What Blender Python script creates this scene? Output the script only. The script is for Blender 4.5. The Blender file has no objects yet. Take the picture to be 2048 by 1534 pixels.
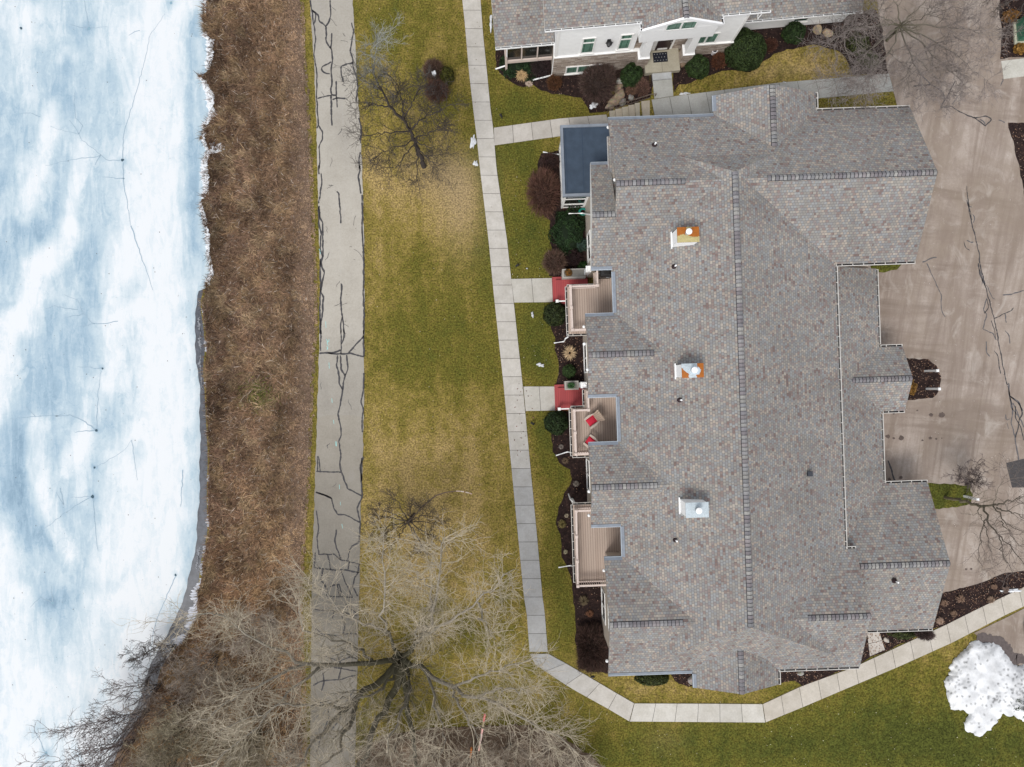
import bpy, math, random
import numpy as np
from mathutils import Vector, Matrix, geometry

SC = bpy.context.scene
COL = SC.collection
R = math.radians
random.seed(7)
RNG = np.random.default_rng(7)

# ------------------------------------------------------------------ camera, sky, sun, exposure
CAMH, F = 46.0, 1394.0            # drone height above the path, focal length in pixels of the 2048 px photo
cam = bpy.data.cameras.new('drone_camera')
cam.sensor_width = 36.0
cam.lens = F / 2048 * 36.0
cam.clip_start, cam.clip_end = 0.5, 5000
camo = bpy.data.objects.new('drone_camera', cam)
camo.location = (0, 0, CAMH)
COL.objects.link(camo)
SC.camera = camo

world = bpy.data.worlds.new('World')
SC.world = world
world.use_nodes = True
wn = world.node_tree
bg = wn.nodes['Background']
sky = wn.nodes.new('ShaderNodeTexSky')
sky.sky_type = 'NISHITA'
sky.sun_disc = False
SUN_EL, SUN_AZ = R(60), R(208)     # azimuth of the veiled sun, measured clockwise from the top of the picture
sky.sun_elevation = SUN_EL
sky.sun_rotation = SUN_AZ
hs = wn.nodes.new('ShaderNodeHueSaturation')
hs.inputs['Saturation'].default_value = 0.22
wn.links.new(sky.outputs[0], hs.inputs['Color'])
wn.links.new(hs.outputs[0], bg.inputs['Color'])
bg.inputs['Strength'].default_value = 0.125
sl = bpy.data.lights.new('sun', 'SUN')
sl.energy = 1.3
sl.angle = R(20)
sl.color = (1.0, 0.96, 0.9)
so = bpy.data.objects.new('sun', sl)
COL.objects.link(so)
sd = Vector((math.sin(SUN_AZ) * math.cos(SUN_EL), math.cos(SUN_AZ) * math.cos(SUN_EL), math.sin(SUN_EL)))
so.rotation_euler = sd.to_track_quat('Z', 'Y').to_euler()
so.location = (-20, -20, 60)
SC.view_settings.view_transform = 'Standard'
SC.view_settings.look = 'None'
SC.view_settings.gamma = 1
SC.view_settings.use_curve_mapping = False
SC.view_settings.exposure = 0.72
SC.render.engine = 'CYCLES'
SC.cycles.max_bounces = 5
SC.cycles.use_denoising = True

# ------------------------------------------------------------------ placing: photo pixels -> metres
def P(px, py, z):
    k = (CAMH - z) / F
    return Vector(((px - 1024) * k, -(py - 767) * k, z))

def sstep(a, b, x):
    t = min(1.0, max(0.0, (x - a) / (b - a)))
    return t * t * (3 - 2 * t)

SHORE = [(409,-400),(409,0),(407,38),(410,70),(424,79),(422,117),(416,141),(398,155),(410,164),(424,190),(424,217),(430,229),(410,249),(405,279),
         (416,305),(410,322),(413,352),(413,378),(400,410),(407,425),(410,450),(416,473),(415,509),(424,544),(415,567),(407,608),(413,655),
         (416,693),(412,731),(415,787),(418,846),(422,909),(419,991),(421,1061),(410,1114),(405,1155),(397,1187),(397,1228),(384,1258),
         (367,1283),(345,1305),(325,1335),(312,1380),(285,1430),(252,1480),(225,1534),(200,1620),(150,1750),(60,1950),(-60,2150)]
def lerp_y(tab, y):
    if y <= tab[0][1]: return tab[0][0]
    for (x0, y0), (x1, y1) in zip(tab, tab[1:]):
        if y <= y1:
            return x0 + (x1 - x0) * (y - y0) / max(1e-6, y1 - y0)
    return tab[-1][0]

def H(px, py):
    """ground height at a ground pixel"""
    xs = lerp_y(SHORE, py) - 6
    z = -0.95 * (1 - sstep(xs - 15, 560, px)) - 0.5 * (1 - sstep(xs - 70, xs + 4, px))
    t = sstep(300, 1200, py)
    z += 1.3 * sstep(1222 - 20 * t, 1300 + 450 * t, px)
    return z

def G(px, py, off=0.0):
    z = H(px, py)
    return P(px, py, z + off)

class Frame:
    """a house's own axes: x to the right, y up the picture, turned by rot degrees"""
    def __init__(s, rot):
        s.rot = R(rot); s.c, s.s = math.cos(s.rot), math.sin(s.rot)
    def L(s, px, py, z):
        p = P(px, py, z)
        return (p.x * s.c + p.y * s.s, -p.x * s.s + p.y * s.c)
    def W(s, x, y, z=0):
        return Vector((x * s.c - y * s.s, x * s.s + y * s.c, z))

# ------------------------------------------------------------------ materials
MATS = {}
def nodes_of(name):
    m = bpy.data.materials.new(name); m.use_nodes = True
    nt = m.node_tree
    b = nt.nodes['Principled BSDF']
    return m, nt, b

def nn(nt, typ, **kw):
    n = nt.nodes.new(typ)
    for k, v in kw.items():
        if k.startswith('i_'):
            key = k[2:].replace('_', ' ')
            n.inputs[key].default_value = v
        else:
            setattr(n, k, v)
    return n

def noise(nt, vec, scale, detail=3, rough=0.6, dist=0.0):
    n = nn(nt, 'ShaderNodeTexNoise')
    n.inputs['Scale'].default_value = scale
    n.inputs['Detail'].default_value = detail
    n.inputs['Roughness'].default_value = rough
    n.inputs['Distortion'].default_value = dist
    if vec is not None: nt.links.new(vec, n.inputs['Vector'])
    return n.outputs['Fac']

def ramp(nt, fac, stops, interp='LINEAR'):
    r = nn(nt, 'ShaderNodeValToRGB')
    r.color_ramp.interpolation = interp
    el = r.color_ramp.elements
    while len(el) < len(stops): el.new(0.5)
    for e, (p, c) in zip(el, stops):
        e.position = p
        e.color = (c[0], c[1], c[2], 1) if not isinstance(c, (int, float)) else (c, c, c, 1)
    nt.links.new(fac, r.inputs['Fac'])
    return r.outputs['Color']

def math_(nt, op, a, b=None):
    n = nn(nt, 'ShaderNodeMath', operation=op)
    for i, v in enumerate((a, b)):
        if v is None: continue
        if isinstance(v, (int, float)): n.inputs[i].default_value = v
        else: nt.links.new(v, n.inputs[i])
    return n.outputs[0]

def mixc(nt, mode, fac, a, b):
    n = nn(nt, 'ShaderNodeMix', data_type='RGBA', blend_type=mode)
    for idx, v in ((0, fac), (6, a), (7, b)):
        if isinstance(v, (int, float)) and idx == 0: n.inputs[0].default_value = v
        elif isinstance(v, (tuple, list)): n.inputs[idx].default_value = (v[0], v[1], v[2], 1)
        else: nt.links.new(v, n.inputs[idx])
    return n.outputs[2]

def bump(nt, b, height, strength=0.3, dist=0.02):
    n = nn(nt, 'ShaderNodeBump')
    n.inputs['Strength'].default_value = strength
    n.inputs['Distance'].default_value = dist
    nt.links.new(height, n.inputs['Height'])
    nt.links.new(n.outputs[0], b.inputs['Normal'])

def wpos(nt):
    return nn(nt, 'ShaderNodeNewGeometry').outputs['Position']

def mat_plain(name, col, rough=0.6, var=0.12, scale=6.0, metal=0.0, spec=0.35):
    if name in MATS: return MATS[name]
    m, nt, b = nodes_of(name)
    p = wpos(nt)
    n1 = noise(nt, p, scale, 4)
    lo = [max(0, c * (1 - var)) for c in col]; hi = [min(1, c * (1 + var)) for c in col]
    c = ramp(nt, n1, [(0.3, lo), (0.7, hi)])
    nt.links.new(c, b.inputs['Base Color'])
    b.inputs['Roughness'].default_value = rough
    b.inputs['Metallic'].default_value = metal
    b.inputs['Specular IOR Level'].default_value = spec
    MATS[name] = m
    return m

def mat_attr(name, rough=0.8, var=0.15, scale=8.0, spec=0.2, transl=0.0):
    """base colour from the mesh's own colour layer, with a little grain"""
    if name in MATS: return MATS[name]
    m, nt, b = nodes_of(name)
    a = nn(nt, 'ShaderNodeAttribute', attribute_name='Col')
    n1 = noise(nt, wpos(nt), scale, 3)
    g = ramp(nt, n1, [(0.25, 1 - var), (0.75, 1 + var)])
    c = mixc(nt, 'MULTIPLY', 1.0, a.outputs['Color'], g)
    nt.links.new(c, b.inputs['Base Color'])
    b.inputs['Roughness'].default_value = rough
    b.inputs['Specular IOR Level'].default_value = spec
    MATS[name] = m
    return m

def mat_shingle():
    m, nt, b = nodes_of('asphalt_shingles')
    uv = nn(nt, 'ShaderNodeUVMap').outputs[0]
    def bricks(w, h, off, mort):
        t = nn(nt, 'ShaderNodeTexBrick', offset=off, offset_frequency=2, squash=1.0)
        t.inputs['Scale'].default_value = 1.0
        t.inputs['Brick Width'].default_value = w
        t.inputs['Row Height'].default_value = h
        t.inputs['Mortar Size'].default_value = mort
        t.inputs['Mortar Smooth'].default_value = 0.15
        t.inputs['Bias'].default_value = 0.0
        t.inputs['Color1'].default_value = (0, 0, 0, 1)
        t.inputs['Color2'].default_value = (1, 1, 1, 1)
        t.inputs['Mortar'].default_value = (0.5, 0.5, 0.5, 1)
        nt.links.new(uv, t.inputs['Vector'])
        return t
    t = bricks(0.175, 0.145, 0.43, 0.009)
    t2 = bricks(0.31, 0.145, 0.31, 0.0)
    mx = mixc(nt, 'MIX', 0.22, t.outputs['Color'], t2.outputs['Color'])
    c = ramp(nt, mx, [(0.0, (0.175, 0.132, 0.126)), (0.09, (0.22, 0.178, 0.168)), (0.20, (0.235, 0.23, 0.222)), (0.36, (0.218, 0.224, 0.235)),
                      (0.48, (0.275, 0.268, 0.252)), (0.58, (0.25, 0.262, 0.272)), (0.69, (0.31, 0.275, 0.245)), (0.78, (0.225, 0.20, 0.20)),
                      (0.88, (0.335, 0.31, 0.28))], 'CONSTANT')
    gr = noise(nt, wpos(nt), 40, 3, 0.7)
    c = mixc(nt, 'MULTIPLY', 1.0, c, ramp(nt, gr, [(0.25, 0.8), (0.75, 1.18)]))
    wv = noise(nt, wpos(nt), 0.35, 4, 0.6)
    c = mixc(nt, 'MULTIPLY', 1.0, c, ramp(nt, wv, [(0.3, (0.96, 0.93, 0.90)), (0.7, (1.13, 1.10, 1.06))]))
    sp_ = nn(nt, 'ShaderNodeMapping'); sp_.inputs['Scale'].default_value = (0.5, 0.09, 1); nt.links.new(uv, sp_.inputs['Vector'])
    st_ = noise(nt, sp_.outputs[0], 1.6, 4, 0.65)      # faint run-off streaks down the slope
    c = mixc(nt, 'MULTIPLY', 1.0, c, ramp(nt, st_, [(0.32, (0.90, 0.89, 0.88)), (0.62, (1.03, 1.03, 1.03))]))
    c = mixc(nt, 'MIX', math_(nt, 'MULTIPLY', t.outputs['Fac'], 0.6), c, (0.06, 0.056, 0.06))
    nt.links.new(c, b.inputs['Base Color'])
    b.inputs['Roughness'].default_value = 0.92
    b.inputs['Specular IOR Level'].default_value = 0.15
    hgt = math_(nt, 'SUBTRACT', mx, math_(nt, 'MULTIPLY', t.outputs['Fac'], 1.2))
    bump(nt, b, hgt, 0.5, 0.02)
    return m

def mat_brick(name, w, h, mort, stops, mcol, rough=0.8, bs=0.5):
    m, nt, b = nodes_of(name)
    uv = nn(nt, 'ShaderNodeUVMap').outputs[0]
    t = nn(nt, 'ShaderNodeTexBrick', offset=0.37, offset_frequency=2)
    t.inputs['Scale'].default_value = 1.0
    t.inputs['Brick Width'].default_value = w
    t.inputs['Row Height'].default_value = h
    t.inputs['Mortar Size'].default_value = mort
    t.inputs['Color1'].default_value = (0, 0, 0, 1); t.inputs['Color2'].default_value = (1, 1, 1, 1)
    nt.links.new(uv, t.inputs['Vector'])
    c = ramp(nt, t.outputs['Color'], stops)
    gr = noise(nt, wpos(nt), 18, 4, 0.7)
    c = mixc(nt, 'MULTIPLY', 1.0, c, ramp(nt, gr, [(0.25, 0.75), (0.75, 1.2)]))
    c = mixc(nt, 'MIX', t.outputs['Fac'], c, mcol)
    nt.links.new(c, b.inputs['Base Color'])
    b.inputs['Roughness'].default_value = rough
    bump(nt, b, math_(nt, 'SUBTRACT', t.outputs['Color'], t.outputs['Fac']), bs, 0.02)
    return m

def mat_siding(name, col, lap=0.16):
    m, nt, b = nodes_of(name)
    p = wpos(nt)
    sep = nn(nt, 'ShaderNodeSeparateXYZ'); nt.links.new(p, sep.inputs[0])
    fr = math_(nt, 'FRACT', math_(nt, 'DIVIDE', sep.outputs['Z'], lap))
    n1 = noise(nt, p, 3, 4)
    c = ramp(nt, n1, [(0.3, [v * 0.95 for v in col]), (0.7, [min(1, v * 1.03) for v in col])])
    line = math_(nt, 'LESS_THAN', fr, 0.08)
    c = mixc(nt, 'MIX', math_(nt, 'MULTIPLY', line, 0.4), c, [v * 0.5 for v in col])
    nt.links.new(c, b.inputs['Base Color'])
    b.inputs['Roughness'].default_value = 0.55
    bump(nt, b, math_(nt, 'SUBTRACT', 1.0, fr), 0.4, 0.02)
    return m

def mat_lawn():
    m, nt, b = nodes_of('lawn_grass')
    p = wpos(nt)
    a = nn(nt, 'ShaderNodeAttribute', attribute_name='Col')
    sep = nn(nt, 'ShaderNodeSeparateColor'); nt.links.new(a.outputs['Color'], sep.inputs[0])
    mp = nn(nt, 'ShaderNodeMapping'); mp.inputs['Scale'].default_value = (1.25, 0.75, 1)
    nt.links.new(p, mp.inputs['Vector'])
    n1 = noise(nt, mp.outputs[0], 0.55, 5, 0.65, 0.3)
    n2 = noise(nt, p, 2.0, 5, 0.7)
    n3 = noise(nt, p, 5.0, 3, 0.7)
    n4 = noise(nt, p, 9.5, 2, 0.6)
    t = math_(nt, 'ADD', sep.outputs[0], math_(nt, 'MULTIPLY', math_(nt, 'SUBTRACT', n1, 0.5), 0.9))
    t = math_(nt, 'ADD', t, math_(nt, 'MULTIPLY', math_(nt, 'SUBTRACT', n2, 0.5), 0.75))
    t = math_(nt, 'ADD', t, math_(nt, 'MULTIPLY', math_(nt, 'SUBTRACT', n3, 0.5), 0.6))
    c = ramp(nt, t, [(0.0, (0.36, 0.26, 0.105)), (0.28, (0.232, 0.178, 0.047)), (0.5, (0.138, 0.119, 0.023)), (0.75, (0.105, 0.102, 0.019)), (1.0, (0.068, 0.076, 0.015))])
    c = mixc(nt, 'MULTIPLY', 1.0, c, ramp(nt, n4, [(0.30, 0.42), (0.5, 0.95), (0.72, 1.55)]))
    c = mixc(nt, 'MULTIPLY', 1.0, c, ramp(nt, n3, [(0.3, 0.66), (0.65, 1.15)]))
    c = mixc(nt, 'MIX', sep.outputs[1], c, mixc(nt, 'MULTIPLY', 1.0, (0.33, 0.25, 0.155), ramp(nt, n4, [(0.3, 0.5), (0.72, 1.3)])))
    nt.links.new(c, b.inputs['Base Color'])
    b.inputs['Roughness'].default_value = 0.95
    b.inputs['Specular IOR Level'].default_value = 0.1
    bump(nt, b, n4, 0.9, 0.05)
    return m

def mat_ground(name, stops, s1, s2, bs=0.6, stain=None, rough=0.95, tone=False):
    """mulch, litter, asphalt: two scales of grain"""
    m, nt, b = nodes_of(name)
    p = wpos(nt)
    n1 = noise(nt, p, s1, 5, 0.7)
    n2 = noise(nt, p, s2, 4, 0.8)
    t = math_(nt, 'ADD', math_(nt, 'MULTIPLY', n1, 0.5), math_(nt, 'MULTIPLY', n2, 0.5))
    c = ramp(nt, t, stops)
    if stain:
        for (sc, mapsc, lo, hi, col, amt, rot, gate) in [tuple(q) + (0, 0)[len(q) - 6:] for q in stain]:
            mr = nn(nt, 'ShaderNodeMapping'); mr.inputs['Rotation'].default_value = (0, 0, R(rot)); nt.links.new(p, mr.inputs['Vector'])
            mp = nn(nt, 'ShaderNodeMapping'); mp.inputs['Scale'].default_value = mapsc
            nt.links.new(mr.outputs[0], mp.inputs['Vector'])
            k = noise(nt, mp.outputs[0], sc, 5, 0.65, 0.8)
            f = ramp(nt, k, [(lo, 0.0), (hi, amt)])
            if gate:
                gm = nn(nt, 'ShaderNodeMapping'); gm.inputs['Location'].default_value = (gate * 7.3, gate * 3.1, 0); nt.links.new(p, gm.inputs['Vector'])
                f = math_(nt, 'MULTIPLY', f, ramp(nt, noise(nt, gm.outputs[0], 0.16, 3, 0.5), [(0.36, 0.0), (0.52, 1.0)]))
            c = mixc(nt, 'MIX', f, c, col)
    if tone:
        a = nn(nt, 'ShaderNodeAttribute', attribute_name='Col')
        c = mixc(nt, 'MULTIPLY', 1.0, c, a.outputs['Color'])
    nt.links.new(c, b.inputs['Base Color'])
    b.inputs['Roughness'].default_value = rough
    b.inputs['Specular IOR Level'].default_value = 0.2
    bump(nt, b, n2, bs, 0.03)
    return m

def mat_ice():
    m, nt, b = nodes_of('pond_ice')
    p = wpos(nt)
    a = nn(nt, 'ShaderNodeAttribute', attribute_name='Col')
    sep = nn(nt, 'ShaderNodeSeparateColor'); nt.links.new(a.outputs['Color'], sep.inputs[0])
    def amap(sc, rot):
        q = nn(nt, 'ShaderNodeMapping'); q.inputs['Scale'].default_value = (*sc, 1); q.inputs['Rotation'].default_value = (0, 0, R(rot))
        nt.links.new(p, q.inputs['Vector']); return q.outputs[0]
    n1 = noise(nt, amap((1.3, 0.45), -14), 0.42, 7, 0.62, 1.2)
    nS = noise(nt, amap((2.4, 0.32), -16), 0.9, 6, 0.68, 0.5)
    n2 = noise(nt, p, 2.2, 6, 0.75, 0.3)
    n3 = noise(nt, p, 8, 3, 0.8)
    t = sep.outputs[0]
    for nz, am in ((n1, 0.50), (nS, 0.42), (n2, 0.34), (n3, 0.24)):
        t = math_(nt, 'ADD', t, math_(nt, 'MULTIPLY', math_(nt, 'SUBTRACT', nz, 0.5), am))
    dr = noise(nt, amap((1.5, 0.38), -13), 0.55, 8, 0.58, 1.6)
    t = math_(nt, 'ADD', t, ramp(nt, dr, [(0.475, -0.10), (0.525, 0.12)]))
    dr2 = noise(nt, amap((1.2, 0.6), -20), 1.3, 7, 0.6, 1.0)
    t = math_(nt, 'ADD', t, ramp(nt, dr2, [(0.50, 0.0), (0.54, 0.07)]))
    vo = nn(nt, 'ShaderNodeTexVoronoi', feature='DISTANCE_TO_EDGE'); vo.inputs['Scale'].default_value = 0.22
    wv = nn(nt, 'ShaderNodeTexNoise'); wv.inputs['Scale'].default_value = 0.7; wv.inputs['Detail'].default_value = 5; nt.links.new(p, wv.inputs['Vector'])
    va = nn(nt, 'ShaderNodeVectorMath', operation='SCALE'); va.inputs['Scale'].default_value = 3.2; nt.links.new(wv.outputs['Color'], va.inputs[0])
    vb = nn(nt, 'ShaderNodeVectorMath', operation='ADD'); nt.links.new(p, vb.inputs[0]); nt.links.new(va.outputs[0], vb.inputs[1])
    nt.links.new(vb.outputs[0], vo.inputs['Vector'])
    t = math_(nt, 'SUBTRACT', t, math_(nt, 'MULTIPLY', math_(nt, 'LESS_THAN', vo.outputs['Distance'], 0.008), 0.07))
    c = ramp(nt, t, [(0.0, (0.185, 0.285, 0.375)), (0.3, (0.295, 0.405, 0.495)), (0.56, (0.42, 0.515, 0.575)), (0.84, (0.575, 0.63, 0.665)), (1.05, (0.655, 0.68, 0.70))])
    c = mixc(nt, 'MIX', sep.outputs[1], c, (0.07, 0.085, 0.10))
    nt.links.new(c, b.inputs['Base Color'])
    b.inputs['Roughness'].default_value = 0.6
    b.inputs['Specular IOR Level'].default_value = 0.25
    bump(nt, b, n2, 0.12, 0.03)
    return m

def mat_concrete():
    m, nt, b = nodes_of('concrete')
    p = wpos(nt)
    a = nn(nt, 'ShaderNodeAttribute', attribute_name='Col')
    n1 = noise(nt, p, 1.3, 5, 0.65)
    n2 = noise(nt, p, 9, 4, 0.8)
    c = mixc(nt, 'MULTIPLY', 1.0, a.outputs['Color'], ramp(nt, n1, [(0.3, (0.86, 0.85, 0.82)), (0.65, (1.05, 1.05, 1.05))]))
    c = mixc(nt, 'MULTIPLY', 1.0, c, ramp(nt, n2, [(0.28, 0.86), (0.7, 1.08)]))
    nt.links.new(c, b.inputs['Base Color'])
    b.inputs['Roughness'].default_value = 0.9
    bump(nt, b, n2, 0.2, 0.01)
    return m

def mat_boards(name, c1, c2, width, axis, gapc, rot=2.0):
    m, nt, b = nodes_of(name)
    p = wpos(nt)
    mp = nn(nt, 'ShaderNodeMapping'); mp.inputs['Rotation'].default_value = (0, 0, R(-rot))
    nt.links.new(p, mp.inputs['Vector'])
    sep = nn(nt, 'ShaderNodeSeparateXYZ'); nt.links.new(mp.outputs[0], sep.inputs[0])
    q = math_(nt, 'DIVIDE', sep.outputs[axis], width)
    fr = math_(nt, 'FRACT', q)
    wn_ = nn(nt, 'ShaderNodeTexWhiteNoise', noise_dimensions='1D'); nt.links.new(math_(nt, 'FLOOR', q), wn_.inputs['W'])
    n1 = noise(nt, p, 7, 4, 0.7)
    f = math_(nt, 'ADD', math_(nt, 'MULTIPLY', wn_.outputs[0], 0.6), math_(nt, 'MULTIPLY', n1, 0.4))
    c = ramp(nt, f, [(0.15, c1), (0.85, c2)])
    g = math_(nt, 'LESS_THAN', fr, 0.11)
    c = mixc(nt, 'MIX', g, c, gapc)
    nt.links.new(c, b.inputs['Base Color'])
    b.inputs['Roughness'].default_value = 0.7
    return m

M_SH = mat_shingle()
M_LAWN = mat_lawn()
M_ICE = mat_ice()
M_CONC = mat_concrete()
M_TRIM = mat_plain('white_trim_paint', (0.80, 0.79, 0.77), 0.5, 0.04)
M_WSID = mat_siding('white_lap_siding', (0.87, 0.87, 0.865))
M_TSID = mat_siding('tan_lap_siding', (0.44, 0.38, 0.32))
M_STONE = mat_brick('stacked_ledge_stone', 0.42, 0.085, 0.006, [(0.0, (0.22, 0.17, 0.14)), (0.35, (0.36, 0.29, 0.24)), (0.65, (0.46, 0.38, 0.32)), (1.0, (0.60, 0.53, 0.47))], (0.16, 0.13, 0.11))
M_ATTR = mat_attr('tinted_surface')
M_LEAF = mat_attr('leaf_surface', 0.7, 0.25, 14)
M_TWIG = mat_attr('twig_bark', 0.9, 0.2, 5)
M_DARK = mat_plain('dark_void', (0.02, 0.02, 0.022), 0.8, 0.2)
M_FLASH = mat_plain('blue_grey_metal_edge', (0.195, 0.22, 0.258), 0.6, 0.15, 2.5, 0.0)
M_MEMB = mat_plain('slate_blue_membrane', (0.047, 0.066, 0.095), 0.9, 0.14, 2.2, 0.0, 0.15)
M_GLASS = mat_plain('green_tinted_glass', (0.12, 0.225, 0.17), 0.12, 0.35, 1.5, 0.0, 0.6)
M_DGLASS = mat_plain('dark_glass', (0.022, 0.022, 0.02), 0.1, 0.3, 1.5, 0.0, 0.6)
M_RAIL = mat_plain('beige_rail', (0.62, 0.52, 0.47), 0.6, 0.06)
M_WPAINT = mat_plain('white_paint', (0.84, 0.84, 0.84), 0.45, 0.03)
M_SNOW = mat_plain('old_snow', (0.66, 0.675, 0.70), 0.7, 0.10, 5)
M_RAKE = mat_plain('weathered_grey_trim', (.24,.225,.215), .7, .15)
M_BLACK = mat_plain('black_metal', (0.015, 0.015, 0.016), 0.45, 0.2)
M_ASPH = mat_ground('pale_asphalt', [(0.3, (0.345, 0.315, 0.27)), (0.5, (0.425, 0.395, 0.345)), (0.72, (0.50, 0.47, 0.42))], 0.5, 9, 0.35,
                    [(0.25, (1.2, 0.35, 1), 0.52, 0.75, (0.30, 0.28, 0.26), 0.5), (0.9, (2.5, 0.25, 1), 0.6, 0.8, (0.47, 0.45, 0.43), 0.5)], tone=True)
M_DRIVE = mat_ground('pinkish_asphalt', [(0.3, (0.285, 0.235, 0.198)), (0.5, (0.36, 0.304, 0.264)), (0.72, (0.45, 0.395, 0.355))], 0.4, 9, 0.35,
                     [(0.40, (2.4, 0.16, 1), 0.42, 0.60, (0.20, 0.155, 0.125), 0.75, 9, 0), (0.50, (0.22, 1.9, 1), 0.44, 0.62, (0.175, 0.135, 0.108), 0.7, 5, 2), (0.22, (1, 1, 1), 0.42, 0.60, (0.25, 0.20, 0.158), 0.65), (1.3, (1, 0.8, 1), 0.48, 0.64, (0.235, 0.185, 0.155), 0.5), (0.8, (1, 0.7, 1), 0.56, 0.7, (0.44, 0.395, 0.355), 0.55), (6.0, (1, 1, 1), 0.66, 0.74, (0.50, 0.45, 0.41), 0.7)])
M_SEAL = mat_plain('black_crack_sealant', (0.045, 0.043, 0.047), 0.6, 0.2, 9)
M_MULCH = mat_ground('dark_bark_mulch', [(0.33, (0.006, 0.004, 0.004)), (0.5, (0.021, 0.012, 0.011)), (0.62, (0.048, 0.027, 0.022)), (0.74, (0.14, 0.088, 0.066))], 4, 10, 1.0)
M_BANK = mat_ground('dead_grass_thatch', [(0.3, (0.055, 0.035, 0.025)), (0.48, (0.13, 0.085, 0.06)), (0.6, (0.20, 0.14, 0.10)), (0.75, (0.33, 0.25, 0.18))], 1.1, 9, 1.0)
M_LITTER = mat_ground('leaf_litter', [(0.3, (0.05, 0.035, 0.025)), (0.5, (0.13, 0.09, 0.062)), (0.68, (0.25, 0.18, 0.125))], 2.0, 9, 1.0)
M_WATER = mat_plain('dark_open_water', (0.085, 0.09, 0.105), 0.25, 0.3, 3, 0, 0.4)
M_DECK = mat_boards('tan_deck_boards', (0.36, 0.275, 0.225), (0.45, 0.36, 0.30), 0.145, 0, (0.10, 0.075, 0.062))
M_RED = mat_boards('red_painted_boards', (0.30, 0.04, 0.045), (0.38, 0.06, 0.06), 0.12, 0, (0.17, 0.022, 0.022))

# ------------------------------------------------------------------ mesh building
def link(name, me, mats, parent=None, loc=(0, 0, 0), rotz=0.0):
    for m in mats: me.materials.append(m)
    o = bpy.data.objects.new(name, me)
    COL.objects.link(o)
    o.location = loc
    o.rotation_euler = (0, 0, rotz)
    if parent is not None: o.parent = parent
    return o

def tag(o, label=None, cat=None, group=None, kind=None):
    if label: o['label'] = label
    if cat: o['category'] = cat
    if group: o['group'] = group
    if kind: o['kind'] = kind
    return o

def thing(name, label, cat, loc, rotz=0.0, group=None):
    o = bpy.data.objects.new(name, None)
    COL.objects.link(o)
    o.location = loc; o.rotation_euler = (0, 0, rotz)
    o.empty_display_size = 0.2
    return tag(o, label, cat, group)

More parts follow.
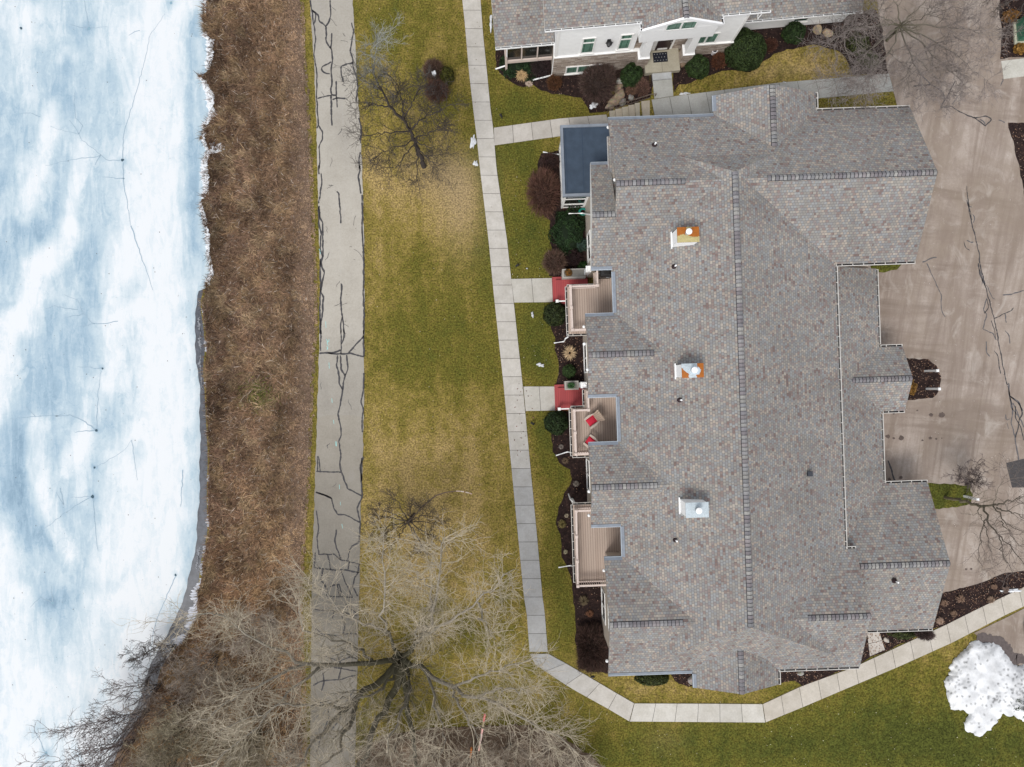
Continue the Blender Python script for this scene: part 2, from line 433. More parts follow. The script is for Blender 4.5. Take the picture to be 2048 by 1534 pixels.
class MB:
    def __init__(s):
        s.v, s.f, s.m, s.c, s.uv = [], [], [], [], []
    def face(s, pts, mat=0, col=None, uv=None):
        i = len(s.v)
        s.v.extend([tuple(p) for p in pts])
        s.f.append(tuple(range(i, i + len(pts))))
        s.m.append(mat); s.c.append(col); s.uv.append(uv)
    def suv(s, pts, mat=0, col=None, off=(0, 0)):
        """face with metre-scale texture coordinates: u along the level line, v up the slope"""
        P3 = [Vector(p) for p in pts]
        n = Vector((0, 0, 0))
        for a, b in zip(P3, P3[1:] + P3[:1]):
            n += a.cross(b)
        n.normalize()
        if n.z < -1e-4: n = -n
        e = Vector((0, 0, 1)).cross(n)
        e = e.normalized() if e.length > 1e-4 else Vector((1, 0, 0))
        t = n.cross(e)
        s.face(pts, mat, col, [(p.dot(e) + off[0], p.dot(t) + off[1]) for p in P3])
    def box(s, x0, x1, y0, y1, z0, z1, mat=0, col=None, uv=False, top=None):
        a = [(x0,y0,z0),(x1,y0,z0),(x1,y1,z0),(x0,y1,z0),(x0,y0,z1),(x1,y0,z1),(x1,y1,z1),(x0,y1,z1)]
        for k, q in enumerate(((0,3,2,1),(4,5,6,7),(0,1,5,4),(1,2,6,5),(2,3,7,6),(3,0,4,7))):
            mt = top if (k == 1 and top is not None) else mat
            (s.suv if uv else s.face)([a[i] for i in q], mt, col)
    def obox(s, c, hx, hy, hz, ang=0.0, mat=0, col=None, tilt=None):
        """box round a centre, turned about z (and tilted by a matrix)"""
        Rm = Matrix.Rotation(ang, 3, 'Z')
        if tilt is not None: Rm = Rm @ tilt
        c = Vector(c)
        a = [c + Rm @ Vector((sx * hx, sy * hy, sz * hz)) for sz in (-1, 1) for (sx, sy) in ((-1,-1),(1,-1),(1,1),(-1,1))]
        for q in ((0,3,2,1),(4,5,6,7),(0,1,5,4),(1,2,6,5),(2,3,7,6),(3,0,4,7)):
            s.face([a[i] for i in q], mat, col)
    def tube(s, pts, rad, sides=8, mat=0, col=None, cap=True):
        pts = [Vector(p) for p in pts]
        if isinstance(rad, (int, float)): rad = [rad] * len(pts)
        base = len(s.v); n = len(pts)
        for i, p in enumerate(pts):
            d = (pts[min(n - 1, i + 1)] - pts[max(0, i - 1)])
            d = d.normalized() if d.length > 1e-9 else Vector((0, 0, 1))
            a = d.cross(Vector((0, 0, 1)) if abs(d.z) < 0.9 else Vector((1, 0, 0))).normalized()
            b = d.cross(a)
            for k in range(sides):
                t = 2 * math.pi * k / sides
                s.v.append(tuple(p + (a * math.cos(t) + b * math.sin(t)) * rad[i]))
        for i in range(n - 1):
            for k in range(sides):
                k2 = (k + 1) % sides
                s.f.append((base + i*sides + k, base + i*sides + k2, base + (i+1)*sides + k2, base + (i+1)*sides + k))
                s.m.append(mat); s.c.append(col); s.uv.append(None)
        if cap:
            for r0 in (0, n - 1):
                q = tuple(base + r0*sides + k for k in range(sides))
                s.f.append(q if r0 else q[::-1]); s.m.append(mat); s.c.append(col); s.uv.append(None)
    def lathe(s, c, prof, sides=16, mat=0, col=None):
        """prof: (radius, z) pairs from bottom to top"""
        s.tube([(c[0], c[1], c[2] + z) for r, z in prof], [max(r, 1e-4) for r, z in prof], sides, mat, col)
    def build(s, name, mats, parent=None, origin=(0, 0, 0), loc=None, rotz=0.0, smooth=False):
        ox, oy, oz = origin
        me = bpy.data.meshes.new(name)
        me.from_pydata([(x - ox, y - oy, z - oz) for x, y, z in s.v], [], s.f)
        me.polygons.foreach_set('material_index', s.m)
        if any(c is not None for c in s.c):
            ca = me.color_attributes.new('Col', 'FLOAT_COLOR', 'CORNER')
            arr = []
            for f, c in zip(s.f, s.c):
                c = c or (0.5, 0.5, 0.5)
                arr.extend((c[0], c[1], c[2], 1.0) * len(f))
            ca.data.foreach_set('color', arr)
        if any(u is not None for u in s.uv):
            ul = me.uv_layers.new(name='UVMap')
            arr = []
            for f, u in zip(s.f, s.uv):
                for k in range(len(f)): arr.extend(u[k] if u else (0, 0))
            ul.data.foreach_set('uv', arr)
        if smooth: me.polygons.foreach_set('use_smooth', [True] * len(s.f))
        me.update()
        return link(name, me, mats if isinstance(mats, (list, tuple)) else [mats], parent, (0, 0, 0) if loc is None else loc, rotz)

def np_mesh(name, V, Fc, mats, parent=None, colors=None, loc=(0, 0, 0)):
    """big meshes: V (n,3), Fc (m,k) with one face size"""
    me = bpy.data.meshes.new(name)
    V = np.asarray(V, dtype=np.float32); Fc = np.asarray(Fc, dtype=np.int32)
    k = Fc.shape[1]
    me.vertices.add(len(V)); me.vertices.foreach_set('co', V.ravel())
    me.loops.add(Fc.size); me.loops.foreach_set('vertex_index', Fc.ravel())
    me.polygons.add(len(Fc)); me.polygons.foreach_set('loop_start', np.arange(0, Fc.size, k, dtype=np.int32))
    if colors is not None:
        ca = me.color_attributes.new('Col', 'FLOAT_COLOR', 'POINT')
        C4 = np.ones((len(V), 4), dtype=np.float32); C4[:, :3] = colors
        ca.data.foreach_set('color', C4.ravel())
    me.update(calc_edges=True)
    me.validate()
    return link(name, me, mats, parent, loc)

# ------------------------------------------------------------------ ground sheets
def resample(poly, step, closed=True):
    out = []
    n = len(poly)
    for i in range(n if closed else n - 1):
        a, b = Vector(poly[i]), Vector(poly[(i + 1) % n])
        k = max(1, int((b - a).length / step))
        for j in range(k): out.append(tuple(a + (b - a) * j / k))
    if not closed: out.append(tuple(poly[-1]))
    return out

def inside(poly, x, y):
    r = False; j = len(poly) - 1
    for i in range(len(poly)):
        xi, yi = poly[i]; xj, yj = poly[j]
        if (yi > y) != (yj > y) and x < (xj - xi) * (y - yi) / (yj - yi) + xi: r = not r
        j = i
    return r

def sheet(name, poly, off, mat, step=26, jit=0.0, col=None, parent=None, skirt=0.06, extra=None, seed=1):
    """a ground cover draped over the terrain, outline in ground pixels"""
    rnd = random.Random(seed)
    pb = resample([(float(x), float(y)) for x, y in poly], min(step, 9) if jit else step)
    if jit: pb = [(x + rnd.uniform(-jit, jit), y + rnd.uniform(-jit, jit)) for x, y in pb]
    xs = [p[0] for p in pb]; ys = [p[1] for p in pb]
    pts = [Vector(p) for p in pb]
    y = min(ys) + step * 0.5
    while y < max(ys):
        x = min(xs) + step * 0.5
        while x < max(xs):
            if inside(pb, x, y): pts.append(Vector((x, y)))
            x += step
        y += step
    nb = len(pb)
    vv, ee, ff, *_ = geometry.delaunay_2d_cdt(pts, [(i, (i + 1) % nb) for i in range(nb)], [tuple(range(nb))], 1, 1e-4)
    mb = MB()
    mb.v = [tuple(G(p.x, p.y, off)) for p in vv]
    cnt = {}
    for f in ff:
        f = list(f)
        a, b, c = (vv[f[0]], vv[f[1]], vv[f[2]])
        if (b.x - a.x) * (c.y - a.y) - (b.y - a.y) * (c.x - a.x) > 0: f.reverse()   # picture y runs down
        mb.f.append(tuple(f)); mb.m.append(0); mb.c.append(col); mb.uv.append(None)
        for u, w in zip(f, f[1:] + f[:1]): cnt[(u, w)] = 1
    for (u, w) in list(cnt):
        if (w, u) not in cnt:
            i = len(mb.v)
            for q in (u, w):
                x_, y_, z_ = mb.v[q]; mb.v.append((x_, y_, z_ - skirt))
            mb.f.append((w, u, i, i + 1)); mb.m.append(0); mb.c.append(col); mb.uv.append(None)
    mats = [mat]
    if extra: extra(mb, mats)
    o = mb.build(name, mats, parent)
    return o

def chaikin(p):
    q = [p[0]]
    for a, b in zip(p, p[1:]): q += [(a[0]*.75+b[0]*.25, a[1]*.75+b[1]*.25), (a[0]*.25+b[0]*.75, a[1]*.25+b[1]*.75)]
    return q + [p[-1]]

def ribbon(mb, pts, width, off, mat=0, col=None, step=8, wob=0.0, rnd=random):
    pts = resample(pts, step, False)
    if wob and len(pts) > 2:
        pts = [pts[0]] + [(x + rnd.uniform(-.9, .9), y + rnd.uniform(-.9, .9)) for x, y in pts[1:-1]] + [pts[-1]]
        pts = chaikin(pts)
    w3 = [G(x, y, off) for x, y in pts]
    L_, R_ = [], []
    for i, p in enumerate(w3):
        d = w3[min(len(w3) - 1, i + 1)] - w3[max(0, i - 1)]
        d.z = 0
        if d.length < 1e-6: d = Vector((1, 0, 0))
        n = Vector((-d.y, d.x, 0)).normalized()
        w = width * (1 + rnd.uniform(-wob, wob)) * 0.5
        if i in (0, len(w3) - 1): w *= 0.6
        L_.append(p + n * w); R_.append(p - n * w)
    for i in range(len(w3) - 1):
        mb.face([R_[i], R_[i + 1], L_[i + 1], L_[i]], mat, col)

# terrain -----------------------------------------------------------
def axis(lo, hi, a, b, fine):
    c = [float(v) for v in np.arange(a, b + fine, fine)]
    out = []; x = a; s = fine
    while x > lo:
        s *= 1.6; x -= s; out.insert(0, x)
    x = c[-1]; s = fine; tail = []
    while x < hi:
        s *= 1.6; x += s; tail.append(x)
    return out + c + tail
GREEN = [(790,40,70,60,.30),(965,300,26,70,.45),(985,430,26,130,.55),(1050,310,40,50,.60),(1060,470,35,60,.72),(1072,655,32,55,.72),(1085,730,40,30,.45),
         (1070,215,60,25,.62),(1000,150,25,60,.2),(870,690,110,90,.32),(900,520,60,60,.15),(1090,870,22,40,.7),(1115,930,25,22,.35),(1120,1120,26,110,.40),(1130,1260,20,60,.35),
         (1400,1500,420,50,.50),(1800,1420,160,70,.40),(1990,1500,160,70,.50),(1690,1490,200,60,.3),(615,600,14,700,.04),(870,1225,40,25,.35),(940,1275,35,30,.3),
         (1770,538,40,14,.9),(1900,990,60,40,.8),(890,205,30,15,.35),(1015,1080,25,200,.12),(1680,130,40,30,-.1),
         (860,385,95,75,-.35),(925,410,40,90,-.30),(850,900,130,90,-.22),(880,1020,150,110,-.28),(840,1180,160,110,-.25),(745,500,22,500,-.12),(760,330,60,60,-.2),
         (1590,130,110,32,-.28),(1320,1375,110,20,-.2),(1000,970,20,120,.1),(1120,1010,20,60,.2),(1700,205,90,12,.1),(1500,1392,60,20,-.15),(1180,1400,60,40,-.05)]
PINK = [(925,420,38,70,.42),(900,360,50,40,.35),(1590,140,60,12,.25),(1330,1480,30,20,.1),(870,330,60,25,.25)]
def build_terrain():
    X = axis(-16000, 18000, -300, 2400, 20); Y = axis(-16000, 18000, -300, 1900, 20)
    V, C = [], []
    for y in Y:
        for x in X:
            p = G(min(max(x, -1500), 4000), min(max(y, -1500), 3500))
            if not (-1500 < x < 4000 and -1500 < y < 3500):
                q = P(x, y, p.z); p = Vector((q.x, q.y, p.z))
            V.append(p)
            t = 0.375
            for cx, cy, rx, ry, a in GREEN:
                d = ((x - cx) / rx) ** 2 + ((y - cy) / ry) ** 2
                if d < 9: t += a * .78 * math.exp(-d * 0.7)
            t += 0.05 * math.sin(x / 9.5 + 0.6 * math.sin(y / 210)) * (1 if 730 < x < 1000 and 400 < y < 1000 else 0.3)
            k = 0.0
            for cx, cy, rx, ry, a in PINK:
                d = ((x - cx) / rx) ** 2 + ((y - cy) / ry) ** 2
                if d < 9: k += a * math.exp(-d * 0.7)
            C.append((t, min(0.7, k), 0))
    nx, ny = len(X), len(Y)
    Fc = [(j * nx + i, (j + 1) * nx + i, (j + 1) * nx + i + 1, j * nx + i + 1) for j in range(ny - 1) for i in range(nx - 1)]
    o = np_mesh('lawn_ground', [tuple(v) for v in V], Fc, [M_LAWN], colors=C)
    tag(o, kind='structure')
build_terrain()

# pond --------------------------------------------------------------
ICE_EDGE = [(402,-300),(402,0),(400,60),(404,90),(408,150),(404,250),(402,330),(400,420),(401,500),(399,560),(394,610),(389,650),(390,690),(396,745),(400,790),(400,850),
            (400,940),(398,1000),(393,1080),(384,1130),(372,1180),(356,1225),(338,1265),(318,1295),(300,1330),(284,1390),(262,1430),(235,1485),(205,1534),(180,1620),(130,1750),(40,1950),(-80,2150)]
ZI = -0.88
WHITE = [([(330,-50),(315,200),(300,400),(315,600),(322,800),(328,1000),(300,1180),(240,1400),(210,1560)],62,.50),
         ([(105,210),(92,300),(70,360),(45,430)],17,.45),([(165,290),(150,380),(140,450)],18,.4),([(145,470),(120,510),(70,545),(62,600),(60,650)],30,.5),
         ([(20,650),(8,740),(-10,830)],28,.5),([(75,850),(72,930),(88,1000),(112,1055),(140,1110)],22,.5),([(135,940),(150,900),(170,860)],20,.3),
         ([(-20,1090),(30,1220),(35,1360),(10,1560)],48,.45),([(170,1230),(130,1400),(110,1560)],70,.28),([(-20,-10),(60,40),(90,60)],40,.22),
         ([(130,70),(150,110)],16,.25),([(220,0),(230,80)],35,.2),([(200,780),(170,900),(160,990)],22,.25),([(120,120),(130,100)],12,.3),([(60,20),(45,90),(55,190)],22,.2),
         ([(232,480),(225,620),(232,760)],30,.35),([(150,560),(120,650)],8,.1),([(240,920),(235,1050),(225,1150)],40,.3),([(60,320),(10,420)],20,.25)]
BLUE = [([(10,520),(40,460),(20,380)],40,.30),([(110,640),(120,720),(60,850),(40,980),(55,1070)],42,.34),([(140,330),(110,420),(95,470)],22,.22),([(170,480),(180,600),(160,700)],26,.26),
        ([(105,1200),(110,1250),(95,1300)],48,.34),([(30,880),(25,1000)],30,.2),([(386,30),(380,200),(385,330),(388,500)],11,.36),([(150,80),(120,160),(130,200)],28,.18),
        ([(100,1060),(140,1130),(150,1180)],30,.2),([(20,200),(40,280)],30,.15),([(112,880),(108,960)],10,.15),([(185,840),(180,1000)],14,.12),([(140,1010),(200,1030)],18,.12),([(335,20),(345,0)],14,.25),([(390,1050),(372,1160)],8,.2)]
def seg_d(px, py, pl):
    best = 1e9
    for (x0, y0), (x1, y1) in zip(pl, pl[1:]):
        dx, dy = x1 - x0, y1 - y0
        t = max(0, min(1, ((px - x0) * dx + (py - y0) * dy) / (dx * dx + dy * dy + 1e-9)))
        best = min(best, (px - x0 - t * dx) ** 2 + (py - y0 - t * dy) ** 2)
    return math.sqrt(best)
HOLES = [(245,320,5.5),(178,57,9),(342,6,8),(193,861,5),(185,993,6),(189,935,4),(351,1150,4.5),(205,737,4),(105,1206,8),(92,1506,8),(42,56,5)]
def build_ice():
    Y = list(np.arange(-300, 2150, 9.0))
    V, C, Fc = [], [], []
    cols = 74
    for y in Y:
        e = max(lerp_y(ICE_EDGE, y), (lerp_y(SHORE, y) + 5) if y < 575 else 0) + 1.2 * math.sin(y / 17.0) + 0.9 * math.sin(y / 5.3)
        for i in range(cols):
            u = i / (cols - 1)
            x = e - 470 * (1 - u) if i > 6 else e - 470 * (1 - u) - (7 - i) ** 2 * 40
            V.append(tuple(P(x, y, ZI - (0.05 if i == cols - 1 else 0.0))))
            t = 0.45; dk = 0.0
            if -60 < x and -60 < y < 1600:
                for pl, r, a in WHITE: 
                    d = seg_d(x, y, pl)
                    d += r * .18 * math.sin(x / 37.0 + y / 29.0 + 2 * math.sin(y / 47.0))
                    if d < 1.6 * r: t += a * 0.95 * (1 - sstep(.30 * r, 1.5 * r, d))
                for pl, r, a in BLUE:
                    d = seg_d(x, y, pl)
                    d += r * .22 * math.sin(x / 31.0 - y / 41.0 + 2 * math.sin(y / 53.0))
                    if d < 1.6 * r: t -= a * 0.8 * (1 - sstep(.15 * r, 1.55 * r, d))
                for hx, hy, r in HOLES:
                    d = math.hypot(x - hx, y - hy)
                    if d < 4 * r: t -= 0.35 * math.exp(-(d / r) ** 2 * 0.5)
            C.append((t, dk, 0))
    n = len(Y)
    for j in range(n - 1):
        for i in range(cols - 1):
            Fc.append((j * cols + i, (j + 1) * cols + i, (j + 1) * cols + i + 1, j * cols + i + 1))
    o = np_mesh('pond_ice', V, Fc, [M_ICE], colors=C)
    tag(o, kind='structure')
    # dark frozen-in cracks and melt holes, part of the ice
    mb = MB(); rnd = random.Random(3)
    lines = [[(245,320),(218,322),(190,300),(165,280),(158,268),(130,262),(100,252)],[(158,268),(165,250),(150,235),(148,205),(150,185)],[(158,268),(148,250),(140,240)],
             [(245,320),(248,262),(268,200),(290,120),(300,70),(330,28)],[(246,326),(248,370),(258,430),(262,450)],[(200,312),(150,318),(115,325),(90,332)],[(200,312),(190,330)],[(80,235),(60,225),(38,228)],
             [(250,358),(225,356),(205,353)],[(235,642),(205,648),(185,646),(168,628),(155,600),(130,590)],[(168,628),(150,632),(128,635)],[(155,620),(140,618),(110,612),(90,618)],[(190,648),(160,652)],
             [(193,861),(165,840),(140,830),(110,832),(70,832),(20,838)],[(70,832),(52,814)],[(110,832),(125,828)],[(193,861),(150,864)],[(205,737),(180,735),(155,733)],[(193,858),(196,790),(202,742)],
             [(185,993),(150,1012),(125,1030),(75,1068)],[(186,993),(189,1040),(195,1100)],[(185,993),(140,995)],[(120,975),(128,1010),(112,985)],[(351,1152),(335,1190),(310,1250),(300,1310)],[(366,940),(363,1000),(362,1012)],
             [(105,1206),(80,1195),(60,1215)],[(105,1206),(103,1170)],[(178,57),(172,20),(168,0)],[(178,57),(140,50)],[(178,57),(215,52)],[(92,1506),(78,1480),(68,1460)],[(92,1506),(60,1534)],
             [(189,935),(215,922),(250,898),(262,880)],[(262,450),(285,520),(300,560),(305,580)],[(280,60),(262,68),(258,72)],[(262,880),(270,920),(275,960)]]
    for pl in lines:
        w0 = rnd.uniform(0.018, 0.04)
        pl2 = resample(pl, 7, False)
        pl2 = [(x + rnd.uniform(-1.3, 1.3), y + rnd.uniform(-1.3, 1.3)) for x, y in pl2]
        n = len(pl2)
        pts = [P(x, y, ZI + 0.006) for x, y in pl2]
        for i in range(n - 1):
            d = pts[i + 1] - pts[i]; nrm = Vector((-d.y, d.x, 0)).normalized()
            wa, wb = w0 * (1 - 0.7 * i / n), w0 * (1 - 0.7 * (i + 1) / n)
            mb.face([pts[i] - nrm * wa, pts[i + 1] - nrm * wb, pts[i + 1] + nrm * wb, pts[i] + nrm * wa], 0, (0.29, 0.385, 0.465))
    for hx, hy, r in HOLES:
        c = P(hx, hy, ZI + 0.009)
        k = 11
        dark = (0.05, 0.09, 0.12) if r < 8 else (0.22, 0.34, 0.42)
        rr = r * 0.024 * (0.8 if r < 8 else 0.5)
        mb.face([c + Vector((math.cos(a), math.sin(a), 0)) * rr * rnd.uniform(0.75, 1.15) for a in [2 * math.pi * i / k for i in range(k)]], 0, dark)
    for _ in range(170):
        x = rnd.uniform(5, 385); y = rnd.uniform(0, 1400)
        if x > lerp_y(ICE_EDGE, y) - 8: continue
        c = P(x, y, ZI + 0.007); rr = rnd.choice((0.012, 0.018, 0.02, 0.035))
        mb.face([c + Vector((math.cos(a), math.sin(a), 0)) * rr for a in (0, 1.2, 2.4, 3.6, 5.0)], 0, (0.10, 0.09, 0.09))
    mb.build('ice_crack', [M_ATTR], o)
    w = MB()
    ys = list(np.arange(-300, 2150, 60.0))
    for a, b in zip(ys, ys[1:]):
        w.face([P(lerp_y(ICE_EDGE, b) - 60, b, ZI - 0.06), P(lerp_y(SHORE, b) + 12, b, ZI - 0.06), P(lerp_y(SHORE, a) + 12, a, ZI - 0.06), P(lerp_y(ICE_EDGE, a) - 60, a, ZI - 0.06)])
    tag(w.build('pond_water', [M_WATER]), kind='structure')
    # crusts of refrozen snow and slush along the waterline
    s = MB(); rnd = random.Random(11)
    def blob(x, y, r, z, h, col):
        k = 9; c = P(x, y, z)
        ring = [c + Vector((math.cos(2*math.pi*i/k), math.sin(2*math.pi*i/k), 0)) * r * rnd.uniform(0.6, 1.25) for i in range(k)]
        topv = c + Vector((rnd.uniform(-.3, .3) * r, rnd.uniform(-.3, .3) * r, h))
        for i in range(k): s.face([ring[i], ring[(i + 1) % k], topv], 0, col)
    def ledge(y0, y1, wd):
        ys = list(np.arange(y0, y1 + .1, 2.2)); n = len(ys)
        prev = None
        for i, y in enumerate(ys):
            e = max(0, math.sin(math.pi * i / (n - 1))) ** .5
            xr = lerp_y(SHORE, y) + 4 + rnd.uniform(-2.0, 2.0)
            xl = xr - 4 - e * (wd + 1.8 * math.sin(y / 9.0 + y0) + rnd.uniform(-.9, .9))
            z = ZI + .02 + .10 * e
            row = [P(xl - .4, y, ZI - .01), P(xl + .6, y, z), P((xl + xr) / 2, y, z + .05 * e), P(xr, y, z + .04)]
            if prev:
                for j in range(3): s.face([prev[j], row[j], row[j+1], prev[j+1]], 0, (.66, .68, .71))
            prev = row
    for y0, y1, wd in ((-40, 30, 4), (62, 142, 11), (150, 262, 11), (262, 300, 5), (296, 398, 10), (404, 452, 6), (452, 530, 5), (524, 575, 5)): ledge(y0, y1, wd)
    for (cx, cy, r) in ((440, 295, 8), (426, 300, 6), (423, 228, 5), (426, 292, 5)):
        for _ in range(26):
            x, y = cx + rnd.gauss(0, r * .45), cy + rnd.gauss(0, r * .6)
            p = G(x, y); blob(x, y, rnd.uniform(.06, .13), p.z + 0.1, 0.12, (0.67, 0.69, 0.72))
    def slush(y0, y1, f0, f1, g):
        ys = list(np.arange(y0, y1 + .1, 1.6)); n = len(ys); prev = None; ph = rnd.uniform(0, 9)
        for i, y in enumerate(ys):
            xa, xb = lerp_y(ICE_EDGE, y), lerp_y(SHORE, y) + 3
            e = max(0, math.sin(math.pi * i / (n - 1))) ** .6
            l = f0 + .12 * math.sin(y / 7.0 + ph) + rnd.uniform(-.12, .12); r = f1 + rnd.uniform(-.08, .08)
            l = r - (r - l) * e
            row = [P(xa + (xb - xa) * (l + (r - l) * t), y, ZI - .05 + z * e) for t, z in ((0, 0), (.3, .03 + rnd.uniform(0, .02)), (.7, .03 + rnd.uniform(0, .03)), (1, .02))]
            if prev:
                k = g * rnd.uniform(.75, 1.2)
                for j in range(3): s.face([prev[j], row[j], row[j+1], prev[j+1]], 0, (k * .93, k * .955, k * 1.04))
            prev = row
    for y0, y1, f0, f1, g in ((590, 668, .68, 1.0, .38), (660, 735, .74, 1.0, .40), (730, 800, .74, 1.0, .42), (796, 870, .86, 1.0, .30), (935, 985, .78, 1.0, .5), (980, 1085, .72, 1.0, .42), (1075, 1165, .66, 1.0, .36), (1150, 1225, .48, 1.02, .52), (1205, 1262, .40, 1.05, .58), (1262, 1300, .55, 1.1, .64), (1080, 1150, .78, 1.0, .55), (620, 700, .3, .42, .24), (700, 780, .25, .35, .22), (1090, 1140, .25, .4, .24)):
        slush(y0, y1, f0, f1, g)
    tag(s.build('shore_snow', [M_ATTR]), 'refrozen snow crust along the waterline', None, None, 'stuff')
build_ice()

# bank of dead grass ------------------------------------------------
BANK_R = [(598,-300),(600,0),(604,88),(610,170),(614,242),(618,338),(619,374),(624,484),(628,572),(628,668),(620,770),(618,858),(614,946),(610,998),(603,1100),(598,1200),(602,1330),(606,1534),(606,2100)]
def build_bank():
    left = [(x - 3, y) for x, y in SHORE if -320 < y < 2000]
    left[0] = (406, -300)
    poly = left + [(lerp_y(BANK_R, y), y) for y in range(1990, -301, -60)]
    o = sheet('grassy_bank', poly, 0.03, M_BANK, 24, jit=2.2)
    tag(o, kind='structure')
    rnd = np.random.default_rng(5)
    n = 230000
    ys = rnd.uniform(-40, 1575, n); 
    tabS = np.array(SHORE); tabR = np.array(BANK_R)
    xs0 = np.interp(ys, tabS[:, 1], tabS[:, 0]); xs1 = np.interp(ys, tabR[:, 1], tabR[:, 0])
    t = rnd.uniform(-0.012, 1.035, n); xs = xs0 + (xs1 - xs0) * t
    # clumps: shift blades towards random clump centres, and give each clump its own lie and tone
    nc = 1500
    cx = rnd.uniform(390, 640, nc); cy = rnd.uniform(-40, 1575, nc)
    best = np.zeros(n, dtype=int); 
    for a in range(0, n, 5000):
        d = (xs[a:a+5000, None] - cx[None]) ** 2 + (ys[a:a+5000, None] - cy[None]) ** 2
        best[a:a+5000] = d.argmin(1)
    sh = rnd.uniform(0, 0.55, n)
    xs = xs + (cx[best] - xs) * sh * 0.6; ys = ys + (cy[best] - ys) * sh * 0.6
    xs = np.clip(xs, xs0 + 3, xs1 + 8)
    zz = np.array([H(float(a), float(b)) for a, b in zip(xs, ys)]) + 0.02
    k = (CAMH - zz) / F
    base = np.stack([(xs - 1024) * k, -(ys - 767) * k, zz], 1)
    dirc = rnd.uniform(0, 2 * np.pi, nc) * 0.5 + np.pi * 0.8
    ang = dirc[best] + rnd.normal(0, 1.0, n)
    ln = rnd.gamma(4, 0.075, n).clip(0.08, 0.75)
    near_path = np.clip((xs1 - xs) / 55, 0.35, 1)
    ln *= near_path
    lean = rnd.uniform(0.45, 1.25, n)
    d = np.stack([np.cos(ang) * np.sin(lean), np.sin(ang) * np.sin(lean), np.cos(lean)], 1)
    side = np.stack([-np.sin(ang), np.cos(ang), np.zeros(n)], 1)
    w = rnd.uniform(0.007, 0.020, n)[:, None]
    mid = base + d * ln[:, None] * 0.6
    tip = mid + (d * np.array([1.2, 1.2, 0.25])) * ln[:, None] * 0.45
    V = np.empty((n * 5, 3)); V[0::5] = base - side * w; V[1::5] = base + side * w; V[2::5] = mid + side * w * .8; V[3::5] = mid - side * w * .8; V[4::5] = tip
    i5 = np.arange(n)[:, None] * 5
    T = np.concatenate([i5 + np.array([[0, 1, 2]]), i5 + np.array([[0, 2, 3]]), i5 + np.array([[3, 2, 4]])], 0)
    pal = np.array([(.33,.24,.15),(.25,.165,.11),(.19,.115,.08),(.41,.32,.22),(.13,.08,.06),(.29,.20,.15),(.23,.15,.12)])
    pc = rnd.integers(0, len(pal), nc)
    mixr = rnd.uniform(0, 1, n)[:, None] ** 0.7
    colr = pal[pc[best]] * mixr + pal[rnd.integers(0, len(pal), n)] * (1 - mixr)
    # a band of pale, trampled litter beside the path, darker wet growth by the water, a few green tufts
    edge = np.clip(1 - (xs1 - xs) / 42, 0, 1)[:, None]
    colr = colr * (1 - 0.6 * edge) + np.array([[.37,.29,.26]]) * 0.6 * edge
    wet = np.clip(1 - (xs - xs0) / 60, 0, 1)[:, None]
    colr *= (1 - 0.35 * wet)
    nz = 0.5 + 0.5 * np.sin(xs / 23 + np.sin(ys / 61) * 2) * np.sin(ys / 47 + np.sin(xs / 31))
    n2z = 0.5 + 0.5 * np.sin(xs / 11 + 1.7 * np.sin(ys / 29)) * np.sin(ys / 19 + 1.3 * np.sin(xs / 15))
    colr *= (0.42 + 0.55 * nz + 0.45 * n2z)[:, None]
    tanp = np.clip((xs - xs0) / (xs1 - xs0) * 1.6 - .35, 0, 1) * (.35 + .65 * nz) * (.4 + .6 * n2z)
    colr = colr * (1 - .6 * tanp[:, None]) + np.array([[.44, .31, .205]]) * .6 * tanp[:, None]
    colr *= np.array([[1.06, .985, .86]])
    spk = rnd.random(n) < .035; colr[spk] = np.array([.50, .42, .35])
    gm = (np.exp(-(((xs - 520) / 30) ** 2 + ((ys - 790) / 26) ** 2)) > rnd.uniform(0, 1.6, n))
    colr[gm] = np.array([.13, .14, .03])
    low = np.clip((ys - 900) / 500, 0, 1)[:, None]
    colr = colr * (1 + low * np.array([[0.30, 0.24, 0.10]]))
    colr *= .84 * (rnd.uniform(0.45, 1.5, n) ** 1.25)[:, None]
    o = np_mesh('dead_grass', V, T, [M_TWIG], colors=np.repeat(colr, 5, 0))
    tag(o, 'tangled brown dead grass on the pond bank', None, None, 'stuff')
build_bank()

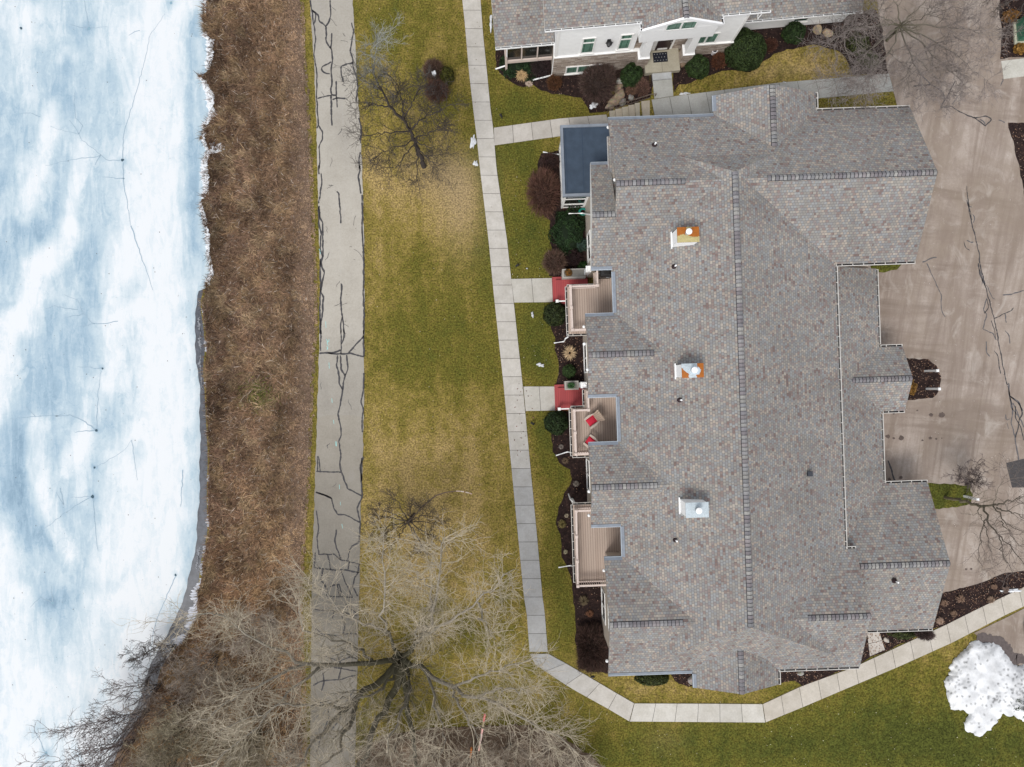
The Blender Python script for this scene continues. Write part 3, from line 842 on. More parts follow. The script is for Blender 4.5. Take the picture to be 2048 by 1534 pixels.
# asphalt path ------------------------------------------------------
PATH_L = [(616,-300),(620,0),(624,70),(628,130),(632,220),(634,300),(637,420),(640,560),(638,700),(635,800),(632,900),(629,1000),(625,1100),(622,1300),(620,1534),(618,2000)]
PATH_R = [(700,-300),(705,0),(711,100),(716,190),(722,290),(726,380),(728,500),(729,600),(728,700),(728,800),(726,900),(722,1000),(720,1100),(716,1300),(712,1420),(710,1534),(706,2000)]
Z = lambda ox, oy, s, pl: [(ox + x / s, oy + y / s) for x, y in pl]
PC = []
for pl in ([(320,0),(335,90),(350,210),(368,340),(355,500),(382,680),(378,860),(385,1000),(395,1135),(380,1165)],
           [(335,90),(395,140),(400,190),(460,240),(465,380),(510,450),(520,540),(505,640),(520,720),(505,830),(520,860),(555,865)],[(500,0),(510,130),(490,200),(460,240)],
           [(515,300),(508,450)],[(510,560),(425,605),(425,640),(460,668),(500,670)],[(695,205),(715,290),(690,400),(685,470),(712,540),(705,600),(740,700),(750,800),(735,920)],
           [(710,565),(598,600),(605,680),(618,745)],[(555,735),(555,840),(565,975)],[(385,895),(440,880),(515,865)],[(510,860),(518,1140)],[(520,905),(560,892),(640,895)],
           [(395,1135),(435,1200),(430,1260),(400,1330),(408,1440),(400,1534)],[(775,1380),(762,1440),(770,1534)],[(760,1070),(785,1160),(775,1300)],[(340,95),(372,130),(360,200),(352,215)]):
    PC.append(Z(550, 0, 4.538, pl))
for pl in ([(400,0),(400,85)],[(418,75),(428,140),(395,350)],[(560,240),(580,260),(590,400),(597,530)],
           [(400,370),(405,480),(430,520),(435,820),(415,880),(430,940),(450,970),(425,1060),(415,1150),(440,1200),(430,1350),(415,1440),(420,1534)],
           [(395,380),(400,560),(418,620),(412,760),(430,830)],[(412,850),(415,1100),(405,1300),(412,1534)],[(765,0),(770,50),(755,100),(780,260)],
           [(790,270),(797,480),(790,560),(800,770),(805,1000),(800,1100),(808,1300),(803,1534)],[(598,1075),(608,1090),(597,1250),(610,1380),(630,1534)],[(610,1380),(597,1440),(598,1534)]):
    PC.append(Z(550, 330, 4.538, pl))
for pl in ([(417,0),(415,190)],[(598,0),(600,220)],[(625,0),(625,70),(600,130)],[(400,212),(480,208),(560,200),(598,180)],[(480,208),(560,217),(680,212),(805,243)],
           [(803,0),(805,243)],[(805,55),(668,205)],[(567,230),(558,320),(580,400),(585,490),(612,540)],
           [(592,230),(600,350),(635,415),(612,540),(605,620),(568,760),(590,850),(600,960),(580,1010),(600,1130),(588,1230),(605,1295),(660,1440),(785,1505)],
           [(650,225),(655,300),(665,350),(635,415)],[(805,390),(803,560),(780,650),(800,720),(788,860),(795,930)],[(375,1282),(600,1292)],[(410,1280),(395,1150),(385,1150),(385,1280)],
           [(800,1150),(775,1230),(785,1370)],[(370,1475),(430,1490),(515,1530)]):
    PC.append(Z(550, 660, 4.538, pl))
for pl in ([(255,265),(355,300),(370,370),(395,405),(440,405),(535,455)],[(545,50),(540,180),(550,290),(515,370),(535,450),(530,580),(480,610),(455,690)],
           [(260,380),(275,480),(265,560),(275,655)],[(270,655),(370,655),(415,690),(530,715)],[(385,500),(375,580),(415,690)],[(240,735),(300,750),(450,755),(530,770)],[(470,700),(460,750)],
           [(415,760),(440,830),(485,920)],[(345,860),(390,840),(400,880),(410,920)],[(320,920),(490,925)],[(400,840),(420,900)],[(440,970),(520,1030)],[(250,860),(300,880)],[(240,1340),(510,1390)],
           [(330,1230),(380,1275)],[(250,1000),(380,1015),(520,1040)],[(370,1010),(360,1060)],[(240,1480),(300,1450),(420,1440),(505,1415)]):
    PC.append(Z(550, 900, 3.143, pl))
for pl in ([(255,640),(250,700),(245,735)],[(300,750),(290,820),(330,880),(320,920)],[(530,715),(525,770),(500,800),(490,860),(520,920)],[(330,655),(345,700),(350,755)],[(250,1120),(300,1160),(380,1170),(470,1150),(520,1160)],[(260,1290),(330,1300),(400,1330),(470,1300),(515,1310)],
           [(420,1040),(440,1100),(430,1160)],[(300,1400),(310,1460),(290,1520)],[(390,1290),(420,1350),(400,1440)],[(250,1580),(330,1600),(420,1570),(500,1560)],[(330,1600),(340,1680),(300,1780),(260,1900)],[(500,1500),(440,1600),(400,1700),(330,1790)]):
    PC.append(Z(550, 900, 3.143, pl))
MARKS = [Z(550,660,4.538,p) for p in ([(490,295),(493,350)],[(515,620),(519,660)],[(530,815),(535,850)],[(548,1010),(552,1052)],[(556,1012),(558,1055)],[(580,1405),(590,1410)],[(585,1412),(586,1445)],
                                     [(465,80),(472,100)],[(480,95),(470,125),(485,140)],[(468,150),(486,160),(470,180)],[(490,80),(488,110)])] + \
        [Z(550,900,3.143,p) for p in ([(420,465),(425,492)],[(410,325),(412,347)])] + [Z(550,330,4.538,p) for p in ([(460,1420),(463,1478)],[(400,760),(414,800)],[(408,770),(410,810)])]
def path_tone(y):
    for (y0, k0), (y1, k1) in zip(PT_, PT_[1:]):
        if y <= y1: return k0 + (k1 - k0) * (y - y0) / (y1 - y0)
    return PT_[-1][1]
PT_ = [(-400, .86), (0, .80), (250, .86), (500, .96), (640, .94), (720, .76), (950, .64), (1150, .56), (1300, .58), (1534, .60), (2100, .60)]
def path_extra(mb, mats):
    for i, f in enumerate(mb.f):
        y = sum(mb.v[q][1] for q in f) / len(f); k = path_tone(767 - y * F / CAMH); mb.c[i] = (k, k * (1.0 if k > .7 else .985), k * (1.0 if k > .7 else .96))
    mats.append(M_SEAL); mats.append(mat_plain('pale_cyan_paint', (0.30, 0.58, 0.56), 0.7, 0.1))
    rnd = random.Random(4)
    for pl in PC: ribbon(mb, pl, rnd.uniform(0.075, 0.11), 0.036, 1, None, 6, 0.35, rnd)
    for _ in range(46):     # hairline cracks
        y = rnd.uniform(20, 1500); x = rnd.uniform(lerp_y(PATH_L, y) + 4, lerp_y(PATH_R, y) - 10); dx = rnd.uniform(-16, 16); dy = rnd.uniform(-22, 22)
        q = [(min(max(x + dx*t + rnd.uniform(-2, 2), lerp_y(PATH_L, y) + 3), lerp_y(PATH_R, y) - 3), y + dy*t) for t in (0, .33, .66, 1)]
        ribbon(mb, q, rnd.uniform(.018, .035), 0.035, 1, None, 6, .3, rnd)
    for pl in MARKS: ribbon(mb, pl, 0.05, 0.037, 2, None, 8, 0.3, rnd)
poly = PATH_L[:-1] + [(619,1800)] + [(708,1800)] + PATH_R[:-1][::-1]
tag(sheet('asphalt_path', poly, 0.03, M_ASPH, 26, jit=.9, extra=path_extra), kind='structure')

# driveway ----------------------------------------------------------
DC = []
for pl in ([(1650,0),(1680,140),(1735,370),(1740,440),(1780,600),(1850,870),(1900,1150),(1950,1370)],[(1340,432),(1420,400),(1440,400)],[(1370,440),(1430,570),(1470,660),(1475,780),(1500,815)],
           [(1630,290),(1645,340),(1670,350)],[(1650,280),(1680,295),(1695,290)],[(1900,662),(1960,655),(2048,630)],[(1840,825),(1960,770),(1975,750)],[(1915,790),(1925,855)],
           [(1790,685),(1765,760),(1790,800),(1760,900),(1830,930),(1855,975)],[(1790,690),(1805,740),(1770,790)],[(1915,910),(1940,940),(1950,1000)],[(1785,985),(1785,1060),(1810,1090)],
           [(1840,1050),(1865,1080),(1885,1210)],[(1955,1370),(2010,1400),(2040,1470)],[(1950,1370),(1960,1440),(2000,1500)],[(1730,440),(1740,520),(1780,600)],[(1785,590),(1830,680),(1845,690)],
           [(1735,480),(1760,540),(1755,590)],[(1820,840),(1840,900),(1850,960)],[(1660,10),(1665,45),(1685,50)],[(1690,100),(1705,120),(1695,160)]):
    DC.append(Z(1460, 400, 3.483, pl))
for pl in ([(1275,600),(1400,590),(1480,640),(1500,690),(1465,750),(1540,740),(1600,780),(1700,820),(1790,810),(1825,830),(1780,880),(1700,815)],[(1545,730),(1590,670),(1550,660),(1560,680)],[(1870,835),(1915,855)],
           [(1650,1295),(1660,1400),(1685,1534)],[(1895,550),(1905,555),(1885,600)],[(1400,590),(1330,520),(1310,480)],[(1500,690),(1530,640),(1570,560)],[(1740,830),(1770,850),(1780,880)]):
    DC.append(Z(1460, 0, 3.483, pl))
for pl in ([(1940,20),(1950,120),(1970,200),(1960,300),(1990,420),(2010,560)],[(1950,110),(2010,160),(2040,230),(2020,270),(1990,400)],[(1970,160),(2048,330)],[(1920,240),(1925,280),(1950,270)],[(1990,180),(1985,260),(2030,330),(2045,420)],[(1930,300),(1940,340)]):
    DC.append(Z(1460, 760, 3.483, pl))
OIL = [(1104,216,9),(1140,236,7),(1400,243,16),(1475,243,22),(1100,393,17),(1140,405,9),(1195,403,20),(1340,420,8),(1395,405,12),(1437,410,9),(1475,405,5),(1645,1318,9),(1680,1316,9),(1305,212,7),(1110,690,12),(1190,680,14)]
def drive_extra(mb, mats):
    mats.append(M_SEAL); mats.append(mat_plain('oil_stained_asphalt', (0.10, 0.075, 0.065), 0.85, 0.25, 8)); mats.append(mat_plain('asphalt_patch', (0.06, 0.055, 0.056), 0.9, 0.2, 6)); mats.append(mat_plain('grey_crack_sealant', (0.10, 0.095, 0.10), 0.8, 0.2, 9))
    rnd = random.Random(9)
    for i, pl in enumerate(DC): ribbon(mb, pl, rnd.uniform(0.045, 0.08), 0.036, 4 if i % 3 else 1, None, 6, 0.4, rnd)
    ribbon(mb, Z(1460, 760, 3.483, [(1100,560),(1125,630),(1150,705)]), 0.09, 0.036, 1, None, 6, 0.3, rnd)
    for x, y, r in OIL:
        px, py = 1460 + x / 3.483, 760 + y / 3.483; rr = r / 3.483
        mb.face([G(px + math.cos(a) * rr * rnd.uniform(.75, 1.2), py - math.sin(a) * rr * rnd.uniform(.6, 1.0), 0.0345) for a in [2 * math.pi * i / 14 for i in range(14)]], 2)
    mb.face([G(2070, 975, 0.034), G(2070, 912, 0.034), G(2012, 926, 0.034), G(2024, 975, 0.034)][::-1], 3)
DRIVE = [(1690,-200),(1752,-20),(1762,60),(1770,110),(1776,150),(1788,185),(1797,222),(1700,260),(1690,700),(1690,1150),(1800,1215),(1883,1187),(1962,1166),(2005,1148),(2060,1140),(2500,1120),(2500,-200)]
tag(sheet('driveway', DRIVE, 0.03, M_DRIVE, 30, extra=drive_extra), kind='structure')
tag(sheet('lower_driveway', [(1948,1266),(2011,1236),(2060,1211),(2500,1010),(2500,1420),(2060,1345),(2030,1325),(1990,1300)], 0.03, M_DRIVE, 26), kind='structure')

# mulch beds --------------------------------------------------------
BEDS = [
 [(990,90),(992,134),(1005,150),(1026,167),(1045,174),(1068,170),(1083,180),(1105,187),(1138,192),(1162,195),(1171,206),(1180,224),(1213,224),(1300,196),(1312,150),(1300,90),(1000,85)],
 [(1344,120),(1348,184),(1359,170),(1381,165),(1400,158),(1419,150),(1444,141),(1463,141),(1500,143),(1519,128),(1548,108),(1576,99),(1627,88),(1652,94),(1684,104),(1697,127),(1706,148),(1776,149),(1765,60),(1752,20),(1600,20),(1450,60)],
 [(1081,308),(1076,330),(1070,400),(1088,432),(1100,441),(1101,484),(1104,498),(1098,552),(1150,556),(1215,540),(1215,300),(1130,300)],
 [(1106,607),(1102,653),(1110,676),(1110,701),(1116,721),(1117,749),(1112,772),(1215,772),(1215,600)],
 [(1108,822),(1102,868),(1105,902),(1119,924),(1139,940),(1144,958),(1130,987),(1116,1015),(1113,1049),(1122,1080),(1124,1114),(1141,1150),(1150,1222),(1152,1250),(1150,1281),(1158,1321),(1175,1343),(1260,1349),(1260,820)],
 [(1556,1325),(1692,1330),(1690,1338),(1632,1363),(1605,1373),(1590,1362),(1556,1366)],
 [(1720,1328),(1730,1260),(1765,1250),(1865,1250),(1868,1259),(1769,1303),(1742,1315)],
 [(1860,1240),(1883,1187),(1962,1166),(2005,1148),(2060,1140),(2060,1170),(2000,1199),(1959,1217),(1888,1252),(1866,1258)],
 [(1800,716),(1858,719),(1874,730),(1882,752),(1880,780),(1866,796),(1800,802)],
 [(1998,-60),(1998,20),(2004,60),(2000,117),(2120,108),(2120,-60)],
 [(2016,246),(2030,300),(2042,350),(2052,405),(2120,480),(2120,246)],
 [(1340,1345),(1392,1345),(1392,1372),(1376,1374),(1350,1362)],
]
for i, b in enumerate(BEDS):
    tag(sheet('mulch_bed', b, 0.034, M_MULCH, 22, jit=1.6, seed=20 + i), kind='structure')
tag(sheet('grass_strip', [(1850,966),(1939,971),(1945,990),(1943,1008),(1914,1015),(1850,1019)], 0.045, M_LAWN, 18, jit=1.5, col=(0.95, 0, 0)), kind='structure')
tag(sheet('grass_corner', [(1740,520),(1805,526),(1795,538),(1770,545),(1745,544)], 0.045, M_LAWN, 18, jit=1.5, col=(0.95, 0, 0)), kind='structure')
tag(sheet('leaf_litter_ground', [(712,1505),(780,1470),(860,1458),(950,1452),(1050,1450),(1110,1468),(1150,1490),(1185,1515),(1215,1545),(1260,1800),(700,1800)], 0.04, M_LITTER, 30, jit=3), kind='structure')

# sidewalks ---------------------------------------------------------
def walk(name, left, right, step=36.5, off=0.05, tone=(0.50, 0.475, 0.44), tones=None, seed=2, first=0.0):
    """concrete slabs with open joints between two edge lines given in ground pixels"""
    rnd = random.Random(seed)
    def along(pl):
        d = [0.0]
        for a, b in zip(pl, pl[1:]): d.append(d[-1] + math.hypot(b[0] - a[0], b[1] - a[1]))
        return d
    def at(pl, d, t):
        s = t * d[-1]
        for i in range(len(pl) - 1):
            if s <= d[i + 1] or i == len(pl) - 2:
                k = (s - d[i]) / max(1e-6, d[i + 1] - d[i])
                return (pl[i][0] + (pl[i+1][0] - pl[i][0]) * k, pl[i][1] + (pl[i+1][1] - pl[i][1]) * k)
    dl, dr = along(left), along(right)
    n = max(1, round((dl[-1] + dr[-1]) * 0.5 / step))
    mb = MB()
    gap = 0.55 / step / n * 1.0
    for i in range(n):
        a, b = i / n, (i + 1) / n
        k = rnd.uniform(0.93, 1.04)
        tt = tone
        if tones:
            y = at(left, dl, (a + b) / 2)
            tt = tones(*y)
        c = (tt[0] * k, tt[1] * k, tt[2] * k)
        sub = 2
        for j in range(sub):
            t0 = a + gap * (0.8 if j == 0 else 0) + (b - a) * j / sub
            t1 = a + (b - a) * (j + 1) / sub - gap * (0.8 if j == sub - 1 else 0)
            q = [at(left, dl, t0), at(left, dl, t1), at(right, dr, t1), at(right, dr, t0)]
            top = [G(x, y, off) for x, y in q]
            bot = [p - Vector((0, 0, 0.12)) for p in top]
            nrm = (top[1] - top[0]).cross(top[2] - top[0]).z
            if nrm < 0: top.reverse(); bot.reverse()
            mb.face(top, 0, c)
            for m_ in range(4): mb.face([bot[m_], bot[(m_+1)%4], top[(m_+1)%4], top[m_]], 0, c)
    # dark joint bed
    m = max(2, n)
    for i in range(m):
        a, b = i / m, (i + 1) / m
        q = [G(*at(left, dl, a), off - 0.018), G(*at(left, dl, b), off - 0.018), G(*at(right, dr, b), off - 0.018), G(*at(right, dr, a), off - 0.018)]
        if (q[1] - q[0]).cross(q[2] - q[0]).z < 0: q.reverse()
        mb.face(q, 0, (0.10, 0.095, 0.085))
    return tag(mb.build(name, [M_CONC]), kind='structure')

def tone_main(x, y):
    t = sstep(850, 1000, y) * (1 - sstep(1330, 1400, y))
    a, b = (0.49, 0.465, 0.43), (0.335, 0.335, 0.335)
    return tuple(a[i] + (b[i] - a[i]) * t for i in range(3))
WL = [(905,-200),(924.6,0),(929,40),(938,145),(946.6,220),(953,271),(960,338),(977,480),(988,593),(1007,768),(1020,905),(1035,1061),(1048,1195),(1053.5,1227),(1059,1304)]
WR = [(942,-200),(961,0),(966.5,73),(974,145),(981,218),(986,253),(993,338),(1014,480),(1027.5,605),(1045,768),(1058,905),(1073,1061),(1085,1195),(1089,1222),(1095.5,1304)]
walk('sidewalk', WL, WR, 36.5, tones=tone_main)
walk('sidewalk', [(1060,1308),(1066,1326),(1100,1349),(1141,1376),(1215,1417),(1258.8,1442.8)], [(1096.5,1307.5),(1098,1309),(1130,1326),(1161,1344),(1232,1386),(1268.2,1406.8)], 44, tones=tone_main, seed=5)
walk('sidewalk', [(1259.4,1443),(1400,1444),(1530.6,1445)], [(1268.8,1407),(1400,1407.5),(1525.2,1408.5)], 43, tone=(0.52,0.50,0.46), seed=6)
walk('sidewalk', [(1531.2,1444.8),(1609,1413),(1684,1381),(1796,1334),(1905,1285),(2011,1230),(2060,1207),(2300,1090)], [(1525.8,1408.5),(1603.6,1372.5),(1707,1335),(1800,1292),(1890.6,1250.5),(1959.6,1216),(2000,1197),(2055,1171),(2290,1055)], 40, tone=(0.50,0.46,0.405), seed=7)
walk('entry_walk', [(988.5,290.5),(1120,272),(1222,262)], [(987.5,255.5),(1120,237),(1213,229)], 38.5, tone=(0.45,0.42,0.385), seed=8)
walk('entry_walk', [(1028,605),(1106,604)], [(1022,558),(1104,556)], 41, tone=(0.47,0.45,0.41), seed=9)
walk('entry_walk', [(1051,822),(1112,821)], [(1046.5,773),(1110,773)], 33, tone=(0.47,0.45,0.41), seed=10)
walk('entry_walk', [(1310,236),(1430,229),(1600,210),(1640,196),(1788,182)], [(1303,199.5),(1347,192.5),(1422,183),(1560,165),(1778,147)], 37, tone=(0.36,0.36,0.345), seed=11)
walk('entry_walk', [(1309,198),(1305,158)], [(1346.8,192),(1343.5,150)], 46, tone=(0.36,0.36,0.34), seed=12)
walk('sidewalk', [(2007,158),(2120,143)], [(2002,122),(2120,108)], 55, tone=(0.50,0.485,0.44), seed=13)
walk('entry_walk', [(1740,1313),(1734,1262)], [(1770,1300),(1758,1262)], 22, tone=(0.50,0.46,0.42), seed=14)

# ================================================================== houses
class House:
    def __init__(s, name, label, rot, cx, cy, z0):
        s.fr = Frame(rot); s.o = (cx, cy, z0)
        s.root = thing(name, label, 'house', s.fr.W(cx, cy, z0), s.fr.rot)
    def part(s, mb, name, mats, parent=None, smooth=False):
        return mb.build(name, mats, parent or s.root, s.o, smooth=smooth)

def roof_poly(mb, faces, zb_drop=0.18):
    for pts in faces: mb.suv(pts, 0)

def gable_roof(h, name, X0, X1, Y0, Y1, ze, p, ax='x', drop=0.18, inset=0.42, infill=None):
    """two roof slabs meeting in a ridge, with overhanging rakes and the gable wall set back under them"""
    mb = MB()
    if ax == 'x': a0, a1, b0, b1 = X0, X1, Y0, Y1; T = lambda a, b, z: (a, b, z)
    else: a0, a1, b0, b1 = Y0, Y1, X0, X1; T = lambda a, b, z: (b, a, z)
    bc = (b0 + b1) / 2; zr = ze + p * (b1 - b0) / 2
    for b in (b0, b1):
        mb.suv([T(a0,b,ze), T(a1,b,ze), T(a1,bc,zr), T(a0,bc,zr)], 0)
        mb.face([T(a0,b,ze-drop), T(a1,b,ze-drop), T(a1,bc,zr-drop), T(a0,bc,zr-drop)], 1)
        mb.face([T(a0,b,ze-drop), T(a1,b,ze-drop), T(a1,b,ze), T(a0,b,ze)], 1)
        for a in (a0, a1): mb.face([T(a,b,ze-drop), T(a,b,ze), T(a,bc,zr), T(a,bc,zr-drop)], 1)
    if inset is not None:
        for a in (a0 + inset, a1 - inset): mb.face([T(a,b0+.02,ze-drop-.004), T(a,b1-.02,ze-drop-.004), T(a,bc,zr-drop-.004)], 2)
    return h.part(mb, name, [M_SH, M_TRIM if infill is not None or inset is None else M_RAKE, infill or M_TSID]), zr

CAPCOL = [(.225,.22,.225),(.185,.178,.19),(.25,.245,.24),(.17,.155,.165),(.215,.195,.20),(.27,.262,.25),(.20,.20,.208)]
def ridge_cap(h, parent, p0, p1, pitch, half=0.15, seed=1):
    rnd = random.Random(seed)
    p0, p1 = Vector(p0), Vector(p1)
    d = p1 - p0; n = max(2, round(d.length / 0.215)); d = d / n
    lat = Vector((-d.y, d.x, 0)).normalized()
    mb = MB()
    def edge(c, hw, lift, flip): 
        return c + lat * hw * flip + Vector((0, 0, lift - pitch * hw))
    for sgn in (1, -1):     # near-black strip: the caps' edge shadow painted in
        mb.face([p0 + Vector((0,0,.012)), edge(p0, half + .024, .014, sgn), edge(p1, half + .024, .014, sgn), p1 + Vector((0,0,.012))][::sgn], 0, (.02,.02,.024))
    for i in range(n):
        a, b = p0 + d * i, p0 + d * (i + 0.86)
        c = rnd.choice(CAPCOL); k = rnd.uniform(.85, 1.12); c = tuple(v * k for v in c)
        for sgn in (1, -1):
            q = [a + Vector((0,0,.045)), edge(a, half, .04, sgn), edge(b, half, .03, sgn), b + Vector((0,0,.03))]
            mb.face(q[::sgn], 0, c)
            mb.face([b + Vector((0,0,.03)), edge(b, half, .03, sgn), edge(b, half, .012, sgn), b + Vector((0,0,.012))], 0, (.03,.03,.035))
    return h.part(mb, 'ridge_cap', [M_ATTR], parent)

def gutter(h, p0, p1, out, z, hang=0.62):
    """open white gutter: p0, p1 in the house's plan, out = outward direction"""
    mb = MB()
    a, b = Vector((p0[0], p0[1], z)), Vector((p1[0], p1[1], z)); o = Vector((out[0], out[1], 0))
    d = (b - a); L_ = d.length; d.normalize()
    w, hgt = 0.125, 0.12
    def bar(s0, s1, o0, o1, z0, z1, mat):
        q = [a + d*s0 + o*o0, a + d*s1 + o*o0, a + d*s1 + o*o1, a + d*s0 + o*o1]
        lo = [v + Vector((0,0,z0)) for v in q]; hi = [v + Vector((0,0,z1)) for v in q]
        if (q[1]-q[0]).cross(q[2]-q[0]).z < 0: lo.reverse(); hi.reverse()
        mb.face(lo[::-1], mat); mb.face(hi, mat)
        for i in range(4): mb.face([lo[i], lo[(i+1)%4], hi[(i+1)%4], hi[i]], mat)
    bar(0, L_, w - 0.03, w, -hgt, 0.0, 0)
    bar(0, L_, 0.002, w - 0.03, -hgt, -hgt + 0.02, 1)
    bar(-0.003, 0.02, 0.0, w - 0.001, -hgt - 0.002, -0.002, 0); bar(L_ - 0.02, L_ + 0.003, 0.0, w - 0.001, -hgt - 0.002, -0.002, 0)
    s = hang * 0.5
    while s < L_ - 0.1:
        bar(s, s + 0.035, 0.0, w - 0.032, -0.03, -0.008, 0); s += hang
    return h.part(mb, 'gutter', [mat_plain('gutter_paint', (.60,.575,.54), .5, .10, 3) if h is A else M_WPAINT, M_DARK])

def drip_edge(h, p0, p1, out, z, pitch, w=0.165):
    """blue-grey metal flashing lying on the eave"""
    mb = MB()
    a, b = Vector((p0[0], p0[1], z)), Vector((p1[0], p1[1], z)); o = Vector((out[0], out[1], 0))
    q = [a + o*.03 + Vector((0,0,.012)), b + o*.03 + Vector((0,0,.012)), b - o*w + Vector((0,0,.025 + pitch*w)), a - o*w + Vector((0,0,.025 + pitch*w))]
    if (q[1]-q[0]).cross(q[2]-q[0]).z < 0: q = [q[1], q[0], q[3], q[2]]
    mb.face(q, 0)
    mb.face([q[0] - Vector((0,0,.14)), q[1] - Vector((0,0,.14)), q[1], q[0]], 0)
    d = (q[1] - q[0]).normalized()
    m = 0.025      # thin paler lip along the outer edge
    mb.face([q[0] + Vector((0,0,.006)), q[1] + Vector((0,0,.006)), q[1] + (q[2]-q[1])*.14 + Vector((0,0,.006)), q[0] + (q[3]-q[0])*.14 + Vector((0,0,.006))], 1)
    return h.part(mb, 'drip_edge', [M_FLASH, mat_plain('pale_metal_lip', (0.42,0.47,0.52), 0.4, 0.1)])

def window(h, X0, X1, z0, z1, Y, panes=1, transom=0.0, parent=None, glass=None, sill=True, depth=0.05):
    """window in a wall that faces down the picture (-Y of the house)"""
    f = MB(); t = 0.085
    f.box(X0, X1, Y - depth, Y - 0.004, z1 - t, z1); f.box(X0, X1, Y - depth, Y - 0.004, z0, z0 + t)
    f.box(X0, X0 + t, Y - depth, Y - 0.004, z0 + t, z1 - t); f.box(X1 - t, X1, Y - depth, Y - 0.004, z0 + t, z1 - t)
    w = (X1 - X0) / panes
    for i in range(1, panes): f.box(X0 + w*i - .05, X0 + w*i + .05, Y - depth + .003, Y - 0.004, z0 + t, z1 - t)
    if transom: f.box(X0 + t, X1 - t, Y - depth + .005, Y - 0.004, transom - .05, transom + .05)
    if sill: f.box(X0 - .05, X1 + .05, Y - depth - .05, Y - .004, z0 - .09, z0 - .002)
    fo = h.part(f, 'window', [M_TRIM], parent)
    g = MB()
    g.face([(X0 + t, Y - .012, z0 + t), (X1 - t, Y - .012, z0 + t), (X1 - t, Y - .012, z1 - t), (X0 + t, Y - .012, z1 - t)], 0)
    for i in range(panes):      # curtain folds seen through the pane
        xa = X0 + w*i + t + w*0.12; 
        g.box(xa, xa + .05, Y - .016, Y - .013, z0 + t + .03, z1 - t - .03, 1)
        g.box(xa + w*.45, xa + w*.45 + .03, Y - .016, Y - .013, z0 + t + .03, z1 - t - .03, 1)
    g.box(X0 + t, X1 - t, Y - .016, Y - .013, z0 + t, z0 + t + 0.10, 1)
    h.part(g, 'pane', [glass or M_GLASS, mat_plain('dark_green_glass', (0.035,0.09,0.065), 0.2, 0.2)], fo)
    return fo

# ------------------------------------------------------------------ the townhouse row with the big roof
A = House('townhouse', 'large townhouse row with grey shingle roof, three chimneys and tan balconies', 2.0, 12.4, -1.0, 0.0)
ZE, PT = 6.0, 0.40
XW, XE, YS, YN = 5.96, 18.79, -16.56, 13.99
XR = (XW + XE) / 2; ZR = ZE + PT * (XE - XW) / 2; RN, RS = 10.97, -13.54
mb = MB()
mb.suv([(XW,YN,ZE),(XW,YS,ZE),(XR,RS,ZR),(XR,RN,ZR)], 0); mb.suv([(XE,YS,ZE),(XE,YN,ZE),(XR,RN,ZR),(XR,RS,ZR)], 0)
mb.suv([(XE,YN,ZE),(XW,YN,ZE),(XR,RN,ZR)], 0); mb.suv([(XW,YS,ZE),(XE,YS,ZE),(XR,RS,ZR)], 0)
zb = ZE - .2
for q in ([(XW,YS),(XW,YN)], [(XW,YN),(XE,YN)], [(XE,YN),(XE,YS)], [(XE,YS),(XW,YS)]):
    (a, b) = q; mb.face([(a[0],a[1],zb),(b[0],b[1],zb),(b[0],b[1],ZE),(a[0],a[1],ZE)], 1)
mb.face([(XW,YS,zb),(XW,YN,zb),(XE,YN,zb),(XE,YS,zb)], 1)
main_roof = A.part(mb, 'main_roof', [M_SH, M_TRIM])
ridge_cap(A, main_roof, (XR, RN, ZR), (XR, RS, ZR), PT, seed=1)
def wing(name, X0, X1, Y0, Y1, ze, p, ax, caps, drop=.18, seed=1):
    o, zr = gable_roof(A, name, X0, X1, Y0, Y1, ze, p, ax, drop)
    for i, (a, b) in enumerate(caps):
        c = (Y0 + Y1) / 2 if ax == 'x' else (X0 + X1) / 2
        ridge_cap(A, o, (a, c, zr) if ax == 'x' else (c, a, zr), (b, c, zr) if ax == 'x' else (c, b, zr), p, seed=seed + i)
    return o
wing('north_wing_roof', 6.02, 23.38, 6.20, 15.05, 6.0, .53, 'x', [(6.02, 9.75), (14.2, 23.38)], .185, 3)
wing('gable_roof', 4.33, 8.6, -0.96, 3.84, 6.0, .44, 'x', [(4.33, 8.0)], .187, 5)
wing('gable_roof', 4.25, 8.6, -8.41, -3.54, 6.0, .44, 'x', [(4.25, 7.95)], .189, 6)
wing('south_wing_roof', 4.94, 19.38, -16.95, -10.15, 6.0, .44, 'x', [(4.94, 9.0), (15.9, 19.38)], .191, 7)
wing('north_gable_roof', 12.08, 18.0, 11.6, 16.1, 6.0, .44, 'y', [(12.66, 16.1)], .193, 9)
wing('south_gable_roof', 9.8, 14.7, -17.8, -13.9, 6.0, .44, 'y', [(-17.8, -14.95)], .195, 10)
wing('garage_gable_roof', 19.2, 23.6, -2.46, 1.43, 4.0, .50, 'x', [(19.6, 23.6)], .16, 11)
wing('garage_wing_roof', 18.9, 24.82, -15.65, -6.8, 4.0, .44, 'x', [(19.45, 24.82)], .162, 12)
mb = MB()
mb.suv([(22.18,-10.2,4.0),(22.18,6.15,4.0),(18.4,6.15,5.66),(18.4,-10.2,5.66)], 0)
mb.face([(22.18,-10.2,3.84),(22.18,6.15,3.84),(22.18,6.15,4.0),(22.18,-10.2,4.0)], 1)
mb.face([(18.4,-10.2,3.84),(18.4,6.15,3.84),(22.18,6.15,3.84),(22.18,-10.2,3.84)], 1)
A.part(mb, 'garage_roof', [M_SH, M_TRIM])
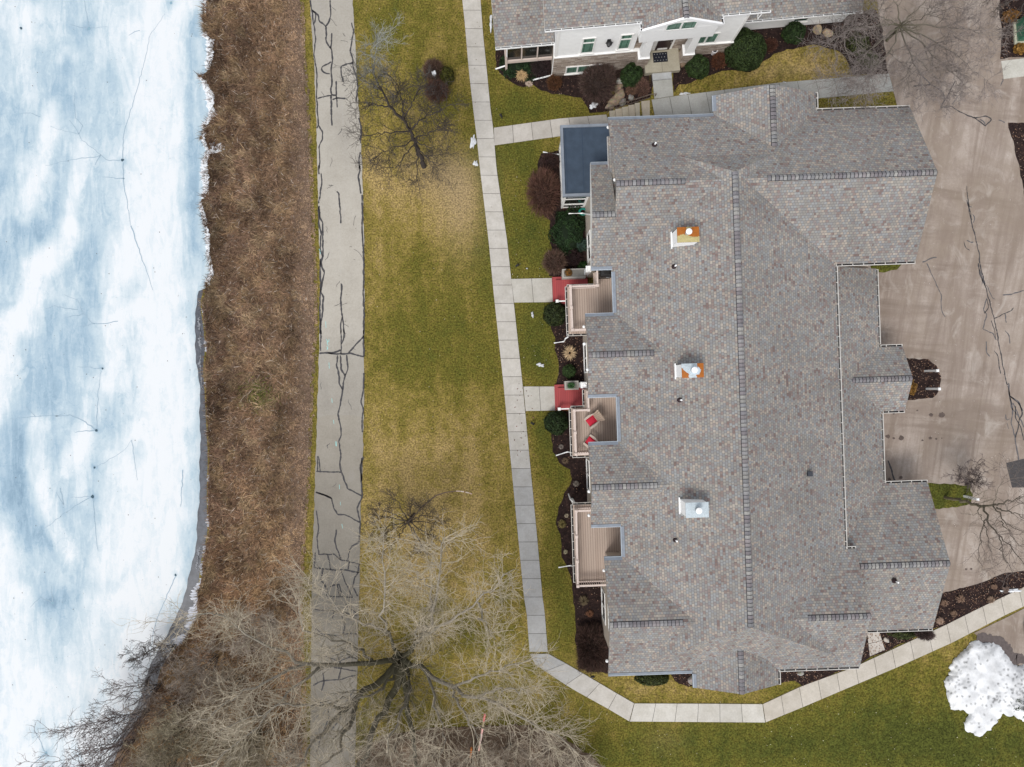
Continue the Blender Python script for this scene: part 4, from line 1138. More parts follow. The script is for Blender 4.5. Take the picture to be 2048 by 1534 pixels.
# small lower roof piece tucked beside the flat blue roof
mb = MB()
yr, zr1 = 9.16, 6.0 + .53 * (9.16 - 6.2)
s1 = lambda y: 6.0 + .53 * (y - 6.2)
mb.suv([(4.75,6.34,s1(6.34)+.003),(6.10,6.34,s1(6.34)+.003),(6.10,yr,zr1+.003),(4.75,yr,zr1+.003)], 0)
mb.suv([(6.10,12.6,5.70),(4.98,12.6,5.70),(4.75,yr,zr1+.003),(6.10,yr,zr1+.003)], 0)
mb.face([(4.75,6.34,5.8),(4.75,6.34,s1(6.34)),(4.75,yr,zr1),(4.98,12.6,5.7),(4.98,12.6,5.5)], 1)
mb.face([(4.75,6.34,5.8),(6.1,6.34,5.8),(6.1,6.34,s1(6.34)),(4.75,6.34,s1(6.34))], 1)
mb.face([(4.98,12.6,5.5),(6.1,12.6,5.5),(6.1,12.6,5.7),(4.98,12.6,5.7)], 1)
side_roof = A.part(mb, 'side_roof', [M_SH, M_TRIM])
ridge_cap(A, side_roof, (4.75, yr, zr1), (6.05, yr, zr1), .5, seed=14)

# walls
def wall(name, x0, x1, y0, y1, z0, z1, mat=None):
    m = MB(); m.box(x0, x1, y0, y1, z0, z1, 0)
    return A.part(m, name, [mat or M_TSID])
wall('wall', 6.42, 18.34, -13.4, 10.6, -0.3, 5.9)
wall('wall', 6.45, 22.93, 6.66, 14.6, -0.31, 5.91)
wall('wall', 5.2, 6.44, 6.8, 12.15, -0.32, 5.55)
wall('wall', 4.77, 6.43, -0.52, 3.4, -0.33, 5.88)
wall('wall', 4.69, 6.41, -7.97, -3.98, -0.34, 5.87)
wall('wall', 5.38, 18.94, -16.5, -10.6, -0.35, 5.86)
wall('wall', 10.25, 14.25, -17.35, -16.4, -0.2, 5.85)
wall('wall', 12.52, 17.56, 14.5, 15.65, -0.2, 5.84)
wall('garage_wall', 18.3, 21.75, -10.0, 6.7, 0.9, 3.9)
wall('garage_wall', 21.7, 23.2, -2.02, 1.0, 0.91, 3.91)
wall('garage_wall', 18.8, 24.38, -15.2, -7.24, 0.92, 3.92)
m = MB()
m.box(18.42, 18.46, -9.9, 6.1, 4.9, 5.85, 0)
A.part(m, 'wall', [M_WSID])
# balcony doors and a few windows on the lake side
for (x, ya, yb, z0, z1) in ((6.42, 4.2, 6.0, 3.05, 5.1), (6.42, -3.2, -1.3, 3.05, 5.1), (6.42, -10.0, -8.6, 3.05, 5.1), (4.77, .5, 2.4, .5, 2.2), (4.69, -7.0, -5.0, .5, 2.2), (5.38, -15.4, -13.4, .5, 2.2), (5.2, 7.6, 9.4, 1.0, 2.6), (5.38, -15.2, -13.6, 3.6, 5.1)):
    f = MB(); t = .09
    f.box(x - .05, x - .004, ya, yb, z1 - t, z1); f.box(x - .05, x - .004, ya, yb, z0, z0 + t)
    f.box(x - .05, x - .004, ya, ya + t, z0 + t, z1 - t); f.box(x - .05, x - .004, yb - t, yb, z0 + t, z1 - t); f.box(x - .048, x - .004, (ya+yb)/2 - .04, (ya+yb)/2 + .04, z0 + t, z1 - t)
    fo = A.part(f, 'window', [M_TRIM])
    g = MB(); g.face([(x - .012, yb - t, z0 + t), (x - .012, ya + t, z0 + t), (x - .012, ya + t, z1 - t), (x - .012, yb - t, z1 - t)], 0)
    A.part(g, 'pane', [M_DGLASS], fo)
# garage doors on the drive side
for (x, ya, yb) in ((21.75, 2.0, 5.6), (21.75, -6.2, -3.1), (24.38, -14.2, -8.6)):
    f = MB()
    for k in range(4): f.box(x + .004, x + .04, ya, yb, 1.32 + .54*k, 1.32 + .54*k + .52, 0)
    A.part(f, 'garage_door', [M_WPAINT])

# gutters and blue metal edges
for a, b, o, z in (((18.79,6.1),(18.79,-10.2),(1,0),6.0),((18.85,-10.15),(19.4,-10.15),(0,1),6.0),((18.85,6.2),(23.38,6.2),(0,-1),6.0),((18.02,15.05),(23.38,15.05),(0,1),6.0),
                   ((18.0,16.1),(18.0,15.2),(1,0),6.0),((22.18,6.1),(22.18,1.6),(1,0),4.0),((22.18,-2.6),(22.18,-6.75),(1,0),4.0),((22.3,1.43),(23.6,1.43),(0,1),4.0),((22.3,-2.46),(23.6,-2.46),(0,-1),4.0),
                   ((22.3,-6.8),(24.82,-6.8),(0,1),4.0),((19.3,-15.65),(24.82,-15.65),(0,-1),4.0),((14.75,-16.95),(19.38,-16.95),(0,-1),6.0),((14.7,-17.8),(14.7,-17.0),(1,0),6.0)):
    gutter(A, a, b, o, z)
for a, b, o, z, p in (((6.02,15.05),(12.08,15.05),(0,1),6.0,.48),((12.08,15.2),(12.08,16.1),(-1,0),6.0,.44),((4.98,12.6),(6.02,12.6),(0,1),5.7,.48),
                      ((4.75,6.34),(5.96,6.34),(0,-1),s1(6.34)+.003,.48),((5.96,6.2),(5.96,3.84),(-1,0),6.0,.44),((5.96,3.84),(4.33,3.84),(0,1),6.0,.44),
                      ((4.33,-.96),(5.96,-.96),(0,-1),6.0,.44),((5.96,-.96),(5.96,-3.54),(-1,0),6.0,.44),((5.96,-3.54),(4.25,-3.54),(0,1),6.0,.44),
                      ((4.25,-8.41),(5.96,-8.41),(0,-1),6.0,.44),((5.96,-8.41),(5.96,-10.15),(-1,0),6.0,.44),((5.96,-10.15),(4.94,-10.15),(0,1),6.0,.44),
                      ((4.94,-16.95),(9.75,-16.95),(0,-1),6.0,.44),((9.8,-17.0),(9.8,-17.8),(-1,0),6.0,.44)):
    drip_edge(A, a, b, o, z, p)
# small white knobs under the west rakes
for (px, py, z) in ((1216.5,254.5,5.9),(1186.5,350,5.9),(1229.5,359.5,7.4),(1192,419,6.6),(1168,653.5,5.95),(1168.5,688,6.6),(1175,739,6.6),(1170,770,6.0),(1178,983,6.8),(1178,1031,6.0),(1208,1141,5.95),(1214,1322,6.3),(1189,773,6.0)):
    x, y = A.fr.L(px, py, z); m = MB()
    m.lathe((x, y, z), [(0.02,-.10),(0.085,-.06),(0.095,0.0),(0.07,.06),(0.01,.085)], 10)
    A.part(m, 'eave_knob', [M_WPAINT], smooth=True)

# chimneys
RU, GA, YE = (.34, .105, .012), (.44, .50, .535), (.42, .36, .17)
def stain(seed, u, v):
    n = .5 + .5 * math.sin(u * 7 + seed) * math.sin(v * 6 + seed * 2.1) * .6 + .25 * math.sin(u * 17 + v * 13 + seed)
    if seed == 1: return RU if (v > .42 + .10 * math.sin(u * 6) and not (.42 < u < .66 and v > .90)) or (u > .86 and v > .5) else YE
    if seed == 2:
        d = math.hypot((u - .58) * 1.3, v - .5)
        if (u > .80 and d > .36) or (u < .30 and v < .72 - u * 1.6) or (u > .70 and v > .72) or (u > .66 and v < .22): return RU
        return GA if d > .3 else (.50, .58, .64)
    return GA
def chimney(trim, cap, flue, zt, seed):
    (tx, ty0, ty1), (cx0, cy0, cx1, cy1) = trim, cap
    a = A.fr.L(cx0, cy1, zt); b = A.fr.L(cx1, cy0, zt)
    X0, X1, Y0, Y1 = min(a[0], b[0]), max(a[0], b[0]), min(a[1], b[1]), max(a[1], b[1])
    m = MB(); m.box(X0 + .04, X1 - .04, Y0 + .04, Y1 - .04, 6.2, zt - .05, 0)
    m.box(X0 - .02, X0 + .038, Y0 - .06, Y1 + .06, ZE + PT*(X0 - XW) - .1, ZE + PT*(X0 - XW) + .14, 1)
    c = A.part(m, 'chimney', [M_WSID, M_WPAINT])
    m = MB(); nu, nv = 34, 24; rnd = random.Random(seed)
    for i in range(nu):
        for j in range(nv):
            u0, u1, v0, v1 = i/nu, (i+1)/nu, j/nv, (j+1)/nv
            hz = lambda u, v: zt + .03 * min(1, 4 * min(u, 1-u, v, 1-v))
            col = stain(seed, (u0+u1)/2 + rnd.uniform(-.02, .02), (v0+v1)/2 + rnd.uniform(-.025, .025)); k = rnd.uniform(.88, 1.1)
            m.face([(X0+(X1-X0)*u, Y0+(Y1-Y0)*v, hz(u, v)) for u, v in ((u0,v0),(u1,v0),(u1,v1),(u0,v1))], 0, tuple(w*k for w in col))
    for q in (((X0,Y0),(X1,Y0)),((X1,Y0),(X1,Y1)),((X1,Y1),(X0,Y1)),((X0,Y1),(X0,Y0))):
        m.face([(*q[0],zt-.06),(*q[1],zt-.06),(*q[1],zt),(*q[0],zt)], 0, GA if seed != 1 else (.36,.2,.06))
    m.face([(X0,Y0,zt-.06),(X0,Y1,zt-.06),(X1,Y1,zt-.06),(X1,Y0,zt-.06)], 0, GA)
    A.part(m, 'chimney_cap', [mat_attr('sheet_metal_cap', .55, .1, 9, .3)], c)
    fx, fy = A.fr.L(flue[0], flue[1], zt + .5)
    m = MB(); m.lathe((fx, fy, zt), [(.115,0.0),(.115,.30),(.135,.32),(.135,.42)], 18, 0)
    m.lathe((fx, fy, zt), [(.02,.44),(.165,.45),(.165,.49),(.05,.54),(.001,.545)], 18, 1)
    A.part(m, 'flue', [mat_plain('galvanised_steel', (.40,.42,.44), .4, .2, 8, .3), M_WPAINT], c)
chimney((1340,478,498), (1355,453,1398,485), (1378.5,462.5), 8.75, 1)
chimney((1350,732,762), (1364,726,1407,756), (1389.5,740), 8.85, 2)
chimney((1357,998,1030), (1372,1004,1417,1036), (1398.5,1022), 8.75, 3)
for px, py, kind in ((1309,290,0),(1349,533,0),(1360,800,0),(1351,1080,0),(1790,1162,0),(1618,947,1)):
    x, y = A.fr.L(px, py, 7.3)
    z = max(ZE + PT*min(x - XW, XE - x), 0)
    if py < 350: z = 6 + .53*(15.05 - y)
    if px > 1750: z = 4 + .44*(y + 15.65)
    x, y = A.fr.L(px, py, z)
    m = MB()
    if kind == 0:
        m.lathe((x, y, z), [(.16,-.06),(.13,.02),(.075,.10),(.06,.16)], 12, 0, (.035,.022,.024))
        m.lathe((x, y, z), [(.05,.1),(.05,.36),(.035,.36)], 10, 0, (.80,.80,.80))
        A.part(m, 'vent_pipe', [M_ATTR], main_roof if 350 < py < 1100 else None)
    else:
        m.box(x - .12, x + .12, y - .12, y + .12, z - .1, z + .14, 0, (.03,.035,.045)); m.box(x - .14, x + .14, y - .14, y + .14, z + .14, z + .18, 0, (.045,.05,.06))
        A.part(m, 'roof_vent', [M_ATTR], main_roof)

# flat-roofed sunroom
m = MB()
X0, X1, Y0, Y1 = 3.46, 6.44, 11.2, 15.52
m.box(X0 + .16, X1, Y0 + .16, Y1 - .16, 3.62, 3.74, 0)
for q in ((X0, X0 + .16, Y0, Y1), (X0 + .16, X1, Y0, Y0 + .16), (X0 + .16, X1, Y1 - .16, Y1)): m.box(q[0], q[1], q[2], q[3], 3.55, 3.84, 1)
m.box(X0 + 1.30, X0 + 1.33, Y0 + .17, Y1 - .17, 3.7401, 3.747, 2)
m.box(X0 + .30, X0 + .325, Y0 + .3, Y1 - .3, 3.7401, 3.747, 2)
A.part(m, 'sunroom_roof', [M_MEMB, M_FLASH, mat_plain('membrane_seam', (.03,.048,.08), .9, .1)])
m = MB()
fx0, fx1, fy0, fy1 = 3.62, 6.44, 11.42, 15.34
for x, y in ((fx0, fy0), (fx0, fy1 - .14), (fx0 + 1.42, fy0)): m.box(x, x + .14, y, y + .14, -0.2, 3.55, 0)
for z0, z1 in ((3.3, 3.549), (2.05, 2.15), (0.75, 0.95), (0.0, 0.18)):
    m.box(fx0 + .141, fx1, fy0 + .02, fy0 + .12, z0, z1, 0); m.box(fx0 + .02, fx0 + .12, fy0 + .141, fy1 - .141, z0, z1, 0); m.box(fx0 + .141, fx1, fy1 - .12, fy1 - .02, z0, z1, 0)
sf = A.part(m, 'sunroom_frame', [M_TRIM])
m = MB(); m.box(fx0 + .05, fx1, fy0 + .05, fy1 - .05, 0.18, 3.5, 0)
A.part(m, 'screen', [M_DGLASS], sf)

# balconies
def railing(m, a, b, z0, bal=True):
    a, b = Vector((a[0], a[1], 0)), Vector((b[0], b[1], 0)); d = b - a; L_ = d.length; ang = math.atan2(d.y, d.x); c = (a + b) / 2
    m.obox((c.x, c.y, z0 + .98), L_/2 - .05, .055, .025, ang); m.obox((c.x, c.y, z0 + .90), L_/2 - .05, .03, .02, ang); m.obox((c.x, c.y, z0 + .12), L_/2 - .05, .03, .025, ang)
    n = int(L_ / .125)
    for i in range(1, n):
        p = a + d * i / n; m.obox((p.x, p.y, z0 + .51), .017, .017, .37, ang)
def rpost(x, y, z0, parent):
    m = MB(); m.box(x - .055, x + .055, y - .055, y + .055, z0, z0 + 1.04); m.box(x - .085, x + .085, y - .085, y + .085, z0 + 1.041, z0 + 1.075); m.box(x - .06, x + .06, y - .06, y + .06, z0 + 1.076, z0 + 1.1)
    A.part(m, 'railing_post', [M_RAIL], parent)
def balcony(rects, rails, posts, gut, legs, z=3.0):
    m = MB()
    for i, (x0, x1, y0, y1) in enumerate(rects): m.box(x0, x1, y0, y1, z - .05, z - .003*i, 0)
    fl = A.part(m, 'balcony_floor', [M_DECK])
    m = MB()
    for (x0, x1, y0, y1) in rects[:1]: m.box(x0 + .02, x1, y0 + .02, y1 - .02, z - .38, z - .052, 0)
    for (x, y) in legs: m.box(x, x + .16, y, y + .16, -.2, z - .381, 0)
    A.part(m, 'balcony_frame', [M_TRIM], fl)
    m = MB()
    for a, b in rails: railing(m, a, b, z)
    A.part(m, 'railing', [M_RAIL], fl)
    for x, y in posts: rpost(x, y, z, fl)
    for a, b, o in gut:
        g = gutter(A, a, b, o, z - .05, .5); g.parent = fl
    return fl
balcony([(3.60,6.42,2.93,5.86),(5.24,6.418,5.86,6.66)], [((3.72,5.72),(5.36,5.72)),((3.74,5.72),(3.74,4.45)),((3.74,4.45),(3.76,3.10)),((3.76,3.10),(4.76,3.10)),((5.36,5.72),(5.36,6.7))],
        [(3.72,5.72),(5.36,5.72),(3.74,4.45),(3.76,3.10)], [((3.60,5.86),(3.60,2.93),(-1,0)),((3.60,5.86),(5.24,5.86),(0,1)),((3.60,2.93),(4.76,2.93),(0,-1))], [(3.7,3.0),(3.7,5.6)])
balcony([(3.58,6.42,-4.6,-1.64),(4.44,6.418,-1.64,-.53)], [((3.70,-1.76),(4.56,-1.76)),((3.70,-1.76),(3.70,-3.1)),((3.70,-3.1),(3.71,-4.40)),((3.71,-4.40),(4.68,-4.40)),((4.56,-1.76),(4.56,-.55))],
        [(3.70,-1.76),(4.56,-1.76),(3.70,-3.1),(3.71,-4.40)], [((3.58,-1.64),(3.58,-4.6),(-1,0)),((3.58,-1.64),(4.44,-1.64),(0,1)),((3.58,-4.6),(4.68,-4.6),(0,-1)),((4.44,-.53),(4.44,-1.5),(-1,0))], [(3.7,-4.5),(3.7,-1.9)])
balcony([(3.49,6.42,-12.42,-7.62)], [((3.60,-7.82),(4.68,-7.82)),((3.60,-7.82),(3.57,-9.35)),((3.57,-9.35),(3.56,-10.85)),((3.56,-10.85),(3.54,-12.34)),((3.54,-12.34),(5.37,-12.34))],
        [(3.60,-7.82),(3.57,-9.35),(3.56,-10.85),(3.54,-12.34)], [((3.49,-7.62),(3.49,-12.42),(-1,0)),((3.49,-7.62),(4.68,-7.62),(0,1))], [(3.6,-12.3),(3.6,-7.85)])
# red entrance platforms with planter walls and white posts
def porch(x0, x1, y0, y1, pl, post, rail_y):
    m = MB(); m.box(x0, x1, y0, y1, -.1, .20, 0); m.box(x0 + .22, x1 - .002, y0 + .002, y1 - .22, .20, .37, 0)
    p = A.part(m, 'porch_platform', [M_RED])
    m = MB(); m.box(pl[0], pl[1], pl[2], pl[3], -.1, .95, 0, (.40,.38,.35)); m.box(pl[0] + .08, pl[1] - .08, pl[2] + .08, pl[3] - .08, .951, .975, 0, (.21,.20,.18))
    A.part(m, 'planter_wall', [M_CONC])
    m = MB(); X, Y = post; m.box(X - .16, X + .16, Y - .16, Y + .16, 0, 2.6, 0); m.box(X - .2, X + .2, Y - .2, Y + .2, 2.2, 2.38, 0)
    A.part(m, 'porch_post', [M_WPAINT])
    m = MB(); m.box(x0 + .15, x0 + .27, rail_y - .06, rail_y + .06, 0, 1.12, 0); m.box(x0 + .12, x0 + .30, rail_y - .09, rail_y + .09, 1.121, 1.16, 0)
    m.box(x0 + .271, x0 + 1.1, rail_y - .04, rail_y + .04, .98, 1.06, 0); m.box(x0 + .98, x0 + 1.1, rail_y - .06, rail_y + .06, 0, .979, 0)
    A.part(m, 'handrail', [M_WPAINT])
porch(2.88, 5.19, 5.10, 6.9, (3.50,5.0,6.68,7.28), (5.08,7.0), 5.2)
porch(2.78, 4.76, -1.86, -.18, (3.42,4.30,-.54,.03), (4.5,-.25), -1.75)

# downspouts: real pipes from the eaves to the beds
def spout(h, pts, r=.045, parent=None, corner=None):
    q = []
    for px, py, z in pts: x, y = h.fr.L(px, py, z); q.append((x, y, z))
    m = MB(); m.tube(q, r, 6, 0)
    return h.part(m, 'downspout', [M_WPAINT], parent)
for pts in ([(1136,674,2.75),(1131,677,2.4),(1128,683,.25),(1108,686,.14)], [(1141,905,2.75),(1136,903.5,.25),(1112,911,.14)], [(1147,1133,2.75),(1142,1131,.25),(1117,1135,.14)],
            [(1124,306,3.4),(1119,309,.25),(1086,304,.14)], [(1146,1003,2.75),(1141,999,2.3),(1137,988,.3)], [(1184,430,4.6),(1166,426.5,.6),(1137,427,.5)]):
    spout(A, pts)

# ------------------------------------------------------------------ the white house at the top of the picture
B = House('white_house', 'white two storey house with green windows and stone base at the top', 5.0, 12.0, 25.0, 0.0)
o, zr = gable_roof(B, 'main_roof', 3.62, 16.55, 19.92, 31.5, 6.3, .45, 'x', .18, .75, M_WSID)
ridge_cap(B, o, (3.62, 25.71, zr), (16.55, 25.71, zr), .45, seed=21)
o, zr = gable_roof(B, 'gable_roof', 9.16, 13.72, 19.36, 24.6, 6.3, .44, 'y', .17, None)
ridge_cap(B, o, (11.44, 19.36, zr), (11.44, 22.6, zr), .44, seed=22)
m = MB()
m.suv([(0.78,20.46,3.6),(4.38,20.46,3.6),(4.38,26.5,6.2),(0.78,26.5,6.2)], 0)
m.face([(0.78,20.46,3.45),(4.38,20.46,3.45),(4.38,20.46,3.6),(0.78,20.46,3.6)], 1); m.face([(0.78,26.5,3.45),(0.78,20.46,3.45),(0.78,20.46,3.6),(0.78,26.5,6.2)], 1); m.face([(0.78,20.46,3.45),(0.78,26.5,3.45),(4.38,26.5,3.45),(4.38,20.46,3.45)], 1)
B.part(m, 'porch_roof', [M_SH, M_WPAINT])
m = MB()
m.suv([(15.52,20.80,3.5),(23.3,20.80,3.5),(23.3,27.5,6.4),(15.52,27.5,6.4)], 0)
m.face([(15.52,20.8,3.34),(23.3,20.8,3.34),(23.3,20.8,3.5),(15.52,20.8,3.5)], 1); m.face([(23.3,20.8,3.34),(23.3,27.5,3.34),(23.3,27.5,6.4),(23.3,20.8,3.5)], 1); m.face([(15.52,20.8,3.34),(15.52,27.5,3.34),(23.3,27.5,3.34),(23.3,20.8,3.34)], 1)
B.part(m, 'garage_roof', [M_SH, M_WPAINT])
m = MB(); m.box(4.42, 9.3, 20.0, 31.0, 2.66, 6.22, 0); B.part(m, 'wall', [M_WSID])
m = MB(); m.box(13.55, 15.5, 20.0, 31.0, 2.68, 6.23, 0); m.box(9.301, 13.549, 20.3, 31.0, 4.6, 6.21, 0); B.part(m, 'wall', [M_WSID])
m = MB(); m.box(9.25, 13.62, 19.42, 20.299, 5.93, 6.14, 0); m.face([(9.2,19.425,6.14),(13.68,19.425,6.14),(11.44,19.425,7.15)], 0); m.box(9.24, 13.63, 19.45, 20.298, 4.72, 5.928, 0)
gw = B.part(m, 'gable_wall', [M_WPAINT])
m = MB()
m.box(4.38, 9.98, 19.94, 30.9, -0.3, 2.60, 0, None, True); m.box(13.0, 15.54, 19.94, 30.9, .9, 2.62, 0, None, True); m.box(9.981, 12.999, 20.35, 30.9, .9, 4.599, 0, None, True)
B.part(m, 'stone_base', [M_STONE])
for q in ((4.34, 9.99, 19.90, 20.1, 2.60, 2.68), (13.0, 15.58, 19.90, 20.1, 2.62, 2.70), (4.40, 4.56, 19.965, 20.1, 2.69, 6.1), (15.4, 15.53, 19.965, 20.1, 2.71, 6.1), (4.57, 9.2, 19.965, 20.1, 5.9, 6.1), (13.7, 15.39, 19.965, 20.1, 5.9, 6.1)):
    m = MB(); m.box(*q, 0); B.part(m, 'trim_board', [M_TRIM])
m = MB(); m.box(15.6, 23.1, 21.25, 27.0, .9, 3.3, 0); B.part(m, 'garage_wall', [M_WSID])
def hitY(px, py, Y):
    """where the line of sight through a photo pixel meets the house's front wall"""
    lo, hi = 0.0, 8.0
    for _ in range(40):
        mid = (lo + hi) / 2
        if B.fr.L(px, py, mid)[1] > Y: lo = mid
        else: hi = mid
    return B.fr.L(px, py, lo)[0], lo
window(B, 5.22, 7.55, .30, 1.30, 19.94, 3)
window(B, 5.95, 6.78, 2.85, 4.75, 20.0, 1, 4.15)
window(B, 8.22, 9.0, 2.95, 4.78, 20.0, 1, 4.2)
window(B, 10.45, 12.25, 5.98, 6.90, 19.42, 2, parent=gw, sill=False)
window(B, 12.95, 14.35, 2.85, 4.1, 19.96, 2)
window(B, 19.6, 20.6, 1.9, 2.9, 21.25, 1, glass=M_DGLASS)
x, z = hitY(1217.5, 83, 19.95)
m = MB(); m.box(x - .1, x + .1, 19.93, 19.999, z - .2, z + .2, 0); m.lathe((x, 19.80, z - .22), [(.05,0),(.12,.05),(.13,.30),(.19,.32),(.03,.42)], 10, 0); m.box(x - .22, x + .22, 19.78, 19.82, z + .1, z + .16, 0)
B.part(m, 'wall_lantern', [M_BLACK])
# entrance: columns on stone piers, door, landing
for X in (9.95, 12.75):
    m = MB(); m.box(X - .34, X + .34, 19.42, 20.05, 1.2, 2.58, 0, None, True); pr = B.part(m, 'stone_pier', [M_STONE])
    m = MB(); m.box(X - .37, X + .37, 19.39, 20.08, 2.581, 2.65, 0)
    b0, b1 = .27, .21
    q0 = [(X - b0, 19.73 - b0, 2.65), (X + b0, 19.73 - b0, 2.65), (X + b0, 19.73 + b0, 2.65), (X - b0, 19.73 + b0, 2.65)]; q1 = [(X - b1, 19.73 - b1, 4.72), (X + b1, 19.73 - b1, 4.72), (X + b1, 19.73 + b1, 4.72), (X - b1, 19.73 + b1, 4.72)]
    for i in range(4): m.face([q0[i], q0[(i+1)%4], q1[(i+1)%4], q1[i]], 0)
    m.box(X - .3, X + .3, 19.45, 20.0, 2.651, 2.74, 0); B.part(m, 'porch_column', [M_WPAINT], pr)
m = MB(); m.box(10.18, 12.40, 18.93, 20.35, .9, 1.66, 0, (.36,.33,.26)); m.box(11.26, 11.28, 18.94, 20.2, 1.6601, 1.664, 0, (.16,.14,.11)); B.part(m, 'porch_slab', [M_CONC])
m = MB(); m.box(10.32, 11.95, 20.31, 20.349, 1.7, 3.95, 0); dr = B.part(m, 'door_frame', [M_TRIM])
m = MB(); m.box(10.86, 11.78, 20.27, 20.309, 1.72, 3.85, 0); d2 = B.part(m, 'front_door', [mat_plain('dark_door_paint', (.035,.02,.02), .35, .2)], dr)
m = MB(); m.box(11.66, 11.72, 20.22, 20.269, 2.7, 2.8, 0); m.box(11.0, 11.62, 20.262, 20.269, 1.8, 2.0, 1); B.part(m, 'door_handle', [mat_plain('brushed_metal', (.5,.5,.5), .3, .1, 5, .8), M_TRIM], dr)
m = MB()
p0, p1 = B.fr.L(1305.5, 160, 1.5), B.fr.L(1343, 149, 1.5)
m.box(p0[0], p1[0], p0[1], 18.929, 1.0, 1.5, 0, (.40,.41,.42)); B.part(m, 'step', [M_CONC])
for a, b, o_, z in (((3.62,19.92),(9.16,19.92),(0,-1),6.3),((9.16,19.85),(9.16,19.36),(-1,0),6.3),((13.72,19.36),(13.72,19.85),(1,0),6.3),((13.8,19.92),(16.55,19.92),(0,-1),6.3),((15.6,20.8),(23.3,20.8),(0,-1),3.5),((0.78,20.46),(4.38,20.46),(0,-1),3.6)):
    gutter(B, a, b, o_, z)
m = MB()
for sg in (-1, 1):      # white rake boards of the small gable
    xe = 11.44 + sg * 2.30; n = Vector((0, -1, 0))
    m.face([(11.44,19.33,7.33),(xe,19.33,6.31),(xe,19.33,6.13),(11.44,19.33,7.13)][::sg], 0)
    m.face([(11.44,19.33,7.335),(xe,19.33,6.315),(xe,19.45,6.318),(11.44,19.45,7.338)][::-sg], 0)
B.part(m, 'rake_board', [M_WPAINT])
# screened porch under the small roof
m = MB()
for x0, x1, y0, y1, z0, z1 in ((1.4,4.38,20.62,20.72,.95,1.25),(1.4,4.38,20.62,20.72,3.2,3.44),(1.36,1.50,20.58,20.73,-.2,3.44),(2.38,2.46,20.63,20.71,1.251,3.199),(3.38,3.46,20.63,20.71,1.251,3.199),(1.37,1.49,20.731,26.0,.95,1.2),(1.37,1.49,20.731,26.0,3.2,3.43)):
    m.box(x0, x1, y0, y1, z0, z1, 0)
pf = B.part(m, 'porch_frame', [M_RAIL])
m = MB(); m.box(1.52, 4.37, 20.74, 26.0, 1.0, 3.40, 0); B.part(m, 'screen', [M_DGLASS], pf)
for pts in ([(1014,96,3.4),(1014,100,3.1),(1013,128,.5),(1012,131,.3),(991,138,.15)], [(1108.5,88,3.6),(1108,114,2.5),(1104,148,.3),(1101,151,.25),(1065,160,.15)]):
    spout(B, pts, .05)
m = MB(); x, y = B.fr.L(1520, 14, 6.2); m.tube([(x - .12, 19.85, 6.15), (x, 19.75, 5.7), (x + .12, 19.85, 6.15)], .035, 6, 0); B.part(m, 'downspout', [M_WPAINT])

# ================================================================== steps, rail and stones between the houses
FS = Frame(6.0)
m = MB()
xs_ = [1219, 1231, 1244, 1257, 1270, 1283, 1297]
for i in range(6):
    z = 0.216 * (i + 1)
    xa, ya = FS.L(xs_[i], 222 - 3.4 * i, z); xb, yb = FS.L(xs_[i + 1], 222 - 3.4 * i, z)
    yn = FS.L(1258, 212, .7)[1]
    m.box(xa, xa + (xb - xa) * 1.0 + (.26 if i < 5 else .50), yn - 1.5, yn, -.1 + .002*i, z, 0, (.40 + .01*(i % 2), .36, .29))
ST = thing('entrance_steps', 'six tan concrete steps rising between the two houses', 'steps', FS.W(*FS.L(1258, 225, 0)), FS.rot)
ox_, oy_ = FS.L(1258, 225, 0)
m.build('tread', [M_CONC], ST, (ox_, oy_, 0))
RL = thing('stair_handrail', 'thin brown metal handrail beside the concrete steps', 'handrail', FS.W(*FS.L(1222, 222, .2)), FS.rot)
orl = FS.L(1222, 222, .2)
def rl(px, py, z): x, y = FS.L(px, py, z); return (x, y, z)
br = mat_plain('brown_metal', (.10,.075,.06), .5, .2)
m = MB(); m.tube([rl(1214, 226, .2), rl(1217, 215, 1.1), rl(1302, 188.5, 2.3), rl(1313, 187.5, 2.32), rl(1310, 192, 1.5)], .03, 6)
m.tube([rl(1217, 221, .55), rl(1300, 195, 1.75)], .022, 6); m.build('rail', [br], RL, (orl[0], orl[1], 0))
m = MB()
for k in range(12):
    t = k / 11; m.tube([rl(1217 + 83*t, 221 - 26*t, .55 + 1.2*t), rl(1217 + 85*t, 215 - 26.5*t, 1.1 + 1.2*t)], .014, 5)
m.build('baluster', [br], RL, (orl[0], orl[1], 0))

def rock(name, label, px, py, size, flat, col, seed, rot=0.0, group=None, z=None):
    rnd = random.Random(seed)
    p = G(px, py) if z is None else P(px, py, z)
    o = thing(name, label, 'rock', p, rot, group)
    import bmesh
    bm = bmesh.new(); bmesh.ops.create_icosphere(bm, subdivisions=3, radius=1)
    nrm = [Vector((rnd.gauss(0,1), rnd.gauss(0,1), rnd.gauss(0,1))).normalized() for _ in range(11)]
    cut = [rnd.uniform(.62, .92) for _ in nrm]
    for v in bm.verts:
        c = v.co.copy()
        for n, k in zip(nrm, cut):
            d = c.dot(n)
            if d > k: c -= n * (d - k) * .9
        v.co = Vector((c.x * size[0], c.y * size[1], max(c.z, -.4) * flat + flat * .3))
    me = bpy.data.meshes.new('stone'); bm.to_mesh(me); bm.free()
    ca = me.color_attributes.new('Col', 'FLOAT_COLOR', 'POINT')
    ca.data.foreach_set('color', [w for v in me.vertices for w in (*[ch * rnd.uniform(.85, 1.12) for ch in col], 1)])
    link('stone', me, [mat_attr('rough_stone', .9, .3, 4)], o)
    return o
